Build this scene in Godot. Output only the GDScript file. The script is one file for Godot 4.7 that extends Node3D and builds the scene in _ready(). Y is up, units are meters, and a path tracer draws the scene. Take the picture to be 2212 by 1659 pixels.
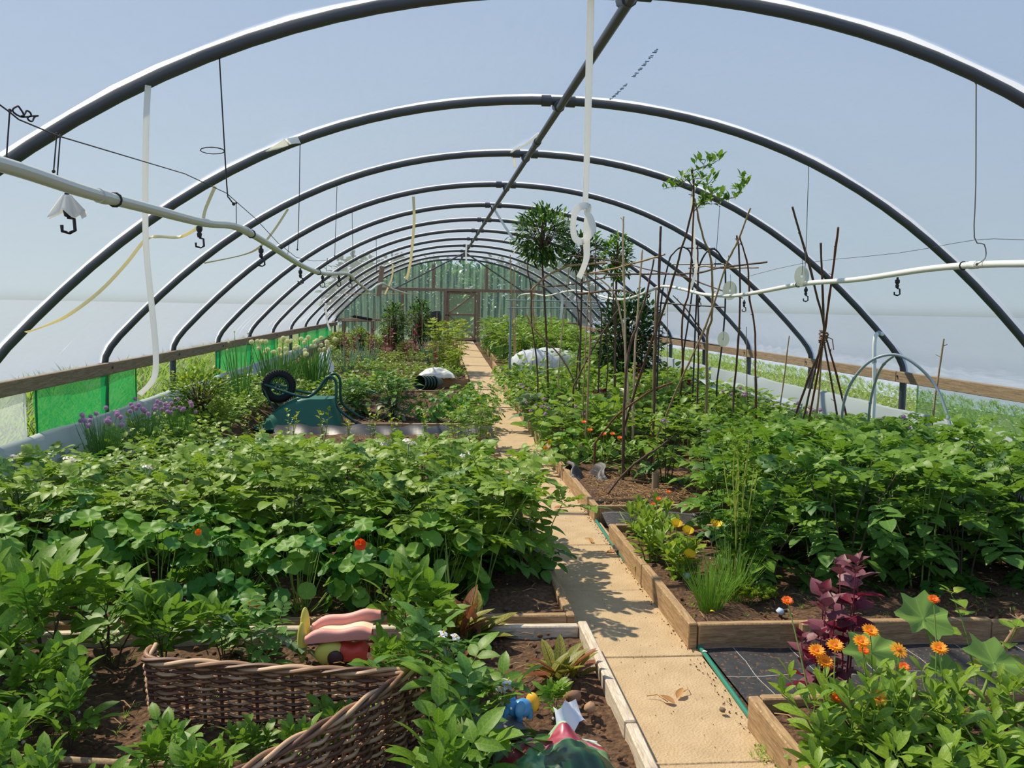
extends Node3D
# A planted polytunnel. Metres, y up; helper V(x, y, d): x to the right, d into the tunnel from the camera.

var R := RandomNumberGenerator.new()
var mats := {}
var tex := {}

class Geo:
	var v := PackedVector3Array()
	var uv := PackedVector2Array()
	var ix := PackedInt32Array()
	func p(a: Vector3, t := Vector2.ZERO) -> int:
		v.append(a); uv.append(t); return v.size() - 1
	func tri(a: int, b: int, c: int) -> void:
		ix.append(a); ix.append(b); ix.append(c)
	func quad(a: int, b: int, c: int, d: int) -> void:   # a b c d clockwise from outside
		tri(a, b, c); tri(a, c, d)
	func add(o: Geo, t: Transform3D) -> void:
		var n := v.size()
		v.append_array(t * o.v); uv.append_array(o.uv)
		for i in o.ix: ix.append(n + i)
	func tube(pts: Array, rad, sides := 6, caps := true) -> void:
		var n := pts.size()
		var up := Vector3.UP
		var d0: Vector3 = (pts[1] - pts[0]).normalized()
		if absf(d0.dot(up)) > 0.9: up = Vector3.RIGHT
		var s := d0.cross(up).normalized()
		var start := v.size()
		var run := 0.0
		for i in n:
			var d: Vector3 = (pts[mini(i + 1, n - 1)] - pts[maxi(i - 1, 0)]).normalized()
			s = (s - d * s.dot(d)).normalized()
			var q := d.cross(s)
			var r: float = rad[i] if rad is Array else rad
			if i > 0: run += pts[i].distance_to(pts[i - 1])
			for k in sides + 1:
				var a := TAU * k / sides
				p(pts[i] + (s * cos(a) + q * sin(a)) * r, Vector2(float(k) / sides, run))
		for i in n - 1:
			for k in sides:
				var a := start + i * (sides + 1) + k
				quad(a, a + 1, a + sides + 2, a + sides + 1)
		if caps:
			for e in [0, n - 1]:
				var c := p(pts[e])
				var o: int = start + e * (sides + 1)
				var ring := []
				for k in sides: ring.append(p(v[o + k]))
				for k in sides:
					if e == 0: tri(c, ring[(k + 1) % sides], ring[k])
					else: tri(c, ring[k], ring[(k + 1) % sides])
	func box(c: Vector3, size: Vector3, b := Basis(), ch := 0.0) -> void:
		# a box with chamfered edges; texture runs along its longest side
		var h := size / 2
		var ax := size.max_axis_index()
		for f in 6:
			var k := f / 2
			var sg := 1.0 if f % 2 == 0 else -1.0
			var i := (k + 1) % 3
			var j := (k + 2) % 3
			var q := []
			for e in [[-1, -1], [1, -1], [1, 1], [-1, 1]]:
				var w := Vector3.ZERO
				w[k] = h[k] * sg; w[i] = (h[i] - ch) * e[0]; w[j] = (h[j] - ch) * e[1]
				var t := Vector2(w[i], w[j]) if ax == i else Vector2(w[j], w[i])
				if ax == k: t = Vector2(w[i], w[j])
				q.append(p(c + b * w, t + Vector2(f * 0.31, f * 0.17)))
			if sg > 0: quad(q[0], q[3], q[2], q[1])
			else: quad(q[0], q[1], q[2], q[3])
		if ch > 0:
			for k in 3:
				var i := (k + 1) % 3
				var j := (k + 2) % 3
				for e in [[-1, -1], [1, -1], [1, 1], [-1, 1]]:
					var q := []
					for m in [[0, -1], [1, -1], [1, 1], [0, 1]]:
						var w := Vector3.ZERO
						w[k] = (h[k] - ch) * m[1]
						w[i] = (h[i] - (ch if m[0] == 1 else 0.0)) * e[0]
						w[j] = (h[j] - (0.0 if m[0] == 1 else ch)) * e[1]
						q.append(p(c + b * w, Vector2(w[j], w[k]) if ax == k else Vector2(w[k], w[i])))
					if e[0] * e[1] > 0: quad(q[0], q[3], q[2], q[1])
					else: quad(q[0], q[1], q[2], q[3])
			for e in 8:
				var g := Vector3(1 if e & 1 else -1, 1 if e & 2 else -1, 1 if e & 4 else -1)
				var q := []
				for k in 3:
					var w := (h - Vector3.ONE * ch) * g
					w[k] = h[k] * g[k]
					q.append(p(c + b * w))
				if g.x * g.y * g.z > 0: tri(q[0], q[2], q[1])
				else: tri(q[0], q[1], q[2])
	func lathe(prof: Array, sides: int, t := Transform3D()) -> void:   # prof: Vector2(radius, height) from the bottom up, outside
		var start := v.size()
		for i in prof.size():
			for k in sides + 1:
				var a := TAU * k / sides
				p(t * Vector3(cos(a) * prof[i].x, prof[i].y, sin(a) * prof[i].x), Vector2(float(k) / sides, float(i) / (prof.size() - 1)))
		for i in prof.size() - 1:
			for k in sides:
				var a := start + i * (sides + 1) + k
				quad(a, a + 1, a + sides + 2, a + sides + 1)
	func ball(c: Vector3, r: Vector3, rings := 5, sides := 8) -> void:
		var pr := []
		for i in rings + 1:
			var a := PI * i / rings
			pr.append(Vector2(sin(a), -cos(a)))
		lathe(pr, sides, Transform3D(Basis().scaled(r), c))
	func leaf(base: Vector3, dir: Vector3, up: Vector3, l: float, w: float, nl := 4, fold := 0.3, curl := 0.25, a := 0.75, b := 0.8) -> void:
		var x := dir.normalized()
		var s := x.cross(up).normalized()
		var y := s.cross(x)
		var st := v.size()
		for i in nl + 1:
			var t := float(i) / nl
			var hw := w * 0.5 * pow(maxf(sin(PI * pow(t, a)), 0.0), b)
			var c := base + x * (l * t) - y * (curl * l * t * t)
			p(c - s * hw + y * (hw * fold), Vector2(0, t)); p(c, Vector2(0.5, t)); p(c + s * hw + y * (hw * fold), Vector2(1, t))
		for i in nl:
			var o := st + i * 3
			for k in 2:
				if i > 0: tri(o + k, o + k + 3, o + k + 1)
				if i < nl - 1 or true: tri(o + k + 1, o + k + 3, o + k + 4)
	func mesh() -> ArrayMesh:
		var n := PackedVector3Array()
		n.resize(v.size())
		for i in range(0, ix.size(), 3):
			var a := v[ix[i]]
			var c := (v[ix[i + 2]] - a).cross(v[ix[i + 1]] - a)
			n[ix[i]] += c; n[ix[i + 1]] += c; n[ix[i + 2]] += c
		for i in n.size(): n[i] = n[i].normalized() if n[i].length_squared() > 1e-20 else Vector3.UP
		var arr := []
		arr.resize(Mesh.ARRAY_MAX)
		arr[Mesh.ARRAY_VERTEX] = v; arr[Mesh.ARRAY_NORMAL] = n; arr[Mesh.ARRAY_TEX_UV] = uv; arr[Mesh.ARRAY_INDEX] = ix
		var m := ArrayMesh.new()
		m.add_surface_from_arrays(Mesh.PRIMITIVE_TRIANGLES, arr)
		return m

func V(x: float, y: float, d: float) -> Vector3: return Vector3(x, y, -d)
func gy(d: float) -> float: return maxf(0.0, 0.03 * (d - 9.0))     # the site climbs gently towards the far door
func rf(a: float, b: float) -> float: return R.randf_range(a, b)
func dirv(yaw: float, pitch: float) -> Vector3: return Vector3(cos(yaw) * cos(pitch), sin(pitch), sin(yaw) * cos(pitch))
func fr(dir: Vector3, up := Vector3.UP) -> Basis:
	var x := dir.normalized()
	if absf(x.dot(up)) > 0.99: up = Vector3.RIGHT
	var z := x.cross(up).normalized()
	return Basis(x, z.cross(x), z)

func tagged(o: Node3D, label: String, cat: String, group := "", kind := "") -> Node3D:
	if label: o.set_meta("label", label)
	if cat: o.set_meta("category", cat)
	if group: o.set_meta("group", group)
	if kind: o.set_meta("kind", kind)
	return o
func thing(called: String, label: String, cat: String, at := Vector3.ZERO, yaw := 0.0, group := "") -> Node3D:
	var o := Node3D.new()
	o.name = called; add_child(o, true)
	o.position = at; o.rotation.y = yaw
	return tagged(o, label, cat, group)
func part(called: String, g, m: Material, parent: Node3D, t := Transform3D()) -> MeshInstance3D:
	var o := MeshInstance3D.new()
	o.name = called
	o.mesh = g.mesh() if g is Geo else g
	o.material_override = m
	o.transform = t
	parent.add_child(o, true)
	return o
func solo(called: String, g, m: Material, label: String, cat: String, at := Vector3.ZERO, group := "") -> MeshInstance3D:
	var o := part(called, g, m, self, Transform3D(Basis(), at))
	tagged(o, label, cat, group)
	return o
func struct(o: Node3D, kind := "structure") -> Node3D:
	o.set_meta("kind", kind); return o
func put(proto: Node3D, called: String, at: Vector3, yaw: float, s: float, label: String, cat: String, group := "") -> Node3D:
	var c: Node3D = proto.duplicate()
	c.name = called; add_child(c, true)
	c.position = at; c.rotation.y = yaw; c.scale = Vector3.ONE * s
	return tagged(c, label, cat, group)

func mat(key: String, c: Color, rough := 0.8, back := 0.0, extra := {}, textured := false) -> StandardMaterial3D:
	if mats.has(key): return mats[key]
	var m := StandardMaterial3D.new()
	m.resource_name = key; m.albedo_color = c; m.roughness = rough
	m.cull_mode = BaseMaterial3D.CULL_DISABLED
	if back > 0:
		# light that comes through keeps the colour of the sheet or leaf
		var l := c.srgb_to_linear()
		var top := maxf(l.r, maxf(l.g, l.b))
		m.backlight_enabled = true
		m.backlight = Color(l.r / top * back, l.g / top * back, l.b / top * back).linear_to_srgb() if not textured else Color(back, back, back).linear_to_srgb()
	for k in extra: m.set(k, extra[k])
	mats[key] = m
	return m
func C(r: int, g: int, b: int, a := 1.0) -> Color: return Color(r / 255.0, g / 255.0, b / 255.0, a)

func noise_tex(key: String, freq: float, a: Color, b: Color, oct := 4, normal := false, size := 512, kind := FastNoiseLite.TYPE_SIMPLEX_SMOOTH) -> Texture2D:
	if tex.has(key): return tex[key]
	var n := FastNoiseLite.new()
	n.seed = key.hash() % 1000; n.frequency = freq; n.fractal_octaves = oct; n.noise_type = kind
	var t := NoiseTexture2D.new()
	t.width = size; t.height = size; t.seamless = true; t.noise = n
	if normal: t.as_normal_map = true; t.bump_strength = 6.0
	else:
		var gr := Gradient.new()
		gr.set_color(0, a); gr.set_color(1, b)
		t.color_ramp = gr
	tex[key] = t
	return t
func tri_mat(key: String, t: Texture2D, scale: float, rough: float, nrm: Texture2D = null, nscale := 1.0, tint := Color.WHITE) -> StandardMaterial3D:
	if mats.has(key): return mats[key]
	var m := mat(key, tint, rough)
	m.albedo_texture = t; m.uv1_triplanar = true; m.uv1_world_triplanar = true; m.uv1_scale = Vector3.ONE * scale
	if nrm:
		m.normal_enabled = true; m.normal_texture = nrm; m.normal_scale = nscale
	return m

func veins(key: String, base: Color, vein: Color, n: int, blot := 0.08) -> ImageTexture:
	# a leaf: midrib along v, side veins slanting to the tip, mild mottling
	if tex.has(key): return tex[key]
	var im := Image.create(96, 160, false, Image.FORMAT_RGB8)
	var ns := FastNoiseLite.new()
	ns.seed = 5; ns.frequency = 0.06
	for y in 160:
		for x in 96:
			var u := absf(x / 95.0 - 0.5) * 2.0
			var t := y / 159.0
			var k := smoothstep(0.10, 0.02, u)
			var f := fposmod((t - u * 0.16) * n, 1.0)
			k = maxf(k, smoothstep(0.16, 0.0, absf(f - 0.5)) * 0.6 * smoothstep(1.0, 0.5, u))
			var c := base.lerp(vein, k)
			var q := 1.0 + ns.get_noise_2d(x, y) * blot * 2.0
			im.set_pixel(x, y, Color(c.r * q, c.g * q, c.b * q))
	tex[key] = ImageTexture.create_from_image(im)
	return tex[key]
func leafmat(key: String, c: Color, back := 0.5, rough := 0.46, t: Texture2D = null) -> StandardMaterial3D:
	var m := mat(key, c, rough, back, {"metallic_specular": 0.45}, true)
	if m.albedo_texture == null: m.albedo_texture = t if t else veins("plain_veins", Color(0.86, 0.86, 0.86), Color(1, 1, 0.9), 6)
	return m
func wood(key: String, a: Color, b: Color, rough := 0.85) -> StandardMaterial3D:
	if mats.has(key): return mats[key]
	var im := Image.create(512, 128, false, Image.FORMAT_RGB8)
	var n := FastNoiseLite.new()
	n.seed = key.hash() % 997; n.frequency = 0.02
	var n2 := FastNoiseLite.new()
	n2.seed = 3; n2.frequency = 0.3
	for y in 128:
		for x in 512:
			var w := n.get_noise_2d(x * 0.35, y * 4.0)
			var g := 0.5 + 0.5 * sin((y * 0.45 + w * 9.0))
			var f := clampf(0.35 * g + 0.45 * (w + 0.5) + 0.25 * (n2.get_noise_2d(x * 0.15, y) + 0.5), 0, 1)
			im.set_pixel(x, y, a.lerp(b, f))
	var m := mat(key, Color.WHITE, rough)
	m.albedo_texture = ImageTexture.create_from_image(im)
	m.uv1_scale = Vector3(1.1, 4.5, 1)
	return m

# ---------------------------------------------------------------- camera, sky, sun
const APEX_X := 0.816
const APEX := 2.926
const HALF := 3.637
const Z0 := 1.758      # distance of the hoop nearest the camera; the next ones follow every two metres
const ENDD := 25.76

func camera_and_light() -> void:
	var cam := Camera3D.new()
	cam.name = "camera"
	cam.fov = 47.984; cam.near = 0.05; cam.far = 400.0
	cam.transform = Transform3D(Basis(Vector3(0.99555, 0.01803, 0.09249), Vector3(-0.00955, 0.99578, -0.09124), Vector3(-0.09375, 0.08995, 0.99152)).orthonormalized(), V(0, 1.58, 0))
	add_child(cam)
	cam.current = true
	var we := WorldEnvironment.new()
	we.name = "environment"
	var e := Environment.new()
	e.background_mode = Environment.BG_SKY
	var sk := ProceduralSkyMaterial.new()
	sk.sky_top_color = C(98, 145, 210); sk.sky_horizon_color = C(190, 204, 214); sk.sky_curve = 0.22
	sk.ground_bottom_color = C(150, 155, 150); sk.ground_horizon_color = C(172, 178, 176)
	sk.sun_angle_max = 30.0; sk.sun_curve = 0.1
	sk.sky_energy_multiplier = 1.15
	var s := Sky.new()
	s.sky_material = sk
	e.sky = s
	e.tonemap_mode = Environment.TONE_MAPPER_LINEAR
	e.tonemap_exposure = 1.0
	e.sdfgi_enabled = true; e.ssao_enabled = true; e.ssil_enabled = true
	we.environment = e
	add_child(we)
	var sun := DirectionalLight3D.new()
	sun.name = "sun"
	sun.light_color = C(255, 244, 222); sun.light_energy = 3.3
	sun.light_angular_distance = 1.0; sun.shadow_enabled = true
	sun.sky_mode = DirectionalLight3D.SKY_MODE_LIGHT_ONLY
	add_child(sun)
	sun.look_at_from_position(V(-0.56, 1.0, 0.48), Vector3.ZERO)

# ---------------------------------------------------------------- the tunnel
func hy(x: float) -> float:      # height of the hoops x metres from the ridge
	var q := x * x
	return APEX - (0.10124 * q + 0.004132 * q * q - 0.0001052 * q * q * q)
func hoop_pts(off := 0.0, n := 40) -> Array:
	var a := []
	for i in n + 1:
		var x := lerpf(-3.5, 3.5, float(i) / n)
		var sl := (hy(x + 0.01) - hy(x - 0.01)) / 0.02
		var nn := Vector2(-sl, 1).normalized() * off
		a.append(Vector2(x + nn.x, hy(x) + nn.y))
	var ends := [Vector2(3.575 + off, 1.165 + off * 0.4), Vector2(3.62 + off, 1.08), Vector2(3.637 + off, 0.97)]
	var out := []
	for e in [ends[2], ends[1], ends[0]]: out.append(Vector2(-e.x, e.y))
	out.append_array(a)
	out.append_array(ends)
	return out

func tunnel() -> void:
	var steel := mat("galvanised_steel", C(78, 82, 90), 0.45, 0, {"metallic": 0.5})
	var tape := mat("white_foam_tape", C(244, 245, 244), 0.6, 1.2)
	var film := mat("clear_polythene", Color(0.80, 0.83, 0.86, 0.50), 0.38, 0.26, {"transparency": BaseMaterial3D.TRANSPARENCY_ALPHA, "metallic_specular": 0.35})
	film.normal_enabled = true
	film.normal_texture = noise_tex("film_n", 0.012, Color.BLACK, Color.WHITE, 3, true)
	film.normal_scale = 0.7; film.uv1_scale = Vector3(0.35, 2.2, 1)
	var bolt := mat("rusty_bolt", C(96, 88, 80), 0.6, 0, {"metallic": 0.5})
	for k in 13:
		var d := Z0 + 2.0 * k
		var far: bool = k == 12
		var lab: String = ["nearest", "first", "second", "third", "fourth", "fifth", "sixth", "seventh", "eighth", "ninth", "tenth", "eleventh", "twelfth"][k]
		var h := thing("tunnel_hoop", "grey steel tunnel hoop, %s arch counting from the camera to the far door" % lab, "hoop", V(APEX_X, 0, d), 0, "steel tunnel hoops")
		var g := Geo.new()
		var pts := []
		for q in hoop_pts(): pts.append(Vector3(q.x, q.y, 0))
		g.tube(pts, 0.027, 10)
		part("arch_tube", g, steel, h)
		for s in [-1, 1]:
			g = Geo.new()
			g.tube([Vector3(s * HALF, 1.0, 0), Vector3(s * HALF, -0.1, 0)], 0.032, 10)
			part("ground_post", g, steel, h)
			g = Geo.new()
			g.box(Vector3(s * (HALF - 0.0), 1.0, 0), Vector3(0.09, 0.05, 0.085), Basis(), 0.008)
			g.tube([Vector3(s * (HALF - 0.05), 0.99, 0.03), Vector3(s * (HALF - 0.09), 0.99, 0.03)], 0.012, 6)
			part("foot_clamp", g, bolt, h)
		if not far:
			g = Geo.new()
			var a := hoop_pts(0.03)
			for i in a.size():
				var w := 0.042 + 0.010 * sin(i * 1.7 + k)
				g.p(Vector3(a[i].x, a[i].y, -w), Vector2(0, i)); g.p(Vector3(a[i].x, a[i].y + 0.006, 0), Vector2(0.5, i)); g.p(Vector3(a[i].x, a[i].y, w), Vector2(1, i))
			for i in a.size() - 1:
				for c in 2: g.quad(i * 3 + c, i * 3 + c + 1, i * 3 + c + 4, i * 3 + c + 3)
			part("foam_tape", g, tape, h)
			g = Geo.new()
			for s in [-1, 1]:
				g.tube([Vector3(s * 0.05, hy(0.05), 0), Vector3(s * 0.11, hy(0.1), 0)], 0.037, 10)
			g.tube([Vector3(0, APEX - 0.02, -0.06), Vector3(0, APEX - 0.05, 0.06)], 0.036, 10)
			part("ridge_clamp", g, steel, h)
	# ridge pole
	var rp := thing("ridge_pole", "long grey steel ridge pole running under the tops of all hoops", "pole")
	for k in 4:
		var g := Geo.new()
		var d0 := 0.6 + k * 6.3
		g.tube([V(APEX_X, APEX - 0.058, d0), V(APEX_X, APEX - 0.058, d0 + 6.3)], 0.024, 10)
		part("pole_section", g, steel, rp)
		g = Geo.new()
		g.tube([V(APEX_X, APEX - 0.058, d0 + 6.25), V(APEX_X, APEX - 0.058, d0 + 6.36)], 0.031, 10)
		part("pole_joint", g, steel, rp)
	var g := Geo.new()
	g.tube([V(APEX_X - 0.02, APEX - 0.06, 21.6), V(APEX_X - 1.9, 2.02, 25.6)], 0.02, 8)
	part("brace", g, steel, rp)
	g = Geo.new()
	g.tube([V(APEX_X + 0.02, APEX - 0.06, 21.6), V(APEX_X + 1.9, 2.0, 25.6)], 0.02, 8)
	part("brace", g, steel, rp)
	# the cover: one sheet over all hoops, sagging a little between them and crinkled by the rails
	g = Geo.new()
	var a := hoop_pts(0.036, 36)
	var dens := 14
	var rows := 12 * dens + dens
	var ns := FastNoiseLite.new()
	ns.seed = 8; ns.frequency = 0.9
	for r in rows + 1:
		var d := Z0 - 2.0 + 2.0 * r / dens
		var f := fposmod(float(r) / dens, 1.0)
		var sag := -0.035 * 4.0 * f * (1.0 - f)
		for i in a.size():
			var s := float(i) / (a.size() - 1)
			var e: float = minf(s, 1 - s)
			var out := Vector2(a[i].x * 0.12, 1).normalized()
			var rip: float = sag * smoothstep(0.0, 0.15, e) + 0.014 * ns.get_noise_2d(d * 4.0, s * 6.0) + 0.022 * sin(d * 21.0 + s * 15.0) * smoothstep(0.13, 0.03, e) * smoothstep(0.0, 0.02, e) * 4.0 * f * (1 - f)
			g.p(V(APEX_X + a[i].x + out.x * rip, a[i].y + out.y * rip, d), Vector2(d * 0.5, s * 4.0))
	for r in rows:
		for i in a.size() - 1:
			var o := r * a.size() + i
			g.quad(o, o + 1, o + a.size() + 1, o + a.size())
	var cover := part("ceiling", g, film, self)
	struct(cover)
	g = Geo.new()      # a faded line of blue print along the sheet, too blurred to read
	for i in 46:
		if i % 9 in [3, 7] or (i > 21 and i < 27): continue
		var d := 4.40 + i * 0.0255
		var y := hy(0.304) - 0.004 - 0.035 * 4.0 * ((d - Z0 - 2.0) / 2.0) * (1.0 - (d - Z0 - 2.0) / 2.0)
		g.box(V(1.12, y, d), Vector3(0.010 + 0.006 * (i % 3), 0.001, 0.014))
	part("printed_line", g, mat("blue_print", C(92, 128, 178), 0.7), cover).set_meta("kind", "stuff")
	# timber base rails, one length per bay, and the white skirting sheet
	var rail := wood("rail_wood", C(112, 92, 70), C(160, 140, 112))
	var white := mat("white_sheet", C(150, 160, 162), 0.5, 0.25)
	for s in [-1, 1]:
		var tr := Node3D.new()
		tr.name = "trim_1" if s < 0 else "trim_2"
		add_child(tr); struct(tr)
		for k in 13:
			var d0 := Z0 - 2.0 + 2.0 * k
			var b := Geo.new()
			b.box(V(APEX_X + s * (HALF - 0.055), 0.982, d0 + 1.0), Vector3(0.045, 0.1, 1.992), Basis(), 0.004)
			part("rail_plank", b, rail, tr)
		var b := Geo.new()
		var n := 120
		for i in n + 1:
			var d := Z0 - 2.0 + 26.0 * i / n
			var w := 0.012 * sin(d * 2.3) + 0.008 * sin(d * 7.0)
			var topy := 0.62 if s < 0 else 0.69
			for q in [[HALF - 0.07, topy], [HALF - 0.12 - w, topy - 0.012], [HALF - 0.16 - w * 2, topy - 0.16], [HALF - 0.22 - w, topy - 0.34], [HALF - 0.3, topy - 0.62]]:
				b.p(V(APEX_X + s * q[0], q[1] + w * 0.6, d), Vector2(d, q[1]))
		for i in n:
			for q in 4:
				var o := i * 5 + q
				b.quad(o, o + 1, o + 6, o + 5)
		struct(part("baseboard_left" if s < 0 else "baseboard_right", b, white, self))
	# green netting and clear screens in the side openings
	var net := mat("green_netting", Color(0.03, 0.33, 0.15, 0.82), 0.7, 0.36, {"transparency": BaseMaterial3D.TRANSPARENCY_ALPHA})
	var thin := mat("thin_green_netting", Color(0.04, 0.30, 0.15, 0.42), 0.7, 0.5, {"transparency": BaseMaterial3D.TRANSPARENCY_ALPHA})
	var dusty := mat("dusty_polythene", Color(0.7, 0.72, 0.72, 0.55), 0.5, 0.8, {"transparency": BaseMaterial3D.TRANSPARENCY_ALPHA})
	for q in [[-1, 6.35, 8.45, net, "bright green wind netting by the purple chives", 0.62], [-1, 11.5, 16.0, net, "bright green wind netting behind the tall onion stems", 0.62], [-1, 18.6, 24.6, net, "bright green wind netting far along by the back corner", 0.62], [1, 3.2, 7.45, thin, "thin dark green netting over the daisies beside the small pipe hoops", 0.69], [-1, 4.4, 6.2, dusty, "dusty clear polythene flap beside the green netting at the left edge", 0.62]]:
		var b := Geo.new()
		var n := int((q[2] - q[1]) * 8)
		for i in n + 1:
			var d := lerpf(q[1], q[2], float(i) / n)
			for j in 4:
				var y := lerpf(0.95, q[5] - 0.02, j / 3.0)
				b.p(V(APEX_X + q[0] * (HALF - 0.035 + 0.012 * sin(d * 3.1 + j)), y, d), Vector2(d, y))
		for i in n:
			for j in 3:
				var o := i * 4 + j
				b.quad(o, o + 1, o + 5, o + 4)
		var nn := thing("wind_netting", q[4], "netting")
		part("net_sheet", b, q[3], nn)
		b = Geo.new()
		b.tube([V(APEX_X + q[0] * (HALF - 0.04), 0.945, q[1] + 0.01), V(APEX_X + q[0] * (HALF - 0.04), q[5] - 0.02, q[1] + 0.01)], 0.008, 5)
		part("hem", b, q[3], nn)
		b = Geo.new()
		b.tube([V(APEX_X + q[0] * (HALF - 0.04), 0.945, q[2] - 0.01), V(APEX_X + q[0] * (HALF - 0.04), q[5] - 0.02, q[2] - 0.01)], 0.008, 5)
		part("hem", b, q[3], nn)
	end_wall()

func end_wall() -> void:
	var old := wood("end_timber", C(118, 96, 78), C(168, 146, 126))
	var endf := mat("end_polythene", Color(0.60, 0.72, 0.64, 0.40), 0.4, 0.42, {"transparency": BaseMaterial3D.TRANSPARENCY_ALPHA})
	# pleated sheet, cut to the arch, open at the door
	var g := Geo.new()
	var a := hoop_pts(0.0, 40)
	var n := 260
	for i in n + 1:
		var x := lerpf(-3.6, 3.6, float(i) / n)
		var top := hy(x) if absf(x) < 3.5 else lerpf(1.26, 1.0, (absf(x) - 3.5) / 0.1)
		var xa := x + APEX_X
		var bot := 1.98 if xa > 0.44 and xa < 1.34 else 0.3
		for j in 9:
			var y := lerpf(bot, maxf(top, bot), j / 8.0)
			var pl := 0.022 * sin(x * 31.0 + sin(y * 1.3 + x) * 1.5) + 0.018 * sin(x * 67.0 + y * 0.7) + 0.02 * sin(x * 9.0)
			g.p(V(xa, y, ENDD + 0.06 + pl), Vector2(x, y))
	for i in n:
		for j in 8:
			var o := i * 9 + j
			g.quad(o, o + 1, o + 10, o + 9)
	struct(part("wall_end", g, endf, self))
	var fr_ := Node3D.new()
	fr_.name = "trim_3"; add_child(fr_); struct(fr_)
	for q in [[Vector3(0.85, 2.02, 0), Vector3(4.9, 0.09, 0.07)], [Vector3(0.05, 2.4, 0), Vector3(0.09, 0.72, 0.06)], [Vector3(1.62, 2.42, 0), Vector3(0.09, 0.74, 0.06)], [Vector3(0.40, 1.25, 0), Vector3(0.1, 1.5, 0.08)], [Vector3(1.39, 1.25, 0), Vector3(0.1, 1.5, 0.08)], [Vector3(-0.85, 1.25, 0), Vector3(0.09, 1.5, 0.06)], [Vector3(3.0, 1.25, 0), Vector3(0.09, 1.5, 0.06)], [Vector3(-1.2, 1.1, 0), Vector3(3.1, 0.07, 0.06)], [Vector3(2.9, 1.08, 0), Vector3(3.0, 0.07, 0.06)]]:
		var b := Geo.new()
		b.box(V(q[0].x, q[0].y, ENDD - 0.03), q[1], Basis(), 0.006)
		part("timber", b, old, fr_)
	# the door
	var dr := Node3D.new()
	dr.name = "door_1"; add_child(dr); struct(dr)
	var pane := mat("door_polythene", Color(0.6, 0.72, 0.6, 0.26), 0.4, 0.5, {"transparency": BaseMaterial3D.TRANSPARENCY_ALPHA})
	for q in [[Vector3(0.49, 1.25, 0), Vector3(0.06, 1.4, 0.04)], [Vector3(1.29, 1.25, 0), Vector3(0.06, 1.4, 0.04)], [Vector3(0.89, 1.93, 0), Vector3(0.74, 0.06, 0.04)], [Vector3(0.89, 1.30, 0), Vector3(0.74, 0.06, 0.04)], [Vector3(0.89, 0.58, 0), Vector3(0.74, 0.08, 0.04)]]:
		var b := Geo.new()
		b.box(V(q[0].x, q[0].y, ENDD - 0.01), q[1], Basis(), 0.004)
		part("door_frame", b, old, dr)
	for q in [[V(0.52, 1.33, ENDD - 0.02), V(1.26, 1.9, ENDD - 0.02)], [V(0.52, 1.27, ENDD - 0.02), V(1.26, 0.62, ENDD - 0.02)]]:
		var b := Geo.new()
		var dv: Vector3 = q[1] - q[0]
		b.box((q[0] + q[1]) / 2, Vector3(dv.length(), 0.05, 0.03), Basis(Vector3(0, 0, 1), atan2(dv.y, dv.x)), 0.004)
		part("door_brace", b, old, dr)
	g = Geo.new()
	for i in 9:
		for j in 6: g.p(V(0.5 + 0.1 * i, 0.56 + 0.28 * j, ENDD + 0.015 + 0.006 * sin(i * 2.0 + j)))
	for i in 8:
		for j in 5: g.quad(i * 6 + j, i * 6 + j + 1, i * 6 + j + 7, i * 6 + j + 6)
	part("door_sheet", g, pane, dr)
	g = Geo.new()
	g.box(V(0.47, 1.28, ENDD - 0.06), Vector3(0.12, 0.035, 0.03), Basis(), 0.004)
	part("latch", g, mat("black_iron", C(28, 28, 28), 0.6), dr)

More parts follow.
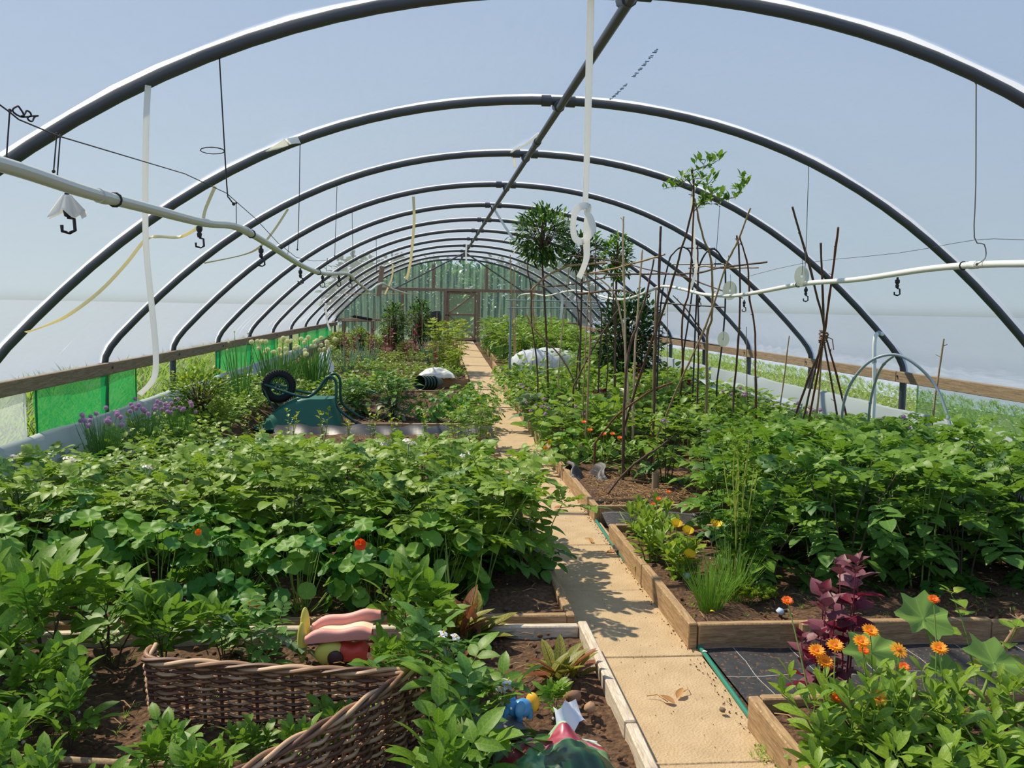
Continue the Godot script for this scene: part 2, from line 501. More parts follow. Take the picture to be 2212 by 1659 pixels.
# ---------------------------------------------------------------- the ground
func ground() -> void:
	var soil := tri_mat("soil", noise_tex("soil_c", 0.03, C(52, 35, 22), C(124, 90, 58), 5), 1.6, 0.95, noise_tex("soil_n", 0.04, Color.BLACK, Color.WHITE, 5, true), 1.6)
	var slabm := tri_mat("concrete_slab", noise_tex("slab_c", 0.012, C(176, 150, 112), C(196, 170, 132), 6), 0.9, 0.85, noise_tex("slab_n", 0.15, Color.BLACK, Color.WHITE, 3, true), 0.25)
	var fl := Node3D.new()
	fl.name = "floor"; add_child(fl); struct(fl)
	var g := Geo.new()
	var nx := 40
	var nd := 130
	var ns := FastNoiseLite.new()
	ns.seed = 4; ns.frequency = 1.2
	for j in nd + 1:
		var d := 0.2 + 25.6 * j / nd
		for i in nx + 1:
			var x := lerpf(APEX_X - HALF + 0.02, APEX_X + HALF - 0.02, float(i) / nx)
			var edge := smoothstep(2.6, 3.4, absf(x - APEX_X)) * 0.26
			g.p(V(x, gy(d) - 0.03 + edge + 0.012 * ns.get_noise_2d(x * 3, d * 3), d))
	for j in nd:
		for i in nx:
			var o := j * (nx + 1) + i
			g.quad(o, o + nx + 1, o + nx + 2, o + 1)
	part("bare_soil", g, soil, fl)
	for k in 26:
		var d0 := 1.89 + 0.92 * k
		var b := Geo.new()
		var pitch := atan(0.03) if d0 > 9 else 0.0
		b.box(V(0.985 + rf(-0.006, 0.006), gy(d0 + 0.46) - 0.025 + rf(-0.002, 0.002), d0 + 0.46), Vector3(0.545, 0.05, 0.914), Basis(Vector3(1, 0, 0), pitch) * Basis(Vector3(0, 1, 0), rf(-0.004, 0.004)), 0.004)
		part("paving_slab", b, slabm, fl)
	# outside: lawn and gravel strip
	var lawn := tri_mat("lawn", noise_tex("lawn_c", 0.02, C(56, 70, 20), C(92, 102, 40), 5), 0.8, 0.95)
	var grav := tri_mat("gravel", noise_tex("grav_c", 0.09, C(98, 108, 118), C(142, 152, 162), 4), 1.2, 0.95)
	g = Geo.new()
	for q in [[-5.6, APEX_X - HALF - 0.02, -6.0, 50.0], [APEX_X + HALF + 0.02, 8.0, -6.0, 50.0], [APEX_X - HALF - 0.02, APEX_X + HALF + 0.02, ENDD + 0.1, 50.0]]:
		var o := g.v.size()
		g.p(V(q[0], 0.33, q[2])); g.p(V(q[1], 0.33, q[2])); g.p(V(q[1], 0.33, q[3])); g.p(V(q[0], 0.33, q[3]))
		g.quad(o, o + 3, o + 2, o + 1)
	var ow := Node3D.new()
	ow.name = "floor_outside"; add_child(ow); struct(ow)
	part("lawn", g, lawn, ow)
	g = Geo.new()
	for i in 25:
		var d := 4.0 + i
		g.p(V(7.2 - 0.02 * d + 0.2 * sin(i * 1.3), 0.336, d)); g.p(V(8.1, 0.336, d))
	for i in 24: g.quad(i * 2, i * 2 + 2, i * 2 + 3, i * 2 + 1)
	for q in [[-300.0, -5.6, -60.0, 50.0], [8.0, 300.0, -60.0, 50.0], [-300.0, 300.0, 50.0, 400.0]]:
		var o := g.v.size()
		g.p(V(q[0], 0.33, q[2])); g.p(V(q[1], 0.33, q[2])); g.p(V(q[1], 0.33, q[3])); g.p(V(q[0], 0.33, q[3]))
		g.quad(o, o + 3, o + 2, o + 1)
	part("gravel", g, grav, ow)

# ---------------------------------------------------------------- timber beds
func bed(x0: float, x1: float, d0: float, d1: float, label: String, sides := "lrnf", tone := "bed_wood", soil_h := 0.085, top := 0.12) -> Node3D:
	var o := thing("raised_bed", label, "raised bed", V(x0, gy(d0), d0), 0, "timber edged raised beds")
	var dz := gy(d1) - gy(d0)
	var w := wood("bed_wood", C(126, 98, 66), C(190, 158, 116))
	var wp := wood("bleached_wood", C(170, 152, 128), C(226, 212, 190))
	var len := d1 - d0
	var wid := x1 - x0
	var tilt := Basis(Vector3(1, 0, 0), atan2(dz, len))
	for e in sides:
		var n := 2 if (len if e in "lr" else wid) > 1.6 else 1
		for k in n:
			var g := Geo.new()
			var f0 := float(k) / n
			var f1 := float(k + 1) / n
			var th := 0.042
			var hh := top + 0.09
			var yy := top - hh / 2 + rf(-0.006, 0.006)
			var f_a := 0.045 if k == 0 else 0.002
			var f_b := 0.045 if k == n - 1 else 0.002
			var jig := Basis(Vector3(0, 1, 0), rf(-0.006, 0.006)) * Basis(Vector3(0, 0, 1), rf(-0.012, 0.012))
			if e == "l": g.box(V(th / 2, yy + dz * (f0 + f1) / 2, len * (f0 + f1) / 2), Vector3(th, hh, len * (f1 - f0) - 0.006), tilt * jig, 0.005)
			elif e == "r": g.box(V(wid - th / 2, yy + dz * (f0 + f1) / 2, len * (f0 + f1) / 2), Vector3(th, hh, len * (f1 - f0) - 0.006), tilt * jig, 0.005)
			elif e == "n": g.box(V(wid * (f0 + f1) / 2 + (f_a - f_b) / 2, yy, th / 2), Vector3(wid * (f1 - f0) - f_a - f_b, hh, th), jig, 0.005)
			else: g.box(V(wid * (f0 + f1) / 2 + (f_a - f_b) / 2, yy + dz, len - th / 2), Vector3(wid * (f1 - f0) - f_a - f_b, hh, th), jig, 0.005)
			part("board", g, wp if tone == "bleached" and e != "l" else w, o)
	var g := Geo.new()
	var nx := int(wid / 0.06)
	var nd := int(len / 0.06)
	var ns := FastNoiseLite.new()
	ns.seed = int(d0 * 10); ns.frequency = 3.0; ns.fractal_octaves = 4
	for j in nd + 1:
		for i in nx + 1:
			var x := lerpf(0.03, wid - 0.03, float(i) / nx)
			var d := lerpf(0.03, len - 0.03, float(j) / nd)
			g.p(V(x, soil_h + dz * d / len + 0.035 * ns.get_noise_2d(x + x0, d + d0), d))
	for j in nd:
		for i in nx:
			var q := j * (nx + 1) + i
			g.quad(q, q + nx + 1, q + nx + 2, q + 1)
	part("soil", g, mats["soil"], o)
	return o

func scatter(parent: Node3D, called: String, mesh: Geo, m: Material, n: int, x0: float, x1: float, d0: float, d1: float, y: float, s0: float, s1: float, flat := false) -> void:
	var mm := MultiMesh.new()
	mm.transform_format = MultiMesh.TRANSFORM_3D
	mm.mesh = mesh.mesh()
	mm.instance_count = n
	for i in n:
		var d := rf(d0, d1)
		var b := Basis(Vector3.UP, rf(0, TAU)) * (Basis() if flat else Basis(Vector3(1, 0, 0), rf(0, TAU)))
		mm.set_instance_transform(i, Transform3D(b.scaled(Vector3.ONE * rf(s0, s1)), V(rf(x0, x1), y + gy(d), d) - parent.position))
	var o := MultiMeshInstance3D.new()
	o.name = called; o.multimesh = mm; o.material_override = m
	parent.add_child(o, true)
	o.set_meta("kind", "stuff")

func pebble(seed_: int) -> Geo:
	var g := Geo.new()
	g.ball(Vector3.ZERO, Vector3(1, 0.7, 0.85), 4, 6)
	for i in g.v.size(): g.v[i] *= 0.85 + 0.3 * absf(sin(g.v[i].x * 3.1 + seed_) * cos(g.v[i].z * 2.7 + seed_))
	return g

func sheet(called: String, label: String, cat: String, pts: Callable, nu: int, nv: int, m: Material, group := "") -> Node3D:
	var g := Geo.new()
	for i in nu + 1:
		for j in nv + 1: g.p(pts.call(float(i) / nu, float(j) / nv), Vector2(float(i) / nu, float(j) / nv))
	for i in nu:
		for j in nv:
			var o := i * (nv + 1) + j
			g.quad(o, o + 1, o + nv + 2, o + nv + 1)
	return solo(called, g, m, label, cat, Vector3.ZERO, group)

func membrane_tex() -> Texture2D:
	if tex.has("membrane"): return tex["membrane"]
	var im := Image.create(512, 512, false, Image.FORMAT_RGB8)
	var n := FastNoiseLite.new()
	n.frequency = 0.02; n.fractal_octaves = 4
	for y in 512:
		for x in 512:
			var k := 0.20 + 0.05 * n.get_noise_2d(x, y) + 0.02 * float((x / 2 + y / 2) % 2)
			var c := Color(k, k * 1.0, k * 1.02)
			var wob := 3.0 * sin(y * 0.02)
			if absf(fposmod(x + wob, 256.0) - 128.0) < 1.6 or absf(fposmod(y + wob, 256.0) - 128.0) < 1.6: c = Color(0.72, 0.72, 0.70)
			if n.get_noise_2d(x * 1.7 + 900, y * 1.7) > 0.36: c = c.lerp(Color(0.52, 0.36, 0.22), 0.7)
			im.set_pixel(x, y, c)
	tex["membrane"] = ImageTexture.create_from_image(im)
	return tex["membrane"]

func beds() -> void:
	var a := bed(-2.5, 0.735, 1.9, 3.86, "nearest left-hand bed, bleached boards, with young potatoes and a wicker panel", "rf", "bleached", 0.06)
	var b := bed(-2.5, 0.70, 3.95, 8.25, "long left-hand bed filled with the thick potato and nasturtium growth", "rnf")
	var c := bed(-2.5, 0.68, 8.4, 9.75, "narrow left-hand bed of bare soil with broad bean plants", "rn")
	var d := bed(-1.35, 0.70, 10.3, 13.4, "left-hand bed beside the upturned wheelbarrow with a silvery parsley bush", "rnf")
	bed(-2.6, 0.66, 15.0, 16.7, "left-hand bed with onions behind the stacked flower pots", "rnf")
	bed(-2.6, 0.66, 17.1, 19.4, "left-hand bed of low strawberry plants with bare soil strips", "rnf")
	bed(-2.6, 0.66, 19.7, 24.6, "furthest left-hand bed under the bamboo canes", "rn")
	var r1 := bed(1.21, 4.2, 1.7, 3.06, "nearest right-hand bed with the orange marigolds", "lf")
	var r2 := bed(1.21, 4.2, 3.80, 5.66, "right-hand bed with yellow poppies and tall potatoes", "lnf")
	var r3 := bed(1.21, 4.2, 6.18, 9.9, "right-hand bed of mulched soil with two tall dark poles", "lnf")
	bed(1.21, 4.2, 10.2, 14.2, "right-hand bed with kale, chives and the hazel bean frame", "lnf")
	bed(1.3, 4.2, 14.7, 18.3, "right-hand bed holding the white fleece tunnel", "lnf")
	bed(1.4, 4.2, 18.7, 24.6, "furthest right-hand bed by the end wall", "lnf")
	var clod := mat("clod", C(100, 70, 46), 0.95)
	var stone := mat("pale_stone", C(196, 186, 170), 0.85)
	var straw := mat("straw", C(158, 124, 84), 0.9)
	var p1 := pebble(1)
	var st := Geo.new()
	st.tube([Vector3(-0.5, 0, 0), Vector3(0.1, 0.12, 0.05), Vector3(0.5, 0, 0.1)], [0.03, 0.035, 0.02], 4)
	for q in [[a, -2.4, 0.66, 2.0, 3.8], [b, -2.4, 0.6, 4.05, 8.1], [c, -2.4, 0.6, 8.5, 9.7], [d, -1.3, 0.6, 10.4, 13.3], [r2, 1.3, 4.1, 3.9, 5.5], [r3, 1.3, 4.1, 6.3, 9.8], [r1, 1.3, 4.1, 1.9, 3.0]]:
		scatter(q[0], "soil_clods", p1, clod, 900, q[1], q[2], q[3], q[4], 0.085, 0.004, 0.016)
		scatter(q[0], "gravel_bits", p1, stone, 60, q[1], q[2], q[3], q[4], 0.09, 0.004, 0.011)
		scatter(q[0], "straw_mulch", st, straw, 1500 if q[0] == r3 else 260, q[1], q[2] if q[0] != r3 else 2.6, q[3], q[4] if q[0] != r3 else 7.6, 0.1, 0.03, 0.09, true)
	# weed membrane between the beds
	var mem := mat("weed_membrane", Color.WHITE, 0.55)
	mem.albedo_texture = membrane_tex()
	mem.uv1_scale = Vector3(5.5, 1.3, 1)
	sheet("weed_membrane", "black woven weed membrane with white grid lines between the two nearest right-hand beds", "membrane", func(u, v): return V(lerpf(1.285, 4.3, u), 0.004 + 0.006 * sin(u * 40) * sin(v * 9), lerpf(3.05, 3.83, v)), 40, 10, mem)
	sheet("weed_membrane", "black membrane strip in the gap behind the yellow poppies", "membrane", func(u, v): return V(lerpf(1.26, 4.3, u), 0.02 + 0.01 * sin(u * 50) + 0.06 * v * v, lerpf(5.6, 6.16, v)), 40, 8, mem)
	sheet("weed_membrane", "thin black membrane strip in the narrow gap in front of the big potato bed", "membrane", func(u, v): return V(lerpf(-2.4, 0.72, u), 0.03 + 0.004 * sin(u * 60), lerpf(3.85, 3.97, v)), 30, 3, mem)
	sheet("weed_membrane", "crumpled black membrane folded over the board behind the broad beans", "membrane", func(u, v): return V(lerpf(-1.75, 0.72, u), gy(9.8) + 0.05 + 0.10 * sin(v * 3.0) + 0.012 * sin(u * 47 + v * 5) + 0.01 * sin(u * 21), lerpf(9.7, 10.25, v) + 0.02 * sin(u * 33)), 60, 10, mat("black_sheet", C(44, 44, 46), 0.45))
	sheet("weed_membrane", "bunched black membrane with a white line at the foot of the nasturtiums by the path", "membrane", func(u, v): return V(1.22 + 0.3 * u + 0.02 * sin(v * 20), 0.03 + 0.19 * sin(PI * v) * (0.55 + 0.45 * sin(u * 7 + 1)) + 0.01 * sin(u * 25), lerpf(7.12, 7.75, v)), 20, 14, mem)

# ---------------------------------------------------------------- sticks, cords, pipes, straps
const TONES := {"dark": [[64, 46, 36], [120, 92, 72]], "tan": [[130, 104, 72], [186, 158, 120]], "pale": [[168, 140, 104], [216, 192, 156]], "red": [[84, 44, 32], [140, 88, 64]], "bamboo": [[140, 112, 74], [190, 160, 112]]}
func stick_mat(tone: String) -> Material:
	var t = TONES[tone]
	return wood("bark_" + tone, C(t[0][0], t[0][1], t[0][2]), C(t[1][0], t[1][1], t[1][2]), 0.8)
func stick(p: Array, r0: float, r1: float, tone: String, label: String, group := "", grounded := true) -> void:
	var g := Geo.new()
	var o := p[0] as Vector3
	var upright: bool = absf((p[1] - p[0]).normalized().y) > 0.8
	var pts := []
	if upright and grounded: pts.append(Vector3(o.x, gy(-o.z) - 0.05, o.z) - o)
	var n := p.size()
	for i in n - 1:
		for k in 5:
			var t := k / 5.0
			var a: Vector3 = p[maxi(i - 1, 0)]
			var q: Vector3 = (p[i] as Vector3).cubic_interpolate(p[i + 1], a, p[mini(i + 2, n - 1)], t)
			var w := 0.25 * r0 if tone != "bamboo" else 0.0
			pts.append(q - o + Vector3(rf(-w, w), rf(-w, w), rf(-w, w)))
	pts.append(p[n - 1] - o)
	var rad := []
	for i in pts.size():
		var k := 1.0 + (0.22 if R.randf() < 0.16 else rf(-0.06, 0.06))
		rad.append(lerpf(r0, r1, float(i) / (pts.size() - 1)) * k)
	g.tube(pts, rad, 7)
	var h := thing("bamboo_cane" if tone == "bamboo" else "hazel_pole", label, "cane" if tone == "bamboo" else "pole", o, 0, group)
	part("shaft", g, stick_mat(tone), h)
	if tone != "bamboo":
		g = Geo.new()
		for i in 4:      # snapped side twigs
			var k := R.randi_range(2, pts.size() - 2)
			var dv := Vector3(rf(-1, 1), rf(0.2, 1), rf(-1, 1)).normalized()
			g.tube([pts[k], pts[k] + dv * (r0 * 1.5), pts[k] + dv * rf(0.025, 0.05)], [r0 * 0.45, r0 * 0.3, r0 * 0.22], 4)
		part("twig_stubs", g, stick_mat(tone), h).set_meta("kind", "stuff")
	else:
		for i in 4:
			var k := (i + 1) * pts.size() / 5
			g = Geo.new()
			var dv: Vector3 = (pts[k] - pts[k - 1]).normalized() * 0.006
			g.tube([pts[k] - dv, pts[k], pts[k] + dv], [r0 * 0.9, r0 * 1.18, r0 * 0.9], 7)
			part("node_ring", g, stick_mat(tone), h)
func wig_tie(at: Vector3) -> void:
	var g := Geo.new()
	for k in 5:
		var pts := []
		for i in 13:
			var a := TAU * i / 12.0
			pts.append(Vector3(cos(a) * (0.034 + 0.004 * (k % 2)), -0.04 + k * 0.02 + 0.012 * sin(a + k), sin(a) * 0.034))
		g.tube(pts, 0.006, 4, false)
	var t := thing("twine_binding", "brown twine binding wound round the crossing of the wigwam poles", "binding", at)
	part("windings", g, mat("twine", C(120, 88, 62), 0.9), t)
	g = Geo.new()
	g.tube([Vector3(0.03, 0, 0), Vector3(0.07, -0.02, 0.02), Vector3(0.09, -0.11, 0.01)], 0.004, 4)
	part("loose_end", g, mats["twine"], t)
func smooth(p: Array, k := 6) -> Array:
	var out := []
	var n := p.size()
	for i in n - 1:
		for j in k:
			out.append((p[i] as Vector3).cubic_interpolate(p[i + 1], p[maxi(i - 1, 0)], p[mini(i + 2, n - 1)], float(j) / k))
	out.append(p[n - 1])
	return out
func cord(p: Array, r: float, label: String) -> void:
	var g := Geo.new()
	var o: Vector3 = p[0]
	var q := []
	for v in p: q.append(v - o)
	if p.size() > 2: q = smooth(q, 3)
	g.tube(q, r, 5)
	var wire := label.contains("wire")
	var t := thing("hanging_wire" if wire else "hanging_string", label, "wire" if wire else "string", o)
	var m := mat("dark_cord", C(48, 48, 50), 0.8) if not label.contains("pale") and not label.contains("right down") else mat("grey_cord", C(112, 110, 108), 0.8)
	part("strand", g, m, t)
	for e in [0, q.size() - 1]:
		g = Geo.new()
		g.ball(q[e], Vector3.ONE * r * 2.6, 5, 6)
		part("knot", g, m, t)
	if label.contains("small loop"):
		g = Geo.new()
		var l := []
		for i in 13:
			var a := TAU * i / 12.0
			l.append(q[3] + Vector3(-0.05 + 0.05 * cos(a), -0.004 + 0.012 * sin(a), 0.01 * sin(a)))
		g.tube(l, r * 0.8, 4, false)
		part("loop", g, m, t)
func water_pipe(p: Array, side: String) -> void:
	var m := mat("white_pipe_" + side, C(224, 226, 220) if side == "right" else C(202, 204, 190), 0.35)
	var left := side == "left"
	var t := thing("water_pipe", "long grey-white irrigation pipe hung wavily along the left side" if left else "long bright white irrigation pipe hung wavily along the right side", "pipe", p[0])
	var q := smooth(p, 6)
	for i in q.size(): q[i] -= p[0]
	var g := Geo.new()
	g.tube(q, 0.0165, 10)
	part("pipe_run", g, m, t)
	for k in ([14, 32, 46, 60] if left else [13, 30, 60]):
		g = Geo.new()
		var dv: Vector3 = (q[k + 1] - q[k]).normalized()
		g.tube([q[k] - dv * 0.03, q[k] + dv * 0.03], 0.0195, 10)
		part("pipe_joint", g, m, t)
		g = Geo.new()
		var ring := []
		for i in 11: ring.append(q[k] + dv * 0.09 + (dv.cross(Vector3.UP).normalized() * cos(TAU * i / 10.0) + Vector3.UP * sin(TAU * i / 10.0)) * 0.019)
		g.tube(ring, 0.003, 4, false)
		part("tie_ring", g, mat("dark_cord", C(48, 48, 50), 0.8), t)
func sprinkler(at: Vector3, i: int) -> void:
	var lab: String = ["black sprinkler head wrapped in a white rag under the left pipe", "black sprinkler hanging where the cream strap meets the left pipe", "black sprinkler on the downhill stretch of the left pipe", "black sprinkler beside the tangle of wires on the left pipe", "black sprinkler on the flat stretch of the left pipe, nearest one", "black sprinkler on the flat stretch of the left pipe, middle one", "black sprinkler before the last bend of the left pipe", "black sprinkler tied with string, nearest on the right pipe", "black sprinkler under the pale disc on the right pipe", "black sprinkler by the three-way pole joint on the right pipe", "black sprinkler behind the pole with the bean vine on the right pipe"][i]
	var t := thing("sprinkler", lab, "sprinkler", at, 0, "sprinklers under the water pipes")
	var m := mat("black_plastic", C(26, 27, 29), 0.4)
	var g := Geo.new()
	g.lathe([Vector2(0, -0.062), Vector2(0.008, -0.06), Vector2(0.011, -0.045), Vector2(0.007, -0.04), Vector2(0.013, -0.03), Vector2(0.013, -0.016), Vector2(0.006, -0.012), Vector2(0.006, 0.0)], 10)
	part("dropper", g, m, t)
	g = Geo.new()
	var l := []
	for q in [Vector2(0, -0.062), Vector2(0.016, -0.066), Vector2(0.018, -0.095), Vector2(0.004, -0.102), Vector2(-0.014, -0.098), Vector2(-0.015, -0.082)]: l.append(Vector3(q.x, q.y, 0))
	g.tube(l, 0.0045, 6)
	part("bridge", g, m, t)
	if i == 0:
		g = Geo.new()
		for k in 17:
			for j in 7:
				var a := TAU * k / 16.0
				var w := lerpf(0.012, 0.045 + 0.012 * sin(k * 2.3), j / 6.0)
				g.p(Vector3(cos(a) * w, -0.005 - 0.05 * j / 6.0 + 0.012 * sin(k * 1.9) * j / 6.0, sin(a) * w * 0.7))
		for k in 16:
			for j in 6: g.quad(k * 7 + j, k * 7 + j + 1, k * 7 + j + 8, k * 7 + j + 7)
		tagged(part("rag", g, mat("white_rag", C(236, 234, 226), 0.9, 0.4), t), "white rag", "")
func strap(p: Array, w: float, label: String) -> void:
	var g := Geo.new()
	var o: Vector3 = p[0]
	var q := smooth(p, 5)
	var side := Vector3(0.93, 0, -0.35)
	for i in q.size():
		var d: Vector3 = (q[mini(i + 1, q.size() - 1)] - q[maxi(i - 1, 0)]).normalized()
		var s := (side - d * side.dot(d)).normalized() if absf(side.dot(d)) < 0.9 else d.cross(Vector3(0.2, 0.3, 1)).normalized()
		s = s.rotated(d, 0.25 * sin(i * 0.35))
		var n := s.cross(d) * 0.0012
		for e in [-1, 1]:
			g.p(q[i] - o + s * (w * 0.5 * e) + n, Vector2(e, i)); g.p(q[i] - o + s * (w * 0.5 * e) - n, Vector2(e, i))
	for i in q.size() - 1:
		var a := i * 4
		for f in [[0, 2], [2, 3], [3, 1], [1, 0]]: g.quad(a + f[0], a + f[1], a + 4 + f[1], a + 4 + f[0])
	var cream := label.contains("cream") or label.contains("yellow")
	solo("plastic_strap", g, mat("cream_strap", C(232, 222, 184), 0.5, 0.9) if cream else mat("white_strap", C(240, 240, 236), 0.5, 0.9), label, "strap", o)
func black_frame(a1: Array, a2: Array, bars: Array) -> void:
	var t := thing("greenhouse_frame", "bare black tubular greenhouse frame with two rounded arches among the poles", "frame", a1[0])
	var m := mat("black_tube", C(30, 33, 36), 0.45)
	for a in [a1, a2]:
		var g := Geo.new()
		var q := smooth(a, 4)
		for i in q.size(): q[i] -= a1[0]
		q.push_front(Vector3(q[0].x, gy(10.2) - a1[0].y, q[0].z))
		var e: Vector3 = q[q.size() - 1]
		q.append(Vector3(e.x, gy(10.0) - a1[0].y, e.z))
		g.tube(q, 0.010, 7)
		part("arch", g, m, t)
	for b in bars:
		var g := Geo.new()
		g.tube([b[0] - a1[0], b[1] - a1[0]], 0.009, 7)
		part("crossbar", g, m, t)
func disc(at: Vector3, r: float, label: String) -> void:
	var t := thing("bird_scarer_disc", label, "disc", at)
	var g := Geo.new()
	var tr := Transform3D(Basis(Vector3(1, 0, 0), PI / 2).rotated(Vector3.UP, 0.4))
	g.lathe([Vector2(r * 0.13, -0.001), Vector2(r, -0.001), Vector2(r, 0.001), Vector2(r * 0.13, 0.001), Vector2(r * 0.13, -0.001)], 28, tr)
	part("disc_face", g, mat("scratched_disc", Color(0.82, 0.83, 0.76, 0.75), 0.3, 0.4, {"transparency": BaseMaterial3D.TRANSPARENCY_ALPHA}), t)
	g = Geo.new()
	g.tube([Vector3(0, r * 0.1, 0), Vector3(0.004, r * 1.1, 0), Vector3(-0.003, r * 1.7, 0)], 0.002, 4)
	part("string", g, mat("dark_cord", C(48, 48, 50), 0.8), t)
func pipe_hoop(p: Array, r: float, label: String) -> void:
	var t := thing("pipe_hoop", label, "hoop", p[0])
	var q := smooth(p, 5)
	for i in q.size(): q[i] -= p[0]
	q.push_front(Vector3(q[0].x, 0.1 - p[0].y, q[0].z))
	var e: Vector3 = q[q.size() - 1]
	if not label.contains("hose") and not label.contains("narrow"): q.append(Vector3(e.x, 0.1 - p[0].y, e.z))
	var g := Geo.new()
	g.tube(q, r, 9)
	part("bent_pipe", g, mat("white_hose", C(228, 232, 228), 0.4) if label.contains("white") else mat("grey_pipe", C(150, 162, 170), 0.4), t)
	for k in [6, q.size() - 6]:
		g = Geo.new()
		var dv: Vector3 = (q[k + 1] - q[k]).normalized()
		g.tube([q[k] - dv * 0.012, q[k] + dv * 0.012], r * 1.25, 8)
		part("collar", g, mat("grey_pipe", C(150, 162, 170), 0.4), t)

func frame_and_lines() -> void:
	stick([V(1.91, 0.19, 7.30), V(1.93, 0.36, 7.30), V(1.93, 0.94, 7.30), V(1.93, 1.43, 7.30), V(1.94, 1.83, 7.30), V(1.94, 2.28, 7.30)], 0.014, 0.010, "dark", "thick dark hazel pole, right of the two tall poles on the mulched soil")
	stick([V(1.65, 0.19, 7.20), V(1.66, 0.77, 7.26), V(1.70, 1.20, 7.32), V(1.78, 1.44, 7.38), V(1.87, 1.71, 7.44), V(1.94, 2.01, 7.50)], 0.014, 0.008, "dark", "thick dark hazel pole, left of the two tall poles on the mulched soil")
	stick([V(1.87, 0.39, 8.20), V(1.97, 1.01, 7.91), V(1.96, 1.23, 7.62), V(2.03, 1.68, 7.33), V(2.05, 2.07, 7.04), V(2.05, 2.41, 6.75), V(1.94, 2.63, 6.46)], 0.013, 0.007, "dark", "dark bent hazel pole leaning right and topped with leafy twigs")
	stick([V(1.52, 0.31, 8.30), V(1.54, 0.64, 8.35), V(1.56, 1.24, 8.40), V(1.56, 1.64, 8.45), V(1.51, 1.97, 8.50)], 0.010, 0.007, "tan", "pale straight pole standing over the orange marigolds beside the path")
	stick([V(1.55, 0.45, 8.60), V(1.55, 0.71, 8.65), V(1.57, 1.20, 8.70), V(1.59, 1.60, 8.75), V(1.61, 1.74, 8.80)], 0.007, 0.005, "tan", "thin pale pole touching its thicker neighbour over the marigolds")
	stick([V(1.92, 0.49, 8.30), V(1.90, 1.24, 8.35), V(1.89, 1.71, 8.40), V(1.87, 2.18, 8.45), V(1.88, 2.48, 8.50)], 0.012, 0.009, "pale", "smooth pale pole rising highest in the middle of the bean frame")
	stick([V(1.99, 0.44, 8.30), V(2.00, 1.05, 8.35), V(2.02, 1.39, 8.40), V(2.05, 1.79, 8.45), V(2.08, 2.16, 8.50)], 0.012, 0.008, "pale", "smooth pale pole just right of the highest pale pole")
	stick([V(2.06, 0.55, 8.80), V(2.05, 0.93, 8.88), V(2.02, 1.30, 8.96), V(1.98, 1.58, 9.04), V(1.91, 1.77, 9.12), V(1.74, 1.93, 9.20)], 0.012, 0.008, "pale", "pale forked pole curving down into the middle of the bean frame")
	stick([V(1.35, 0.65, 10.80), V(1.32, 1.01, 10.84), V(1.26, 1.39, 10.88), V(1.25, 1.82, 10.92), V(1.21, 2.03, 10.96), V(1.22, 2.26, 11.00)], 0.010, 0.008, "dark", "slim green-brown pole crossing the white fleece tunnel")
	stick([V(1.58, 0.61, 10.60), V(1.60, 1.02, 10.65), V(1.64, 1.40, 10.70), V(1.69, 1.74, 10.75), V(1.71, 2.07, 10.80)], 0.009, 0.006, "pale", "pale twisted pole holding the end of a white strap")
	stick([V(1.77, 0.71, 10.40), V(1.80, 1.04, 10.45), V(1.83, 1.24, 10.50), V(1.78, 1.66, 10.55), V(1.77, 2.03, 10.60)], 0.009, 0.006, "dark", "green-brown pole at the right end of the white fleece tunnel")
	stick([V(1.97, 0.67, 10.00), V(1.99, 1.11, 10.05), V(2.00, 1.52, 10.10), V(1.94, 1.74, 10.15), V(1.93, 2.37, 10.20)], 0.011, 0.006, "dark", "dark knobbly pole with a small fork over the red orach")
	stick([V(2.04, 0.55, 9.90), V(2.06, 0.85, 9.93), V(2.05, 1.17, 9.95), V(2.03, 1.44, 9.97), V(2.07, 1.82, 10.00)], 0.008, 0.005, "dark", "thin dark pole with a kink beside the cream box")
	stick([V(2.11, 0.55, 9.70), V(2.11, 1.13, 9.77), V(2.09, 1.51, 9.83), V(2.09, 1.97, 9.90)], 0.009, 0.006, "dark", "thin dark straight pole between the pale poles and the cream box")
	stick([V(2.61, 0.69, 8.80), V(2.54, 1.00, 8.53), V(2.44, 1.48, 8.26), V(2.41, 1.74, 7.98), V(2.34, 2.03, 7.71), V(2.27, 2.54, 7.44)], 0.011, 0.007, "red", "reddish bark pole tied beside a thinner one, behind the purple potato flower")
	stick([V(2.79, 0.65, 8.80), V(2.79, 0.99, 8.80), V(2.77, 1.48, 8.80), V(2.74, 2.10, 8.80), V(2.73, 2.24, 8.80)], 0.010, 0.008, "dark", "brown pole with a bean vine climbing its lower half")
	stick([V(2.86, 0.70, 8.70), V(2.77, 1.31, 8.49), V(2.74, 1.48, 8.28), V(2.67, 1.74, 8.07), V(2.57, 2.05, 7.86), V(2.41, 2.27, 7.65), V(2.27, 2.53, 7.44)], 0.014, 0.008, "tan", "grey-brown forked pole with a curved upper arm beside the black frame")
	stick([V(2.84, 1.29, 8.72), V(2.75, 1.43, 8.78), V(2.64, 1.59, 8.84), V(2.52, 1.72, 8.90)], 0.009, 0.005, "dark", "short side arm leaning from the grey-brown forked pole")
	stick([V(3.11, 0.70, 8.60), V(3.07, 1.02, 8.45), V(3.03, 1.49, 8.30), V(2.95, 2.07, 8.15), V(2.86, 2.28, 8.00)], 0.011, 0.008, "dark", "dark straight pole under the three-way pole joint on the right")
	stick([V(3.28, 0.57, 8.40), V(3.22, 1.03, 8.32), V(3.16, 1.42, 8.23), V(3.07, 1.68, 8.15), V(3.00, 2.00, 8.06), V(2.88, 2.27, 7.98)], 0.011, 0.007, "red", "reddish pole with string wound round its foot, rightmost of the bean frame")
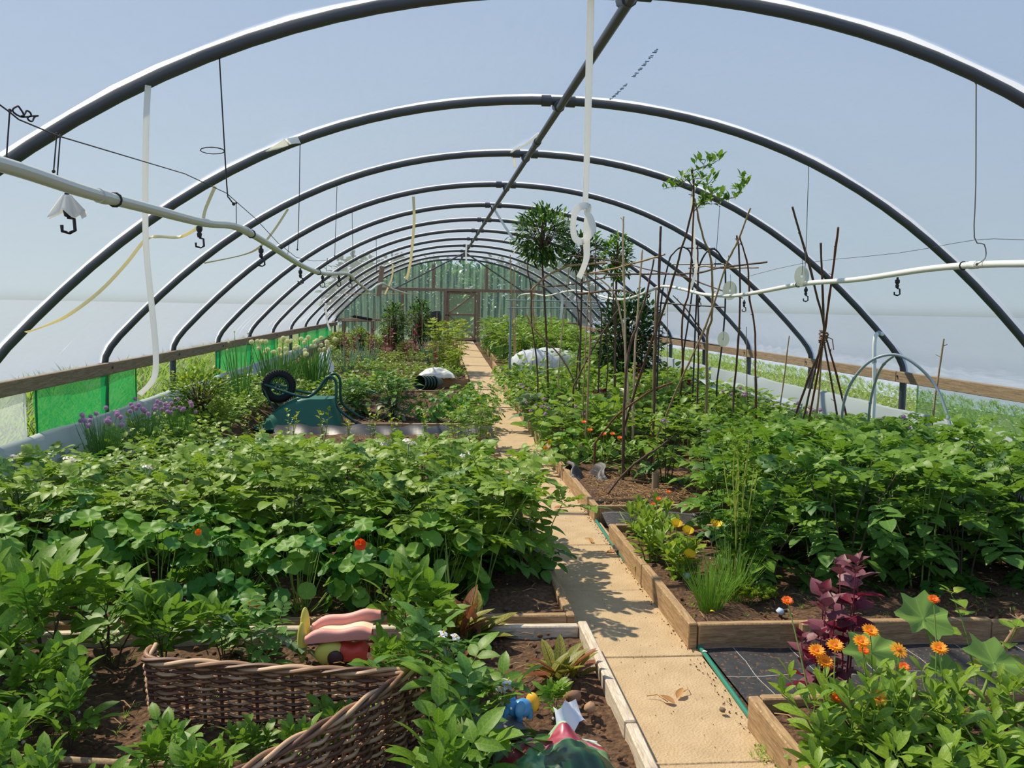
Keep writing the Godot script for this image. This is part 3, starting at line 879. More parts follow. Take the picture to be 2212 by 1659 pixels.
	stick([V(2.10, 0.30, 7.90), V(2.22, 0.74, 7.74), V(2.28, 1.03, 7.57), V(2.40, 1.43, 7.41), V(2.51, 1.96, 7.25), V(2.54, 2.15, 7.08), V(2.58, 2.41, 6.92)], 0.010, 0.007, "tan", "long pale pole slanting up to the right across the frame")
	stick([V(3.48, 0.62, 9.20), V(3.44, 1.40, 9.20)], 0.006, 0.004, "tan", "thin grey cane standing in the leaves right of the bean frame")
	stick([V(3.69, 0.52, 8.80), V(3.73, 0.95, 8.80), V(3.76, 1.32, 8.80)], 0.008, 0.006, "tan", "tan cane leaning slightly right in the tomato bed")
	stick([V(2.44, 0.90, 9.30), V(2.44, 1.17, 9.30), V(2.44, 1.81, 9.30)], 0.009, 0.008, "bamboo", "yellow bamboo cane hugging the tall dark pole")
	stick([V(2.74, 0.87, 9.80), V(2.73, 1.11, 9.80), V(2.71, 1.86, 9.80)], 0.005, 0.004, "bamboo", "thin bamboo cane in front of the dark bay bush")
	stick([V(1.11, 1.49, 10.20), V(1.19, 1.33, 10.05), V(1.33, 1.18, 9.90), V(1.48, 1.01, 9.75), V(1.60, 0.77, 9.60)], 0.009, 0.009, "dark", "dead branch slanting down to the right past the fleece tunnel")
	stick([V(1.57, 0.70, 9.40), V(1.69, 0.93, 9.45), V(1.80, 1.13, 9.50), V(1.97, 1.39, 9.55), V(2.13, 1.61, 9.60)], 0.011, 0.008, "dark", "grey branch slanting up to the right through the bean frame")
	stick([V(1.48, 0.36, 7.60), V(1.61, 0.56, 7.55), V(1.69, 0.66, 7.50), V(1.87, 0.81, 7.45), V(1.95, 0.87, 7.40), V(2.11, 0.94, 7.35)], 0.009, 0.008, "red", "low crooked branch propped between the two tall dark poles")
	stick([V(1.41, 0.11, 6.65), V(1.57, 0.27, 6.74), V(1.76, 0.39, 6.83), V(1.87, 0.43, 6.91), V(2.04, 0.53, 7.00)], 0.010, 0.007, "dark", "bent grey branch resting on the mulched soil at the bed end")
	stick([V(1.22, 1.78, 10.60), V(1.39, 1.95, 10.50), V(1.63, 2.07, 10.40), V(1.68, 2.08, 10.30), V(2.07, 2.11, 10.20)], 0.012, 0.014, "tan", "stout curved branch lying along the top of the frame at its left end")
	stick([V(1.28, 1.83, 10.40), V(1.39, 1.82, 10.25), V(1.66, 1.85, 10.10), V(1.97, 1.92, 9.95), V(2.18, 1.95, 9.80)], 0.008, 0.006, "dark", "long thin crossbar sloping gently under the stout curved branch")
	stick([V(1.66, 1.94, 9.40), V(1.85, 1.98, 8.73), V(2.02, 2.04, 8.07), V(2.01, 2.05, 7.40)], 0.010, 0.008, "tan", "pale cut crossbar sloping up to the right end of the tall dark pole")
	stick([V(1.74, 1.94, 9.20), V(2.25, 1.94, 8.95), V(2.68, 1.95, 8.69), V(2.87, 2.00, 8.43), V(3.24, 2.05, 8.18)], 0.008, 0.009, "dark", "long dark crossbar reaching to the far right of the bean frame")
	stick([V(1.66, 1.73, 9.80), V(1.83, 1.75, 9.70), V(2.04, 1.78, 9.60), V(2.17, 1.76, 9.50), V(2.23, 1.73, 9.40)], 0.013, 0.008, "dark", "dark crossbar with a knobbly cut end at mid height")
	stick([V(1.62, 2.19, 10.20), V(2.11, 2.11, 9.84), V(2.39, 2.01, 9.48), V(2.68, 1.93, 9.12), V(2.78, 1.85, 8.76), V(3.09, 1.70, 8.40)], 0.007, 0.006, "dark", "thin crossbar sloping down to the right below the white pipe")
	stick([V(2.63, 2.00, 8.75), V(2.78, 2.02, 8.67), V(2.93, 2.00, 8.58), V(3.28, 2.01, 8.50)], 0.008, 0.007, "tan", "pale wavy crossbar beside the three-way pole joint")
	stick([V(1.60, 0.57, 16.50), V(1.48, 2.55, 16.50)], 0.011, 0.009, "bamboo", "tall bamboo cane, left of a pair, standing beside the white fleece tunnel")
	stick([V(1.61, 0.58, 16.40), V(1.55, 2.31, 16.40)], 0.011, 0.009, "bamboo", "shorter bamboo cane, right of a pair, beside the white fleece tunnel")
	stick([V(3.22, 0.63, 7.35), V(3.22, 1.00, 7.10), V(3.22, 1.38, 6.85), V(3.01, 1.77, 6.60), V(2.69, 2.36, 6.35)], 0.010, 0.008, "dark", "tied hazel wigwam by the side wall, its longest pole leaning left at the top", "poles of the tied wigwam")
	stick([V(3.35, 0.57, 7.47), V(3.38, 1.31, 7.23), V(3.28, 1.48, 6.99), V(3.11, 2.13, 6.75)], 0.010, 0.008, "dark", "tied hazel wigwam by the side wall, its middle pole with a cut top", "poles of the tied wigwam")
	stick([V(3.47, 0.59, 7.59), V(3.35, 1.38, 7.12), V(3.17, 1.78, 6.66), V(2.98, 2.20, 6.19)], 0.010, 0.008, "red", "tied hazel wigwam by the side wall, its pole leaning right at the top", "poles of the tied wigwam")
	stick([V(3.43, 0.66, 7.35), V(3.45, 1.37, 7.35)], 0.010, 0.008, "tan", "tied hazel wigwam by the side wall, its short front leg", "poles of the tied wigwam")
	stick([V(3.73, 0.42, 7.47), V(3.45, 1.37, 7.35)], 0.010, 0.008, "dark", "tied hazel wigwam by the side wall, its inner right leg", "poles of the tied wigwam")
	stick([V(3.92, 0.28, 7.59), V(3.69, 0.89, 7.47), V(3.47, 1.37, 7.35)], 0.010, 0.008, "red", "tied hazel wigwam by the side wall, its outer right leg", "poles of the tied wigwam")
	wig_tie(V(3.29, 1.37, 7.00))
	stick([V(4.05, 0.58, 6.60), V(4.07, 0.94, 6.60), V(4.11, 1.38, 6.60)], 0.009, 0.007, "tan", "slim tan cane leaning beside the small pipe hoops")
	stick([V(2.41, 0.19, 3.30), V(2.41, 0.36, 3.20)], 0.014, 0.011, "tan", "rough tan cane at the frame edge beside the squash leaves")
	rail_pipe([V(1.15, 1.67, 13.40), V(3.40, 1.66, 13.40)], "upper of two pale grey-blue rails crossing behind the bean frame")
	rail_pipe([V(1.17, 1.55, 13.40), V(3.40, 1.59, 13.40)], "lower of two pale grey-blue rails crossing behind the bean frame")
	grey_board([V(-1.10, 1.73, 18.30), V(-1.03, 2.36, 18.30)])
	water_pipe([V(-0.88, 1.83, 1.45), V(-0.88, 1.85, 1.88), V(-0.88, 1.85, 2.31), V(-0.88, 1.86, 2.73), V(-0.88, 1.88, 3.48), V(-0.87, 1.91, 4.00), V(-0.85, 1.88, 4.60), V(-0.85, 1.82, 5.80), V(-0.85, 1.81, 7.00), V(-0.81, 1.86, 8.40), V(-0.82, 1.84, 9.20), V(-0.79, 1.75, 10.60), V(-0.81, 1.75, 11.60), V(-0.79, 1.85, 12.80), V(-0.76, 1.90, 14.00), V(-0.71, 1.85, 16.00), V(-0.53, 1.81, 19.00)], "left")
	water_pipe([V(2.53, 1.79, 3.20), V(2.52, 1.80, 3.50), V(2.53, 1.81, 3.80), V(2.56, 1.81, 4.30), V(2.59, 1.78, 5.10), V(2.56, 1.77, 5.80), V(2.64, 1.73, 6.80), V(2.73, 1.71, 7.70), V(2.69, 1.73, 8.40), V(2.69, 1.80, 9.20), V(2.67, 1.84, 9.90), V(2.66, 1.79, 10.50), V(2.61, 1.71, 11.30), V(2.58, 1.70, 12.00), V(2.58, 1.75, 13.00), V(2.58, 1.81, 13.80), V(2.56, 1.88, 15.50), V(2.53, 1.86, 17.00), V(2.52, 1.82, 19.00), V(2.44, 1.89, 21.00), V(2.37, 1.88, 23.00), V(2.37, 1.79, 24.00)], "right")
	cord([V(-0.88, 2.58, 3.76), V(-0.87, 2.21, 3.79), V(-0.87, 2.04, 3.83), V(-0.87, 2.02, 3.86), V(-0.86, 2.00, 3.90)], 0.0030, "dark knotted cord with a small loop, hanging from the first hoop at left")
	cord([V(-0.85, 2.59, 5.76), V(-0.86, 2.13, 5.76), V(-0.87, 1.92, 5.76)], 0.0026, "dark cord hanging from the second hoop at left")
	cord([V(-0.83, 2.60, 7.76), V(-0.85, 1.99, 7.76)], 0.0026, "thin dark cord hanging from the third hoop at left")
	cord([V(-0.88, 2.58, 9.76), V(-0.87, 2.05, 9.76)], 0.0030, "thin dark cord hanging from the fourth hoop at left")
	cord([V(-0.87, 2.63, 13.76), V(-0.86, 2.09, 13.76)], 0.0035, "thin dark cord hanging from the sixth hoop at left")
	cord([V(2.43, 2.62, 3.78), V(2.46, 2.17, 3.78), V(2.47, 1.93, 3.78), V(2.52, 1.90, 3.78), V(2.53, 1.84, 3.78), V(2.49, 1.81, 3.78)], 0.0028, "twisted cord hanging from the first hoop at right down to the wire")
	cord([V(2.55, 2.58, 5.78), V(2.56, 1.94, 5.78), V(2.55, 1.77, 5.78)], 0.0026, "pale twisted cord hanging from the second hoop at right behind the wigwam")
	cord([V(2.61, 2.52, 7.78), V(2.59, 1.98, 7.78)], 0.0026, "thin cord hanging from the third hoop at right under the leafy twigs")
	cord([V(-0.88, 1.97, 1.58), V(-0.88, 1.97, 1.89), V(-0.88, 1.96, 2.17), V(-0.88, 2.04, 3.86), V(-0.88, 1.87, 5.78), V(-0.88, 1.97, 7.99)], 0.0018, "long thin wire carrying the white pipe along the left side")
	cord([V(2.62, 1.91, 3.40), V(3.06, 1.97, 4.26), V(3.35, 2.04, 5.12), V(3.34, 2.01, 5.98), V(3.01, 1.97, 6.84), V(2.81, 1.87, 7.70)], 0.0016, "long thin wire carrying the white pipe along the right side")
	cord([V(-0.91, 1.98, 2.00), V(-0.92, 1.88, 2.00)], 0.0018, "wire hanger at the far left end of the left pipe")
	cord([V(-0.92, 1.98, 2.26), V(-0.93, 1.89, 2.26)], 0.0018, "left of two wire hangers above the white rag")
	cord([V(-0.92, 1.98, 2.28), V(-0.93, 1.88, 2.28)], 0.0018, "right of two wire hangers above the white rag")
	cord([V(-0.86, 2.01, 3.95), V(-0.86, 1.91, 3.95)], 0.0018, "wire hanger below the knotted cord")
	cord([V(-0.88, 1.94, 5.50), V(-0.89, 1.87, 5.50)], 0.0018, "first thin wire hanger past the black sprinklers")
	cord([V(-0.86, 1.94, 7.30), V(-0.87, 1.82, 7.30)], 0.0018, "second thin wire hanger past the black sprinklers")
	sprinkler(V(-0.94, 1.85, 2.36), 0)
	sprinkler(V(-0.96, 1.90, 3.72), 1)
	sprinkler(V(-0.86, 1.86, 4.50), 2)
	sprinkler(V(-0.85, 1.80, 5.75), 3)
	sprinkler(V(-0.85, 1.80, 6.90), 4)
	sprinkler(V(-0.83, 1.83, 7.90), 5)
	sprinkler(V(-0.82, 1.84, 8.90), 6)
	sprinkler(V(2.60, 1.78, 4.65), 7)
	sprinkler(V(2.56, 1.75, 5.75), 8)
	sprinkler(V(2.70, 1.67, 7.30), 9)
	sprinkler(V(2.68, 1.71, 8.50), 10)
	strap([V(0.67, 2.95, 3.80), V(0.67, 2.68, 3.80), V(0.67, 2.25, 3.80), V(0.67, 2.03, 3.80), V(0.69, 1.97, 3.79), V(0.70, 1.92, 3.78), V(0.66, 1.87, 3.77), V(0.62, 1.88, 3.76), V(0.61, 1.95, 3.76), V(0.63, 2.01, 3.77), V(0.68, 2.02, 3.79), V(0.68, 1.95, 3.81), V(0.68, 1.87, 3.81), V(0.68, 1.79, 3.81), V(0.65, 1.71, 3.81)], 0.032, "long white plastic strap with a loop, hanging in the middle from the first hoop")
	strap([V(-1.16, 2.45, 3.74), V(-1.17, 2.31, 3.74), V(-1.18, 2.01, 3.74), V(-1.18, 1.78, 3.74), V(-1.16, 1.52, 3.74), V(-1.15, 1.36, 3.74), V(-1.16, 1.25, 3.74), V(-1.22, 1.18, 3.74)], 0.024, "long white strap with a curled end, hanging from the first hoop at left")
	strap([V(-1.37, 2.30, 5.70), V(-1.43, 2.16, 5.70), V(-1.44, 2.07, 5.65), V(-1.47, 2.02, 5.60), V(-1.57, 1.97, 5.60), V(-1.70, 1.97, 5.60), V(-1.76, 1.94, 5.55), V(-1.86, 1.79, 5.50), V(-2.00, 1.62, 5.45), V(-2.16, 1.48, 5.40), V(-2.30, 1.41, 5.40), V(-2.43, 1.37, 5.45)], 0.020, "cream strap curving from the second hoop down to the left wall")
	strap([V(-1.24, 2.38, 7.70), V(-1.37, 2.18, 7.70), V(-1.48, 2.04, 7.65), V(-1.63, 1.97, 7.65), V(-1.95, 1.90, 7.70)], 0.018, "thin yellowed strap drooping from the third hoop at left")
	strap([V(-0.21, 2.76, 9.70), V(-0.20, 2.48, 9.70), V(-0.23, 2.10, 9.70), V(-0.25, 1.97, 9.70), V(-0.28, 1.85, 9.70)], 0.030, "cream strap with a curved end, hanging from the fourth hoop")
	strap([V(0.79, 2.92, 11.70), V(1.08, 2.43, 11.40), V(1.34, 2.11, 11.10), V(1.58, 1.77, 10.80), V(1.62, 1.67, 10.70), V(1.60, 1.43, 10.65)], 0.035, "white strap stretched from the ridge down to a twisted pole")
	strap([V(-1.88, 1.57, 15.70), V(-1.86, 1.28, 15.70), V(-1.80, 1.08, 15.70)], 0.035, "short white strap hanging by the left wall far along")
	strap([V(-0.79, 2.38, 17.70), V(-0.80, 2.11, 17.70), V(-0.94, 1.77, 17.70)], 0.035, "cream curved strap hanging before the end wall")
	strap([V(0.70, 2.82, 17.80), V(0.69, 2.61, 17.80), V(0.71, 2.42, 17.80)], 0.035, "short white strap end hanging from the ridge far along")
	strap([V(-0.85, 2.61, 5.72), V(-0.91, 2.59, 5.68), V(-0.98, 2.56, 5.70), V(-1.05, 2.53, 5.74)], 0.050, "loose white tape flap peeling from the second hoop at left")
	strap([V(2.35, 2.68, 7.70), V(2.34, 2.57, 7.75), V(2.41, 2.30, 7.90), V(2.47, 2.05, 8.00), V(2.51, 1.95, 8.10), V(2.46, 1.77, 8.10)], 0.030, "white strap tied down along the bent pole with leafy twigs")
	strap([V(0.82, 2.92, 6.80), V(0.77, 2.91, 7.20), V(0.69, 2.93, 7.70), V(0.72, 2.88, 7.80), V(0.75, 2.84, 8.00)], 0.024, "white strap wrapped under the ridge beside the third hoop")
	leafy_twig([V(1.99, 2.36, 6.51), V(2.07, 2.43, 6.45), V(2.16, 2.41, 6.39), V(2.25, 2.42, 6.33), V(2.26, 2.48, 6.27), V(2.27, 2.51, 6.21)], 64, "leafy twig reaching far right from the top of the dark bent pole")
	leafy_twig([V(1.95, 2.62, 6.51), V(2.00, 2.64, 6.41), V(2.05, 2.65, 6.31), V(2.07, 2.67, 6.21)], 34, "leafy twig at the very top of the dark bent pole")
	leafy_twig([V(1.97, 2.52, 6.51), V(2.00, 2.52, 6.41), V(2.02, 2.50, 6.31), V(2.03, 2.54, 6.21)], 30, "short leafy twig on the upper right of the dark bent pole")
	leafy_twig([V(1.97, 2.50, 6.51), V(1.90, 2.55, 6.44), V(1.83, 2.49, 6.36), V(1.74, 2.47, 6.29), V(1.66, 2.44, 6.21)], 34, "leafy twig reaching left from the dark bent pole")
	leafy_twig([V(1.99, 2.33, 6.51), V(2.01, 2.37, 6.41), V(2.05, 2.39, 6.31), V(2.08, 2.35, 6.21)], 44, "lowest leafy twig of the dark bent pole")
	black_frame([V(2.73, 0.84, 10.20), V(2.74, 1.61, 10.20), V(2.82, 2.13, 10.20), V(2.88, 2.25, 10.20), V(2.95, 2.31, 10.20), V(3.02, 2.31, 10.20), V(3.09, 2.23, 10.20), V(3.13, 1.94, 10.20), V(3.09, 1.46, 10.20), V(3.05, 1.13, 10.20), V(3.04, 0.84, 10.20)], [V(2.99, 1.47, 9.60), V(3.00, 1.94, 9.60), V(3.01, 2.07, 9.60), V(3.09, 2.23, 9.60), V(3.18, 2.26, 9.60), V(3.26, 2.18, 9.60), V(3.31, 2.07, 9.60), V(3.33, 1.61, 9.60), V(3.31, 1.17, 9.60), V(3.27, 0.78, 9.60)], [[V(3.02, 2.31, 10.20), V(3.18, 2.27, 9.60)], [V(2.83, 2.11, 10.20), V(3.30, 2.10, 9.60)], [V(2.73, 1.65, 10.20), V(3.33, 1.61, 9.60)], [V(2.74, 1.25, 10.20), V(3.31, 1.17, 9.60)]])
	disc(V(2.53, 1.82, 5.76), 0.070, "scratched disc hung on the white pipe beside the wigwam")
	disc(V(2.92, 1.77, 8.30), 0.093, "pale disc hung in front of the second hoop by the black frame")
	disc(V(3.29, 1.25, 9.50), 0.087, "small disc tied low on the black frame leg")
	pipe_hoop([V(3.58, 0.54, 7.20), V(3.55, 0.84, 7.09), V(3.58, 1.05, 6.97), V(3.66, 1.19, 6.86), V(3.78, 1.24, 6.75), V(3.89, 1.18, 6.64), V(4.01, 1.02, 6.53), V(4.05, 0.81, 6.41), V(4.05, 0.62, 6.30)], 0.012, "grey plastic pipe hoop, wide one spanning the bed by the right wall")
	pipe_hoop([V(3.99, 0.46, 7.50), V(3.91, 0.78, 7.33), V(3.86, 1.02, 7.15), V(3.82, 1.15, 6.97), V(3.81, 1.23, 6.80)], 0.012, "grey plastic pipe hoop, narrow one crossing under the wide hoop")
	pipe_hoop([V(4.09, 0.79, 7.60), V(4.08, 1.13, 7.62), V(4.09, 1.33, 7.65), V(4.13, 1.39, 7.67), V(4.19, 1.38, 7.70)], 0.018, "white plastic hose hooked over a hoop by the right wall")

# ---------------------------------------------------------------- wheelbarrow, basketwork, bags, toys, pots
func wheelbarrow() -> void:
	var o := V(-1.55, 0.09, 10.45)
	var t := thing("wheelbarrow", "dark green wheelbarrow lying upside down on the soil, wheel in the air", "wheelbarrow", o)
	var gm := mat("green_paint", C(22, 78, 66), 0.35)
	var gp := mat("green_tub", C(28, 104, 84), 0.42, 0.12)
	var rub := mat("tyre_rubber", C(30, 30, 31), 0.85)
	# tub: rounded oblong sections from the rim on the ground up to the flat bottom
	var g := Geo.new()
	var n := 72
	var lv := 14
	for j in lv + 1:
		var f := float(j) / lv
		var e := 1.0 - pow(1.0 - f, 1.6)
		var xl := lerpf(-0.50, 0.06, f)
		var xr := lerpf(0.52, 0.40, e)
		var hw := lerpf(0.34, 0.20, e)
		var y := 0.36 * sin(f * PI * 0.5) + (0.02 if j == 0 else 0.0)
		for i in n + 1:
			var a := TAU * i / n
			var cx := signf(cos(a)) * pow(absf(cos(a)), 0.45)
			var cz := signf(sin(a)) * pow(absf(sin(a)), 0.45)
			var x := lerpf(xl, xr, (cx + 1) * 0.5)
			var z := cz * hw
			var rib := 0.0
			if cx < -0.9 and f < 0.93: rib = 0.008 * sin(z * 130.0)
			g.p(Vector3(x - rib, y + rib * 0.8, z), Vector2(float(i) / n, f))
	for j in lv:
		for i in n:
			var q := j * (n + 1) + i
			g.quad(q, q + 1, q + n + 2, q + n + 1)
	var c := g.p(Vector3(0.22, 0.37, 0))
	for i in n: g.tri(c, lv * (n + 1) + i, lv * (n + 1) + i + 1)
	part("tub", g, gp, t)
	g = Geo.new()
	var rim := []
	for i in 41:
		var a := TAU * i / 40
		rim.append(Vector3(0.01 + signf(cos(a)) * pow(absf(cos(a)), 0.45) * 0.52, 0.015, signf(sin(a)) * pow(absf(sin(a)), 0.45) * 0.35))
	g.tube(rim, 0.014, 6, false)
	part("rolled_rim", g, gp, t)
	for s in [-1, 1]:
		g = Geo.new()
		var z: float = 0.21 * s
		var p := [Vector3(-0.44, 0.53, 0.07 * s), Vector3(-0.20, 0.455, z * 0.8), Vector3(0.0, 0.40, z), Vector3(0.13, 0.392, z), Vector3(0.24, 0.48, z), Vector3(0.32, 0.60, z), Vector3(0.385, 0.625, z), Vector3(0.445, 0.55, z), Vector3(0.462, 0.28, z * 1.15), Vector3(0.64, 0.12, z * 1.25), Vector3(0.78, 0.04, z * 1.25)]
		g.tube(smooth(p, 6), 0.0165, 9)
		part("frame_tube", g, gm, t)
		g = Geo.new()
		g.tube([Vector3(-0.44, 0.52, 0.075 * s), Vector3(-0.33, 0.30, 0.13 * s), Vector3(-0.24, 0.16, 0.17 * s)], 0.012, 7)
		part("nose_strut", g, gm, t)
		g = Geo.new()
		g.tube([Vector3(0.68, 0.095, z * 1.25), Vector3(0.80, 0.032, z * 1.25)], 0.021, 9)
		part("handle_grip", g, mat("black_plastic", C(26, 27, 29), 0.4), t)
	g = Geo.new()
	g.tube([Vector3(0.25, 0.49, -0.21), Vector3(0.25, 0.49, 0.21)], 0.012, 7)
	part("cross_brace", g, gm, t)
	var wt := Transform3D(Basis(Vector3(1, 0, 0), PI / 2).rotated(Vector3.UP, 0.28), Vector3(-0.25, 0.49, 0.02))
	g = Geo.new()
	var pr := []
	for k in 13:
		var a := TAU * k / 12.0
		pr.append(Vector2(0.152 + 0.043 * cos(a), 0.043 * sin(a)))
	g.lathe(pr, 36, wt)
	for k in 40:   # tread blocks
		var a := TAU * k / 40.0
		for s in [-1, 1]:
			g.box(wt * Vector3(cos(a + s * 0.04) * 0.192, s * 0.018, sin(a + s * 0.04) * 0.192), Vector3(0.012, 0.030, 0.016), wt.basis * Basis(Vector3.UP, -a))
	var wh := part("wheel", g, rub, t)
	g = Geo.new()
	g.lathe([Vector2(0.098, -0.03), Vector2(0.118, -0.026), Vector2(0.124, 0), Vector2(0.118, 0.026), Vector2(0.098, 0.03), Vector2(0.098, -0.03)], 36, wt)
	g.lathe([Vector2(0, -0.04), Vector2(0.022, -0.04), Vector2(0.026, 0), Vector2(0.022, 0.04), Vector2(0, 0.04)], 14, wt)
	for k in 20:
		var a := TAU * k / 20.0
		g.tube([wt * Vector3(cos(a) * 0.02, 0.012 * (1 if k % 2 else -1), sin(a) * 0.02), wt * Vector3(cos(a) * 0.104, 0.0, sin(a) * 0.104)], 0.0042, 4, false)
	part("rim", g, gm, wh)
	g = Geo.new()
	g.tube([wt * Vector3(0, -0.075, 0), wt * Vector3(0, 0.075, 0)], 0.0085, 8)
	tagged(part("axle", g, mat("bright_steel", C(200, 200, 200), 0.3, 0, {"metallic": 0.8}), wh), "bright steel axle end", "")

func wicker(pts: Array, h: float, label: String, lean: Vector3) -> void:
	# a woven willow panel along a path of ground points; stakes, withies row by row, a twisted rim
	var o: Vector3 = pts[0]
	var path := smooth(pts, 14)
	for i in path.size(): path[i] -= o
	var t := thing("wicker_panel", label, "wicker panel", o, 0, "wicker panels in the young potatoes")
	var lens := [0.0]
	for i in path.size() - 1: lens.append(lens[i] + path[i].distance_to(path[i + 1]))
	var total: float = lens[lens.size() - 1]
	var at := func(s: float) -> Array:
		var k := 0
		while k < path.size() - 2 and lens[k + 1] < s: k += 1
		var f: float = clampf((s - lens[k]) / maxf(lens[k + 1] - lens[k], 1e-5), 0, 1)
		var d: Vector3 = (path[k + 1] - path[k]).normalized()
		return [path[k].lerp(path[k + 1], f), d.cross(Vector3.UP)]
	var ns := int(total / 0.062)
	var stakes := [mat("willow_dark", C(104, 70, 50), 0.55), mat("willow_mid", C(150, 110, 78), 0.5), mat("willow_pale", C(196, 158, 120), 0.5)]
	for i in ns + 1:
		var a: Array = at.call(total * i / ns)
		var g := Geo.new()
		g.tube([a[0] + Vector3(0, -0.04, 0), a[0] + lean * 0.5 + Vector3(0, h * 0.5, 0), a[0] + lean + Vector3(rf(-0.004, 0.004), h + rf(0.0, 0.012), 0)], 0.0065, 6)
		part("stake", g, stakes[0], t)
	var rows := int(h / 0.0125)
	for r in rows:
		var g := Geo.new()
		var y := 0.010 + r * 0.0125
		var q := []
		var rr := []
		var ph := PI * (r % 2)
		var thick := rf(0.0058, 0.0072)
		for k in ns * 4 + 1:
			var a: Array = at.call(total * k / (ns * 4.0))
			q.append(a[0] + lean * (y / h) + a[1] * (0.0105 * sin(PI * k / 4.0 + ph + PI / 2)) + Vector3(0, y + 0.0025 * sin(k * 0.23 + r * 1.7), 0))
			rr.append(thick * (1.0 + 0.15 * sin(k * 0.11 + r * 2.1)))
		g.tube(q, rr, 5)
		part("withy", g, stakes[[1, 0, 2, 1, 1, 0, 2, 0][(r * 5 + int(h * 100)) % 8]], t)
	for s in 3:
		var g := Geo.new()
		var q := []
		for k in ns * 5 + 1:
			var a: Array = at.call(total * k / (ns * 5.0))
			var w := TAU * k / 26.0 + s * TAU / 3.0
			q.append(a[0] + lean + a[1] * (0.010 * cos(w)) + Vector3(0, h + 0.008 + 0.010 * sin(w), 0))
		g.tube(q, 0.0085, 6)
		part("rim_withy", g, stakes[[1, 2, 0][s]], t)

func bag_print() -> ImageTexture:
	var im := Image.create(256, 256, false, Image.FORMAT_RGB8)
	var n := FastNoiseLite.new()
	n.frequency = 0.018; n.fractal_octaves = 3; n.seed = 3
	for y in 256:
		for x in 256:
			var u := x / 255.0
			var v := 1.0 - y / 255.0
			var k := n.get_noise_2d(x, y)
			var c := C(150, 176, 110).lerp(C(66, 124, 84), clampf(k * 1.4 + 0.5, 0, 1))        # leafy background
			if v > 0.72: c = C(214, 222, 190).lerp(C(120, 170, 120), clampf(k + 0.5, 0, 1))
			var dx := (u - 0.66) / 0.34
			var dy := (v - 0.36) / 0.30
			if dx * dx + dy * dy < 1.0:      # a ribbed green squash
				var rib := absf(sin(dx * 7.0 + dy * dy * 1.2))
				c = C(18, 52, 34).lerp(C(70, 112, 66), (1.0 - rib) * 0.6 + clampf(k * 0.5, 0, 1))
			if absf(v - 0.72 - 0.14 * (u - 0.5) - 0.04 * k) < 0.075: c = C(150, 42, 62).lerp(C(206, 130, 140), clampf(k * 1.6 + 0.3, 0, 1))
			if u < 0.14 and v < 0.6: c = C(170, 110, 44).lerp(C(90, 110, 50), v + k)
			if v > 0.92: c = C(226, 230, 236)
			im.set_pixel(x, y, c)
	return ImageTexture.create_from_image(im)

func pillow(w: float, d: float, h: float, fold: float, peak: Vector3, seed_: int, nu := 36, nv := 28) -> Geo:
	var g := Geo.new()
	var ns := FastNoiseLite.new()
	ns.seed = seed_; ns.frequency = 1.1; ns.fractal_octaves = 3
	for s in 2:
		var st := g.v.size()
		for i in nu + 1:
			for j in nv + 1:
				var u := float(i) / nu
				var v := float(j) / nv
				var e := pow(maxf(sin(PI * u) * sin(PI * v), 0.0), 0.45)
				var y := h * e * (1.0 + fold * ns.get_noise_2d(u * 2.2, v * 2.2)) if s == 0 else -0.01 * e
				if s == 0: y += peak.y * exp(-((u - peak.x) * (u - peak.x) + (v - peak.z) * (v - peak.z)) / 0.012)
				g.p(Vector3((u - 0.5) * w * (1 + 0.10 * ns.get_noise_1d(v * 3)), y + 0.01 * fold * ns.get_noise_2d(u * 5, v * 5) * e, -(v - 0.5) * d * (1 + 0.1 * ns.get_noise_1d(u * 3 + 7))), Vector2(u, 1 - v) if s == 0 else Vector2(u, v))
		for i in nu:
			for j in nv:
				var q := st + i * (nv + 1) + j
				if s == 0: g.quad(q, q + 1, q + nv + 2, q + nv + 1)
				else: g.quad(q, q + nv + 1, q + nv + 2, q + 1)
	return g

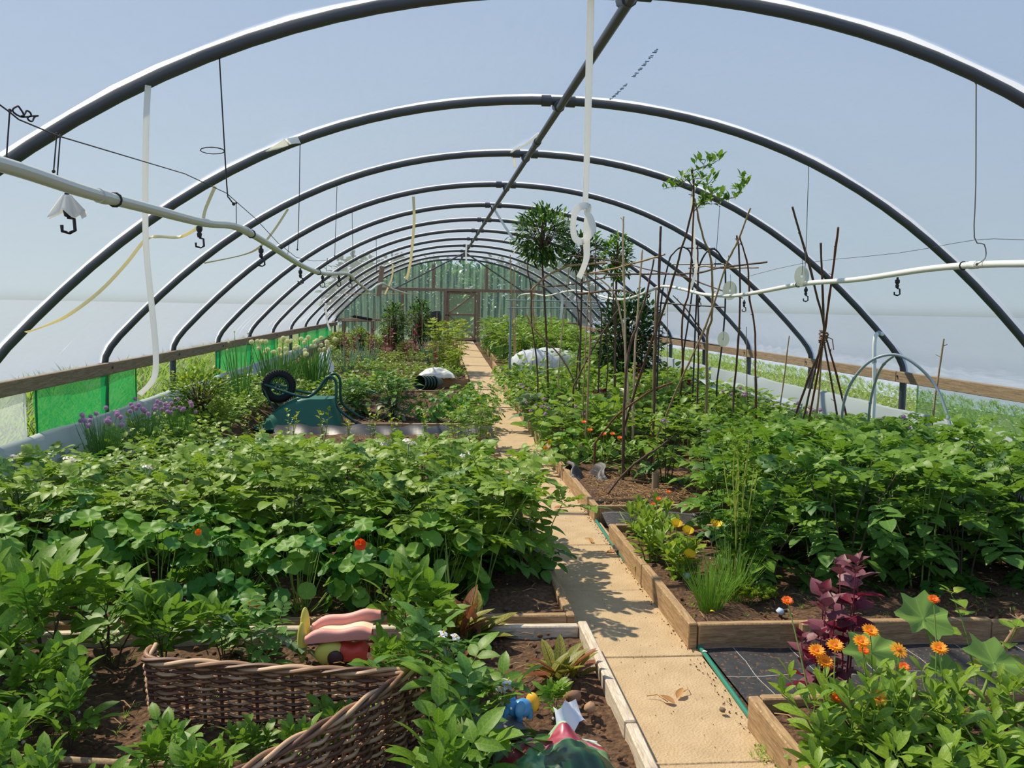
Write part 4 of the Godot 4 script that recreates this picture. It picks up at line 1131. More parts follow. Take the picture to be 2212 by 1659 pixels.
func clutter() -> void:
	wicker([V(-1.0, 0.07, 3.22), V(-0.985, 0.07, 3.10), V(-0.80, 0.07, 3.06), V(-0.45, 0.07, 2.99), V(-0.08, 0.07, 2.95)], 0.235, "woven willow panel running along behind, its corner curled at the left end", Vector3(0.0, 0, 0.05))
	wicker([V(-0.02, 0.05, 2.93), V(-0.22, 0.05, 2.62), V(-0.42, 0.05, 2.36), V(-0.62, 0.05, 2.1)], 0.25, "dark woven willow panel coming towards the camera from the corner", Vector3(-0.02, 0, -0.02))
	var stk := Geo.new()
	stk.tube([V(-1.32, 0.1, 2.80), V(-1.0, 0.105, 2.74), V(-0.7, 0.1, 2.72)], 0.012, 7)
	solo("fallen_stick", stk, stick_mat("tan"), "brown stick lying on the soil in front of the wicker", "stick")
	# bag with a vegetable picture
	var b := thing("compost_bag", "crumpled plastic bag printed with a green squash, lying by the bleached board", "bag", V(0.43, 0.05, 2.63), 0.12)
	var g := pillow(0.40, 0.46, 0.10, 0.4, Vector3(0.62, 0.07, 0.84), 5)
	var bm := mat("bag_print", Color.WHITE, 0.36)
	bm.albedo_texture = bag_print()
	part("bag_skin", g, bm, b)
	g = Geo.new()
	for i in 9:
		for j in 7:
			var u := i / 8.0
			var v := j / 6.0
			g.p(Vector3(0.03 + 0.12 * u * (1 - 0.3 * v), 0.09 + 0.07 * v + 0.015 * sin(u * 9 + v * 4), -0.17 - 0.05 * v + 0.03 * sin(u * 6)), Vector2(u, v))
	for i in 8:
		for j in 6: g.quad(i * 7 + j, i * 7 + j + 1, i * 7 + j + 8, i * 7 + j + 7)
	part("torn_flap", g, mat("bag_white", C(226, 230, 238), 0.35, 0.3), b)
	# slates and stones
	var slate := mat("slate", C(116, 112, 112), 0.6)
	for q in [[V(0.24, 0.09, 2.93), Vector3(0.2, 0.014, 0.16), 0.3, "grey slate piece lying flat under the blue elephant toy"], [V(0.08, 0.12, 3.04), Vector3(0.13, 0.012, 0.1), 0.9, "tilted grey slate piece behind the flowering potato plant"]]:
		g = Geo.new()
		g.box(Vector3.ZERO, q[1], Basis(Vector3(1, 0, 0.3).normalized(), 0.12), 0.003)
		var s := solo("slate_piece", g, slate, q[3], "slate", q[0])
		s.rotation.y = q[2]
	var st := pebble(3)
	var k := 0
	for q in [[V(0.55, 0.11, 3.12), 0.035, C(150, 112, 82), "brown stone leaning on the bleached board"], [V(0.60, 0.10, 3.04), 0.03, C(172, 132, 98), "rounder tan stone beside the leaning brown stone"], [V(0.22, 0.12, 3.22), 0.03, C(160, 122, 96), "tan stone beside a clay lump under the potato stems"], [V(0.13, 0.11, 3.14), 0.05, C(170, 112, 80), "large reddish clay lump under the potato stems"], [V(1.15, 0.02, 3.16), 0.016, C(120, 104, 86), "small dark stone on the path beside the hose"], [V(1.42, 0.11, 4.55), 0.03, C(196, 206, 212), "pale blue-grey stone on the soil by the yellow poppies"], [V(1.72, 0.11, 3.98), 0.025, C(186, 204, 224), "light blue stone on the soil by the parsley"], [V(-3.15, 0.42, 5.9), 0.14, C(150, 140, 128), "pale rock outside behind the dusty flap at the left wall"]]:
		g = st
		var s := solo("stone", g, mat("stone_%d" % k, q[2], 0.85), q[3], "stone", q[0])
		s.scale = Vector3.ONE * q[1]; s.rotation.y = k * 1.3
		k += 1
	g = Geo.new()
	g.box(Vector3(0, 0.065, 0), Vector3(0.1, 0.14, 0.05), Basis(), 0.005)
	solo("wooden_block", g, wood("bed_wood", C(126, 98, 66), C(190, 158, 116)), "short wooden block fixed to the front board of the poppy bed", "block", V(1.78, 0.0, 3.765))
	wire_twist(V(-0.88, 1.975, 1.95), V(0, -0.004, 1.0).normalized())
	elephant()
	ride_toy()
	# hose along the path
	g = Geo.new()
	var hz := smooth([V(1.225, 0.012, 2.2), V(1.235, 0.012, 2.8), V(1.25, 0.012, 3.4), V(1.262, 0.012, 4.0), V(1.235, 0.012, 4.7), V(1.215, 0.012, 5.4), V(1.23, 0.012, 6.3), V(1.25, 0.012, 7.2), V(1.26, 0.012, 7.6)], 8)
	g.tube(hz, 0.0105, 9)
	var h := thing("garden_hose", "teal green garden hose lying along the right edge of the path", "hose")
	part("hose_pipe", g, mat("teal_hose", C(38, 124, 104), 0.4), h)
	g = Geo.new()
	g.tube([V(1.216, 0.016, 5.34), V(1.215, 0.016, 5.46)], [0.016, 0.018], 10)
	part("connector", g, mat("black_plastic", C(26, 27, 29), 0.4), h)
	# pots, sack, blue strip, planks
	var pots := thing("pot_stack", "stack of dark green plastic pots lying on its side before the white sack", "pots", V(-0.10, 0.33, 13.85))
	for i in 5:
		g = Geo.new()
		var ay := Vector3(-0.62, 0.06, 0.78).normalized()
		var ax := ay.cross(Vector3.UP).normalized()
		var tr := Transform3D(Basis(ax, ay, ax.cross(ay)), -ay * 0.075 * i)
		g.lathe([Vector2(0, -0.10), Vector2(0.075, -0.10), Vector2(0.11, 0.09), Vector2(0.122, 0.09), Vector2(0.122, 0.115), Vector2(0.108, 0.115), Vector2(0.072, -0.09), Vector2(0, -0.09)], 26, tr)
		part("pot", g, mat("pot_green", C(30, 62, 54), 0.45), pots)
	solo("sack", pillow(0.62, 0.34, 0.15, 0.35, Vector3(0.5, 0, 0.5), 9), mat("white_sack", C(232, 228, 214), 0.6), "plump white sack lying behind the dark green pots", "sack", V(0.1, 0.33, 15.0))
	g = Geo.new()
	g.box(Vector3(0, 0.01, 0), Vector3(0.36, 0.05, 0.08), Basis(Vector3(0, 1, 0), 0.1), 0.012)
	solo("blue_strip", g, mat("blue_plastic", C(34, 104, 178), 0.45), "bright blue plastic strip lying across the soil past the wheelbarrow", "strip", V(-0.92, 0.24, 13.1))
	g = Geo.new()
	g.box(Vector3(0, 0.01, 0), Vector3(0.26, 0.045, 0.08), Basis(Vector3(0, 1, 0), -0.25), 0.012)
	solo("blue_strip", g, mats["blue_plastic"], "shorter blue plastic strip beside the wheelbarrow legs", "strip", V(-1.3, 0.22, 12.9))
	g = Geo.new()
	g.box(Vector3.ZERO, Vector3(0.75, 0.025, 0.12), Basis(Vector3(0, 1, 0), 0.06), 0.004)
	solo("loose_plank", g, wood("bleached_wood", C(170, 152, 128), C(226, 212, 190)), "pale loose plank lying behind the blue strips", "plank", V(-0.95, 0.25, 13.5))
	solo("dark_bag", pillow(0.42, 0.4, 0.26, 0.7, Vector3(0.5, 0.03, 0.4), 12, 20, 16), mat("black_sheet", C(44, 44, 46), 0.45), "slumped dark bag beside the white onion flowers", "bag", V(-1.62, 0.2, 13.6))
	solo("white_bag", pillow(0.34, 0.3, 0.34, 0.9, Vector3(0.4, 0.1, 0.6), 14, 20, 16), mat("white_poly", C(228, 232, 234), 0.4, 0.4), "crumpled white polythene bag behind the white onion flowers", "bag", V(-1.75, 0.36, 14.5))
	# far left corner: bench with upturned trays, water butt
	var bench := thing("potting_bench", "rough plank bench in the far left corner below the arches", "bench", V(-2.05, gy(24.6), 24.6))
	g = Geo.new()
	g.box(Vector3(0, 0.62, 0), Vector3(0.9, 0.04, 0.45), Basis(), 0.005)
	part("bench_top", g, wood("end_timber", C(118, 96, 78), C(168, 146, 126)), bench)
	for x in [-0.4, 0.4]:
		for zz in [-0.18, 0.18]:
			g = Geo.new()
			g.box(Vector3(x, 0.3, zz), Vector3(0.06, 0.6, 0.06), Basis(), 0.004)
			part("bench_leg", g, mats["end_timber"], bench)
	var tr_ := thing("seed_tray", "black plastic seed trays tipped up on the plank bench", "tray", V(-1.95, gy(24.6) + 0.68, 24.5), 0.3)
	g = Geo.new()
	g.box(Vector3(0, 0.03, 0), Vector3(0.55, 0.07, 0.32), Basis(Vector3(0, 0, 1), -0.16), 0.01)
	g.box(Vector3(-0.02, 0.03, 0), Vector3(0.58, 0.02, 0.35), Basis(Vector3(0, 0, 1), -0.16), 0.004)
	part("tray_body", g, mat("black_plastic", C(26, 27, 29), 0.4), tr_)
	var butt := thing("water_butt", "black barrel water butt standing beside the far door", "water butt", V(0.11, gy(25.1), 25.1))
	g = Geo.new()
	g.lathe([Vector2(0, 0), Vector2(0.155, 0.0), Vector2(0.17, 0.06), Vector2(0.178, 0.44), Vector2(0.172, 0.78), Vector2(0.15, 0.86), Vector2(0.14, 0.87)], 24)
	for y in [0.2, 0.44, 0.66]: g.lathe([Vector2(0.17, y - 0.02), Vector2(0.185, y - 0.01), Vector2(0.185, y + 0.01), Vector2(0.17, y + 0.02)], 24)
	part("barrel", g, mat("black_plastic", C(26, 27, 29), 0.4), butt)
	g = Geo.new()
	g.lathe([Vector2(0.15, 0.85), Vector2(0.152, 0.90), Vector2(0.14, 0.915), Vector2(0, 0.92)], 24)
	part("lid", g, mats["black_plastic"], butt)
	# right side: fleece tunnel, cream crate, dark bin, tube, cloche sheet
	var fl := thing("fleece_tunnel", "low tunnel covered with white fleece among the plants by the path", "fleece tunnel", V(2.18, gy(16.2), 16.2))
	g = Geo.new()
	var ns := FastNoiseLite.new()
	ns.frequency = 2.0
	for i in 31:
		for j in 17:
			var u := i / 30.0
			var a := PI * j / 16.0
			var e := pow(sin(PI * clampf(u, 0.02, 0.98)), 0.16)
			var wr := 1.0 + 0.08 * ns.get_noise_2d(u * 4, a * 2)
			g.p(Vector3(lerpf(-0.66, 0.68, u), 0.08 + 0.50 * pow(sin(a), 0.7) * e * wr, cos(a) * 0.42 * e * wr), Vector2(u, a))
	for i in 30:
		for j in 16: g.quad(i * 17 + j, i * 17 + j + 1, i * 17 + j + 18, i * 17 + j + 17)
	part("fleece_sheet", g, mat("fleece", C(214, 220, 220), 0.8, 0.6), fl)
	for x in [-0.45, 0.0, 0.45]:
		g = Geo.new()
		var l := []
		for i in 13: l.append(Vector3(x, 0.05 + 0.5 * pow(sin(PI * i / 12.0), 0.7), cos(PI * i / 12.0) * 0.40))
		g.tube(l, 0.008, 5)
		part("support_hoop", g, mat("grey_pipe", C(150, 162, 170), 0.4), fl)
	var cr := thing("plastic_crate", "open cream plastic box half hidden behind the poles", "box", V(2.36, gy(11.0) + 0.08, 11.1))
	g = Geo.new()
	for q in [[Vector3(0, 0.02, 0), Vector3(0.34, 0.03, 0.3)], [Vector3(0, 0.19, 0.145), Vector3(0.34, 0.36, 0.012)], [Vector3(0, 0.19, -0.145), Vector3(0.34, 0.36, 0.012)], [Vector3(-0.165, 0.19, 0), Vector3(0.012, 0.36, 0.3)], [Vector3(0.165, 0.19, 0), Vector3(0.012, 0.36, 0.3)]]: g.box(q[0], q[1], Basis(), 0.004)
	part("box_walls", g, mat("cream_plastic", C(226, 224, 196), 0.5, 0.2), cr)
	g = Geo.new()
	for s in [-1, 1]:
		g.box(Vector3(0, 0.37, 0.15 * s), Vector3(0.36, 0.018, 0.03), Basis(), 0.004)
		g.box(Vector3(0.17 * s, 0.37, 0), Vector3(0.03, 0.018, 0.3), Basis(), 0.004)
	part("box_rim", g, mats["cream_plastic"], cr)
	var bin := thing("dark_bin", "dark blue-black bin standing behind the bay bush at right", "bin", V(3.62, gy(12.6) - 0.4, 12.7))
	g = Geo.new()
	g.lathe([Vector2(0, 0), Vector2(0.17, 0), Vector2(0.21, 0.85), Vector2(0.225, 0.86), Vector2(0.225, 0.89), Vector2(0.2, 0.89), Vector2(0.17, 0.1), Vector2(0, 0.1)], 22)
	part("bin_body", g, mat("dark_blue_plastic", C(34, 40, 56), 0.5), bin)
	g = Geo.new()
	for s in [-1, 1]: g.tube([Vector3(0.2 * s, 0.7, -0.05), Vector3(0.25 * s, 0.7, -0.04), Vector3(0.25 * s, 0.7, 0.04), Vector3(0.2 * s, 0.7, 0.05)], 0.01, 6)
	part("bin_handles", g, mats["dark_blue_plastic"], bin)
	var tb := thing("guard_tube", "short grey-brown plastic guard tube round the foot of a dark pole", "tube", V(1.86, 0.06, 6.9))
	g = Geo.new()
	g.lathe([Vector2(0.030, 0), Vector2(0.031, 0.17), Vector2(0.027, 0.17), Vector2(0.027, 0.0)], 16)
	part("tube_wall", g, mat("guard_grey", C(160, 140, 116), 0.6), tb)
	g = Geo.new()
	g.lathe([Vector2(0.031, 0.162), Vector2(0.034, 0.166), Vector2(0.031, 0.172)], 16)
	part("tube_lip", g, mats["guard_grey"], tb)
	sheet("cloche_sheet", "sheet of cloudy clear plastic propped on the ground by the right side opening", "plastic sheet", func(u, v): return V(lerpf(3.55, 4.2, v), 0.62 + 0.04 * sin(u * 9) + 0.05 * u * v - 0.12 * v, lerpf(9.4, 11.6, u)), 16, 6, mat("cloudy_plastic", C(206, 216, 214), 0.3, 0.5))
	# wooden pegs by the path, plant label posts
	for q in [[0.70, 12.3, 0.2, "stout wooden peg at the path corner by the nasturtiums"], [0.66, 13.4, 0.22, "leaning wooden peg behind the stout peg at the path edge"], [-0.62, 18.2, 0.3, "dark short stake in the far strawberry bed"]]:
		g = Geo.new()
		g.box(Vector3(0, q[2] / 2, 0), Vector3(0.045, q[2], 0.045), Basis(Vector3(0, 0, 1), 0.05), 0.006)
		solo("wooden_peg", g, wood("bark_dark", C(64, 46, 36), C(120, 92, 72)), q[3], "peg", V(q[0], gy(q[1]), q[1]))
	for q in [[1.42, 13.9, "wooden plant label among red nasturtiums, nearer of two"], [1.44, 14.3, "wooden plant label among red nasturtiums, further of two"]]:
		g = Geo.new()
		g.box(Vector3(0, 0.18, 0), Vector3(0.05, 0.26, 0.006), Basis(Vector3(0, 0, 1), -0.7), 0.002)
		solo("plant_label", g, mat("label_wood", C(226, 206, 160), 0.7), q[2], "label", V(q[0], gy(q[1]), q[1]))
	# fallen petals and leaves on the path
	var pet := Geo.new()
	pet.leaf(Vector3(-0.012, 0, 0), Vector3(1, 0.05, 0), Vector3.UP, 0.024, 0.018, 4, 0.5, 0.1)
	k = 0
	for q in [[1.30, 3.84, C(238, 190, 40), "yellow petal fallen on the membrane by the bed corner"], [1.26, 3.72, C(250, 246, 236), "white petal fallen beside the hose"], [1.35, 3.90, C(240, 200, 40), "yellow petal fallen on the board corner"]]:
		solo("fallen_petal", pet, mat("petal_%d" % k, q[2], 0.6, 0.3), q[3], "petal", V(q[0], 0.022 if k < 2 else 0.145, q[1]))
		k += 1
	var dry := Geo.new()
	dry.leaf(Vector3(-0.03, 0, 0), Vector3(1, 0.1, 0.2), Vector3.UP, 0.07, 0.03, 5, 0.8, -0.2)
	dry.tube([Vector3(0.0, 0.003, 0), Vector3(0.05, 0.012, 0.03), Vector3(0.09, 0.003, 0.02)], 0.002, 4)
	k = 0
	for q in [[1.16, 5.36, 0.4, "curled dry leaf on the path by the hose connector"], [1.08, 5.62, 2.0, "small dry leaf on the path nearer the potatoes"], [1.02, 3.32, 1.1, "thin dry stalk lying on the nearest paving slab"], [0.96, 3.26, 2.7, "knot of dry stalk on the nearest paving slab"], [1.0, 6.6, 0.2, "dry leaf lying on the path beside the soil bed"]]:
		var s := solo("dry_leaf", dry, mat("dry_leaf", C(176, 132, 78), 0.8, 0.3), q[3], "dry leaf", V(q[0], 0.006, q[1]))
		s.rotation.y = q[2]
	scatter(get_node("floor"), "path_crumbs", pebble(2), mats["clod"], 220, 0.74, 1.22, 2.2, 8.0, 0.002, 0.001, 0.003)
	scatter(get_node("floor"), "edge_crumbs", pebble(2), mats["clod"], 500, 1.18, 1.235, 2.2, 8.0, 0.003, 0.0015, 0.005)

func elephant() -> void:
	var t := thing("toy_elephant", "small blue plastic elephant toy with yellow ears on the slate", "toy", V(0.34, 0.10, 2.98), 0.5)
	var blue := mat("toy_blue", C(72, 142, 190), 0.35)
	var g := Geo.new()
	g.ball(Vector3(0, 0.035, 0), Vector3(0.042, 0.034, 0.032), 9, 14)
	for x in [-0.022, 0.022]:
		for z in [-0.016, 0.016]: g.tube([Vector3(x, 0.03, z), Vector3(x, 0.0, z)], 0.012, 8)
	part("body", g, blue, t)
	g = Geo.new()
	g.ball(Vector3(-0.042, 0.045, 0), Vector3(0.026, 0.027, 0.025), 8, 12)
	g.tube(smooth([Vector3(-0.06, 0.045, 0), Vector3(-0.075, 0.03, 0), Vector3(-0.077, 0.01, 0)], 4), [0.013, 0.012, 0.011, 0.010, 0.009, 0.009, 0.008, 0.008, 0.008], 8)
	var hd := part("head", g, blue, t)
	g = Geo.new()
	g.ball(Vector3(-0.06, 0.055, 0.016), Vector3.ONE * 0.005, 6, 8)
	part("eye", g, mat("toy_white", C(240, 240, 240), 0.3), hd)
	for s in [-1, 1]:
		g = Geo.new()
		g.ball(Vector3(-0.03, 0.05, 0.03 * s), Vector3(0.024, 0.03, 0.006), 7, 12)
		part("ear", g, blue, hd)
	g = Geo.new()
	g.ball(Vector3(0.045, 0.045, 0.0), Vector3(0.024, 0.036, 0.03), 8, 12)
	tagged(part("saddle", g, mat("toy_yellow", C(246, 180, 40), 0.4), t), "orange-yellow back piece", "")

func ride_toy() -> void:
	var t := thing("plastic_toy", "sun-faded pink and yellow plastic toy lying against the bed board", "toy", V(-0.38, 0.06, 3.58), -0.08)
	var pink := mat("toy_pink", C(232, 158, 142), 0.55)
	var red := mat("toy_red", C(214, 74, 52), 0.5)
	var yel := mat("toy_pale_yellow", C(224, 214, 96), 0.55)
	var prof := func(l: float, w: float, h: float) -> Geo:     # a slab with a bumpy rounded top
		var g := Geo.new()
		for i in 21:
			var u := i / 20.0
			var y := h * (1.0 + 0.16 * sin(u * 9.0)) * pow(sin(PI * clampf(u, 0.03, 0.97)), 0.25)
			for j in 13:
				var a := PI * j / 12.0
				g.p(Vector3(l * (u - 0.5), y * pow(sin(a), 0.5), w * 0.5 * cos(a)), Vector2(u, j / 12.0))
		for i in 20:
			for j in 12: g.quad(i * 13 + j, i * 13 + j + 1, i * 13 + j + 14, i * 13 + j + 13)
		return g
	for q in [[0.09, 0.0, "nose_fin"], [0.135, -0.055, "nose_fin"]]:
		var g := Geo.new()
		g.ball(Vector3(-0.15, q[0], q[1]), Vector3(0.022, 0.09, 0.02), 9, 12)
		part(q[2], g, yel, t)
	part("side_slab", prof.call(0.28, 0.05, 0.05), pink, t, Transform3D(Basis(Vector3(0, 0, 1), 0.1), Vector3(0.01, 0.115, 0.02)))
	part("side_slab", prof.call(0.30, 0.05, 0.05), pink, t, Transform3D(Basis(Vector3(0, 0, 1), 0.2), Vector3(0.03, 0.15, -0.07)))
	part("middle_panel", prof.call(0.26, 0.10, 0.04), mat("toy_cream", C(240, 206, 170), 0.55), t, Transform3D(Basis(Vector3(0, 0, 1), 0.16), Vector3(0.02, 0.12, -0.03)))
	part("seat_block", prof.call(0.14, 0.1, 0.07), red, t, Transform3D(Basis(Vector3(0, 0, 1), 0.0), Vector3(0.06, 0.03, 0.0)))
	var g := Geo.new()
	g.ball(Vector3(-0.02, 0.05, 0.02), Vector3(0.075, 0.055, 0.035), 8, 14)
	part("rounded_body", g, yel, t)
	g = Geo.new()
	g.lathe([Vector2(0, -0.014), Vector2(0.03, -0.014), Vector2(0.034, 0), Vector2(0.03, 0.014), Vector2(0, 0.014)], 18, Transform3D(Basis(Vector3(1, 0, 0), PI / 2), Vector3(0.0, 0.045, 0.055)))
	part("wheel", g, mat("toy_brown", C(70, 44, 40), 0.5), t)
	g = Geo.new()
	g.box(Vector3(0.0, -0.01, 0.03), Vector3(0.1, 0.02, 0.05), Basis(), 0.008)
	part("footplate", g, mat("toy_blue", C(72, 142, 190), 0.35), t)

func rail_pipe(p: Array, label: String) -> void:
	var g := Geo.new()
	g.tube([Vector3.ZERO, p[1] - p[0]], 0.011, 8)
	var t := thing("rail_pipe", label, "rail", p[0])
	part("rail", g, mat("grey_pipe", C(150, 162, 170), 0.4), t)
	for e in [0.03, 0.97]:
		g = Geo.new()
		var q: Vector3 = (p[1] - p[0]) * e
		g.tube([q, Vector3(q.x, gy(13.4) - p[0].y, q.z)], 0.010, 7)
		part("upright", g, mats["grey_pipe"], t)
func grey_board(p: Array) -> void:
	var g := Geo.new()
	var d: Vector3 = p[1] - p[0]
	g.box(d * 0.5, Vector3(0.10, d.length(), 0.03), Basis(Vector3(0, 0, 1), -atan2(d.x, d.y)), 0.004)
	solo("grey_board", g, wood("end_timber", C(118, 96, 78), C(168, 146, 126)), "short grey board tied under the left pipe before the end wall", "board", p[0])
func wire_twist(at: Vector3, dir: Vector3) -> void:
	var t := thing("wire_twist", "tangled twist of rusty wire loops on the left wire at the frame edge", "wire", at)
	for k in 3:
		var g := Geo.new()
		var q := []
		for i in 15:
			var a := TAU * i / 14.0
			q.append(dir * (0.022 + 0.034 * k + 0.022 * cos(a)) + Vector3(0, 0.010 * sin(a + k), 0.008 * sin(a * 2.0)))
		g.tube(q, 0.0021, 5, false)
		part("wire_loop", g, mat("dark_cord", C(48, 48, 50), 0.8), t)

# ---------------------------------------------------------------- plants
var cache := {}
func lm(g: Geo) -> ArrayMesh:
	if not cache.has(g): cache[g] = g.mesh()
	return cache[g]

func compound(pairs: int, l: float, ll: float, lw: float, term := 1.15, droop := 0.25) -> Geo:   # a pinnate leaf along +x
	var g := Geo.new()
	var rach := []
	for i in 5:
		var t := i / 4.0
		rach.append(Vector3(l * 0.8 * t, -droop * l * t * t * 0.8, rf(-0.004, 0.004)))
	g.tube(rach, [0.0026, 0.0023, 0.002, 0.0016, 0.0012], 4, false)
	for k in pairs:
		var t := lerpf(0.28, 0.84, float(k) / maxf(pairs - 1, 1))
		var c := Vector3(l * 0.8 * t, -droop * l * t * t * 0.8, 0)
		var s := lerpf(0.62, 1.0, float(k) / maxf(pairs - 1, 1))
		for e in [-1, 1]:
			var d := Vector3(0.45 + rf(-0.1, 0.15), rf(-0.18, 0.25), e).normalized()
			g.leaf(c, d, Vector3(rf(-0.15, 0.15), 1, -0.35 * e), ll * s * rf(0.9, 1.1), lw * s, 4, 0.2, rf(0.1, 0.4), 0.78, 0.6)
	var tip: Vector3 = rach[4]
	g.leaf(tip, Vector3(1, -droop * 0.8 + rf(-0.1, 0.2), 0), Vector3.UP, ll * term, lw * term, 5, 0.2, 0.35, 0.78, 0.6)
	return g
func simple_leaf(l: float, w: float, a := 0.75, b := 0.8, fold := 0.3, curl := 0.3, nl := 5, pet := 0.12) -> Geo:
	var g := Geo.new()
	g.tube([Vector3.ZERO, Vector3(l * pet, 0.0, 0)], 0.0016, 3, false)
	g.leaf(Vector3(l * pet, 0, 0), Vector3(1, 0.05, 0), Vector3.UP, l * (1 - pet), w, nl, fold, curl, a, b)
	return g
func disc_leaf(r: float, lobes: int, dish: float, depth: float, pet: float, notch := 0.0) -> Geo:    # round leaf facing +y, stalk going down
	var g := Geo.new()
	var n := 40
	var c := g.p(Vector3(0, 0, 0), Vector2(0.5, 0.5))
	for ring in 2:
		for i in n:
			var a := TAU * i / n
			var w := 1.0 - depth * absf(sin(a * lobes * 0.5))
			if notch > 0: w *= 1.0 - notch * exp(-pow(wrapf(a - PI, -PI, PI) * 2.2, 2))
			var f := 0.55 if ring == 0 else 1.0
			g.p(Vector3(cos(a) * r * w * f, dish * r * f * f + 0.07 * r * sin(a * 5.0 + lobes) * f, sin(a) * r * w * f), Vector2(0.5 + 0.5 * cos(a) * f, 0.5 + 0.5 * sin(a) * f))
	for i in n:
		var j := (i + 1) % n
		g.tri(c, c + 1 + i, c + 1 + j)
		g.quad(c + 1 + i, c + 1 + n + i, c + 1 + n + j, c + 1 + j)
	if pet > 0: g.tube([Vector3.ZERO, Vector3(r * 0.1, -pet * 0.5, r * 0.15), Vector3(0, -pet, r * 0.4)], 0.0018, 4, false)
	return g
func radial_veins() -> ImageTexture:
	if tex.has("radial"): return tex["radial"]
	var im := Image.create(128, 128, false, Image.FORMAT_RGB8)
	for y in 128:
		for x in 128:
			var d := Vector2(x - 63.5, y - 63.5) / 63.5
			var a := fposmod(d.angle() / TAU * 9.0, 1.0)
			var k := smoothstep(0.05, 0.0, absf(a - 0.5) * d.length()) * 0.75
			k = maxf(k, smoothstep(0.10, 0.03, d.length()))
			var c := Color(0.84, 0.86, 0.84).lerp(Color(1, 1, 0.92), k)
			im.set_pixel(x, y, c)
	tex["radial"] = ImageTexture.create_from_image(im)
	return tex["radial"]

# A plant of leafy stems. s: h, stems, lean, nodes, leaves (Geos), mats, ls (scale range), pit (leaf pitch low/high on the stem), r, smat, start, top, merged, spread
func leafy(root: Node3D, s: Dictionary) -> Array:
	var tips := []
	var sg := Geo.new()
	var fol := {}
	for k in s.stems:
		var yaw: float = TAU * (k + rf(-0.35, 0.35)) / s.stems
		var ln := rf(s.lean[0], s.lean[1])
		var h: float = s.h * rf(0.78, 1.05) * (1.0 - 0.25 * ln)
		var o := Vector3(cos(yaw), 0, sin(yaw)) * rf(0.0, s.get("spread", 0.02))
		var out := Vector3(cos(yaw), 0, sin(yaw)) * tan(ln) * h
		var pts := []
		for i in 6:
			var t := i / 5.0
			pts.append(o + out * (t * t * 0.6 + t * 0.4) + Vector3(rf(-0.012, 0.012) * t, h * t, rf(-0.012, 0.012) * t))
		pts[0].y = -0.02
		var rad := []
		for i in 6: rad.append(s.r * lerpf(1.0, 0.45, i / 5.0))
		sg.tube(pts, rad, 5)
		tips.append(pts[5])
		var n: int = s.nodes
		var ly := yaw + rf(0, TAU)
		for i in n + int(s.get("top", 3)):
			var ontop := i >= n
			var t := 1.0 if ontop else lerpf(s.get("start", 0.25), 0.95, float(i) / maxf(n - 1, 1))
			var fi := t * 5.0
			var i0 := mini(int(fi), 4)
			var p: Vector3 = pts[i0].lerp(pts[i0 + 1], fi - i0)
			ly += 2.399 + rf(-0.4, 0.4)
			var pit: float = lerpf(s.pit[0], s.pit[1], t) + rf(-0.2, 0.2) + (0.35 if ontop else 0.0)
			var sc := rf(s.ls[0], s.ls[1]) * (0.6 if ontop else (1.0 - 0.25 * absf(t - 0.55)))
			var lg: Geo = s.leaves[R.randi() % s.leaves.size()]
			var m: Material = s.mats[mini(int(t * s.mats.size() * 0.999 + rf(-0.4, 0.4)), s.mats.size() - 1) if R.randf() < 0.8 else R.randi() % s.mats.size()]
			var tr := Transform3D(fr(dirv(ly, pit), (Vector3.UP + Vector3(rf(-0.3, 0.3), 0, rf(-0.3, 0.3))).normalized()).scaled(Vector3.ONE * sc), p)
			if s.get("merged", false):
				if not fol.has(m): fol[m] = Geo.new()
				fol[m].add(lg, tr)
			else: part("leaf", lm(lg), m, root, tr)
	part("stems", sg, s.smat, root).set_meta("kind", "stuff")
	for m in fol: part("foliage", fol[m], m, root).set_meta("kind", "stuff")
	return tips
func star_cluster(n: int, c: Color, key: String) -> Array:    # potato blossom: petals and yellow cones
	var g := Geo.new()
	var y := Geo.new()
	for k in n:
		var p := Vector3(rf(-0.03, 0.03), rf(-0.012, 0.02), rf(-0.03, 0.03))
		var up := (Vector3(p.x * 12, 0.5, p.z * 12 ) + Vector3(rf(-0.4, 0.4), 0.3, rf(-0.4, 0.4))).normalized()
		var b := fr(up.cross(Vector3(0.3, 0.2, 1)).normalized(), up)
		for i in 5:
			var a := TAU * i / 5.0
			g.leaf(p, b * Vector3(cos(a), 0.25, sin(a)), up, 0.017, 0.014, 3, 0.2, 0.4, 0.9, 0.6)
		y.tube([p, p + up * 0.009], [0.0032, 0.0012], 5)
		g.tube([p, Vector3(0, -0.05, 0)], 0.001, 3, false)
	return [g, mat(key, c, 0.6, 0.5), y, mat("anther_yellow", C(240, 190, 40), 0.6)]
func daisy(petals: int, r: float, rows: int, cup: float) -> Array:
	var g := Geo.new()
	for w in rows:
		for i in petals:
			var a := TAU * (i + 0.5 * w) / petals + rf(-0.05, 0.05)
			var el := cup + 0.35 * w + rf(-0.1, 0.1)
			g.leaf(Vector3(cos(a), 0, sin(a)) * r * 0.18 + Vector3(0, 0.001 * w, 0), Vector3(cos(a) * cos(el), sin(el), sin(a) * cos(el)), Vector3.UP, r * (0.85 - 0.18 * w), r * 0.26, 3, 0.15, 0.15, 1.3, 0.5)
	var c := Geo.new()
	c.ball(Vector3(0, 0.002, 0), Vector3(r * 0.26, r * 0.12, r * 0.26), 5, 10)
	for i in 14:
		var a := 2.399 * i
		c.ball(Vector3(cos(a) * r * 0.06 * sqrt(i), r * 0.10, sin(a) * r * 0.06 * sqrt(i)), Vector3.ONE * r * 0.05, 3, 5)
	return [g, c]
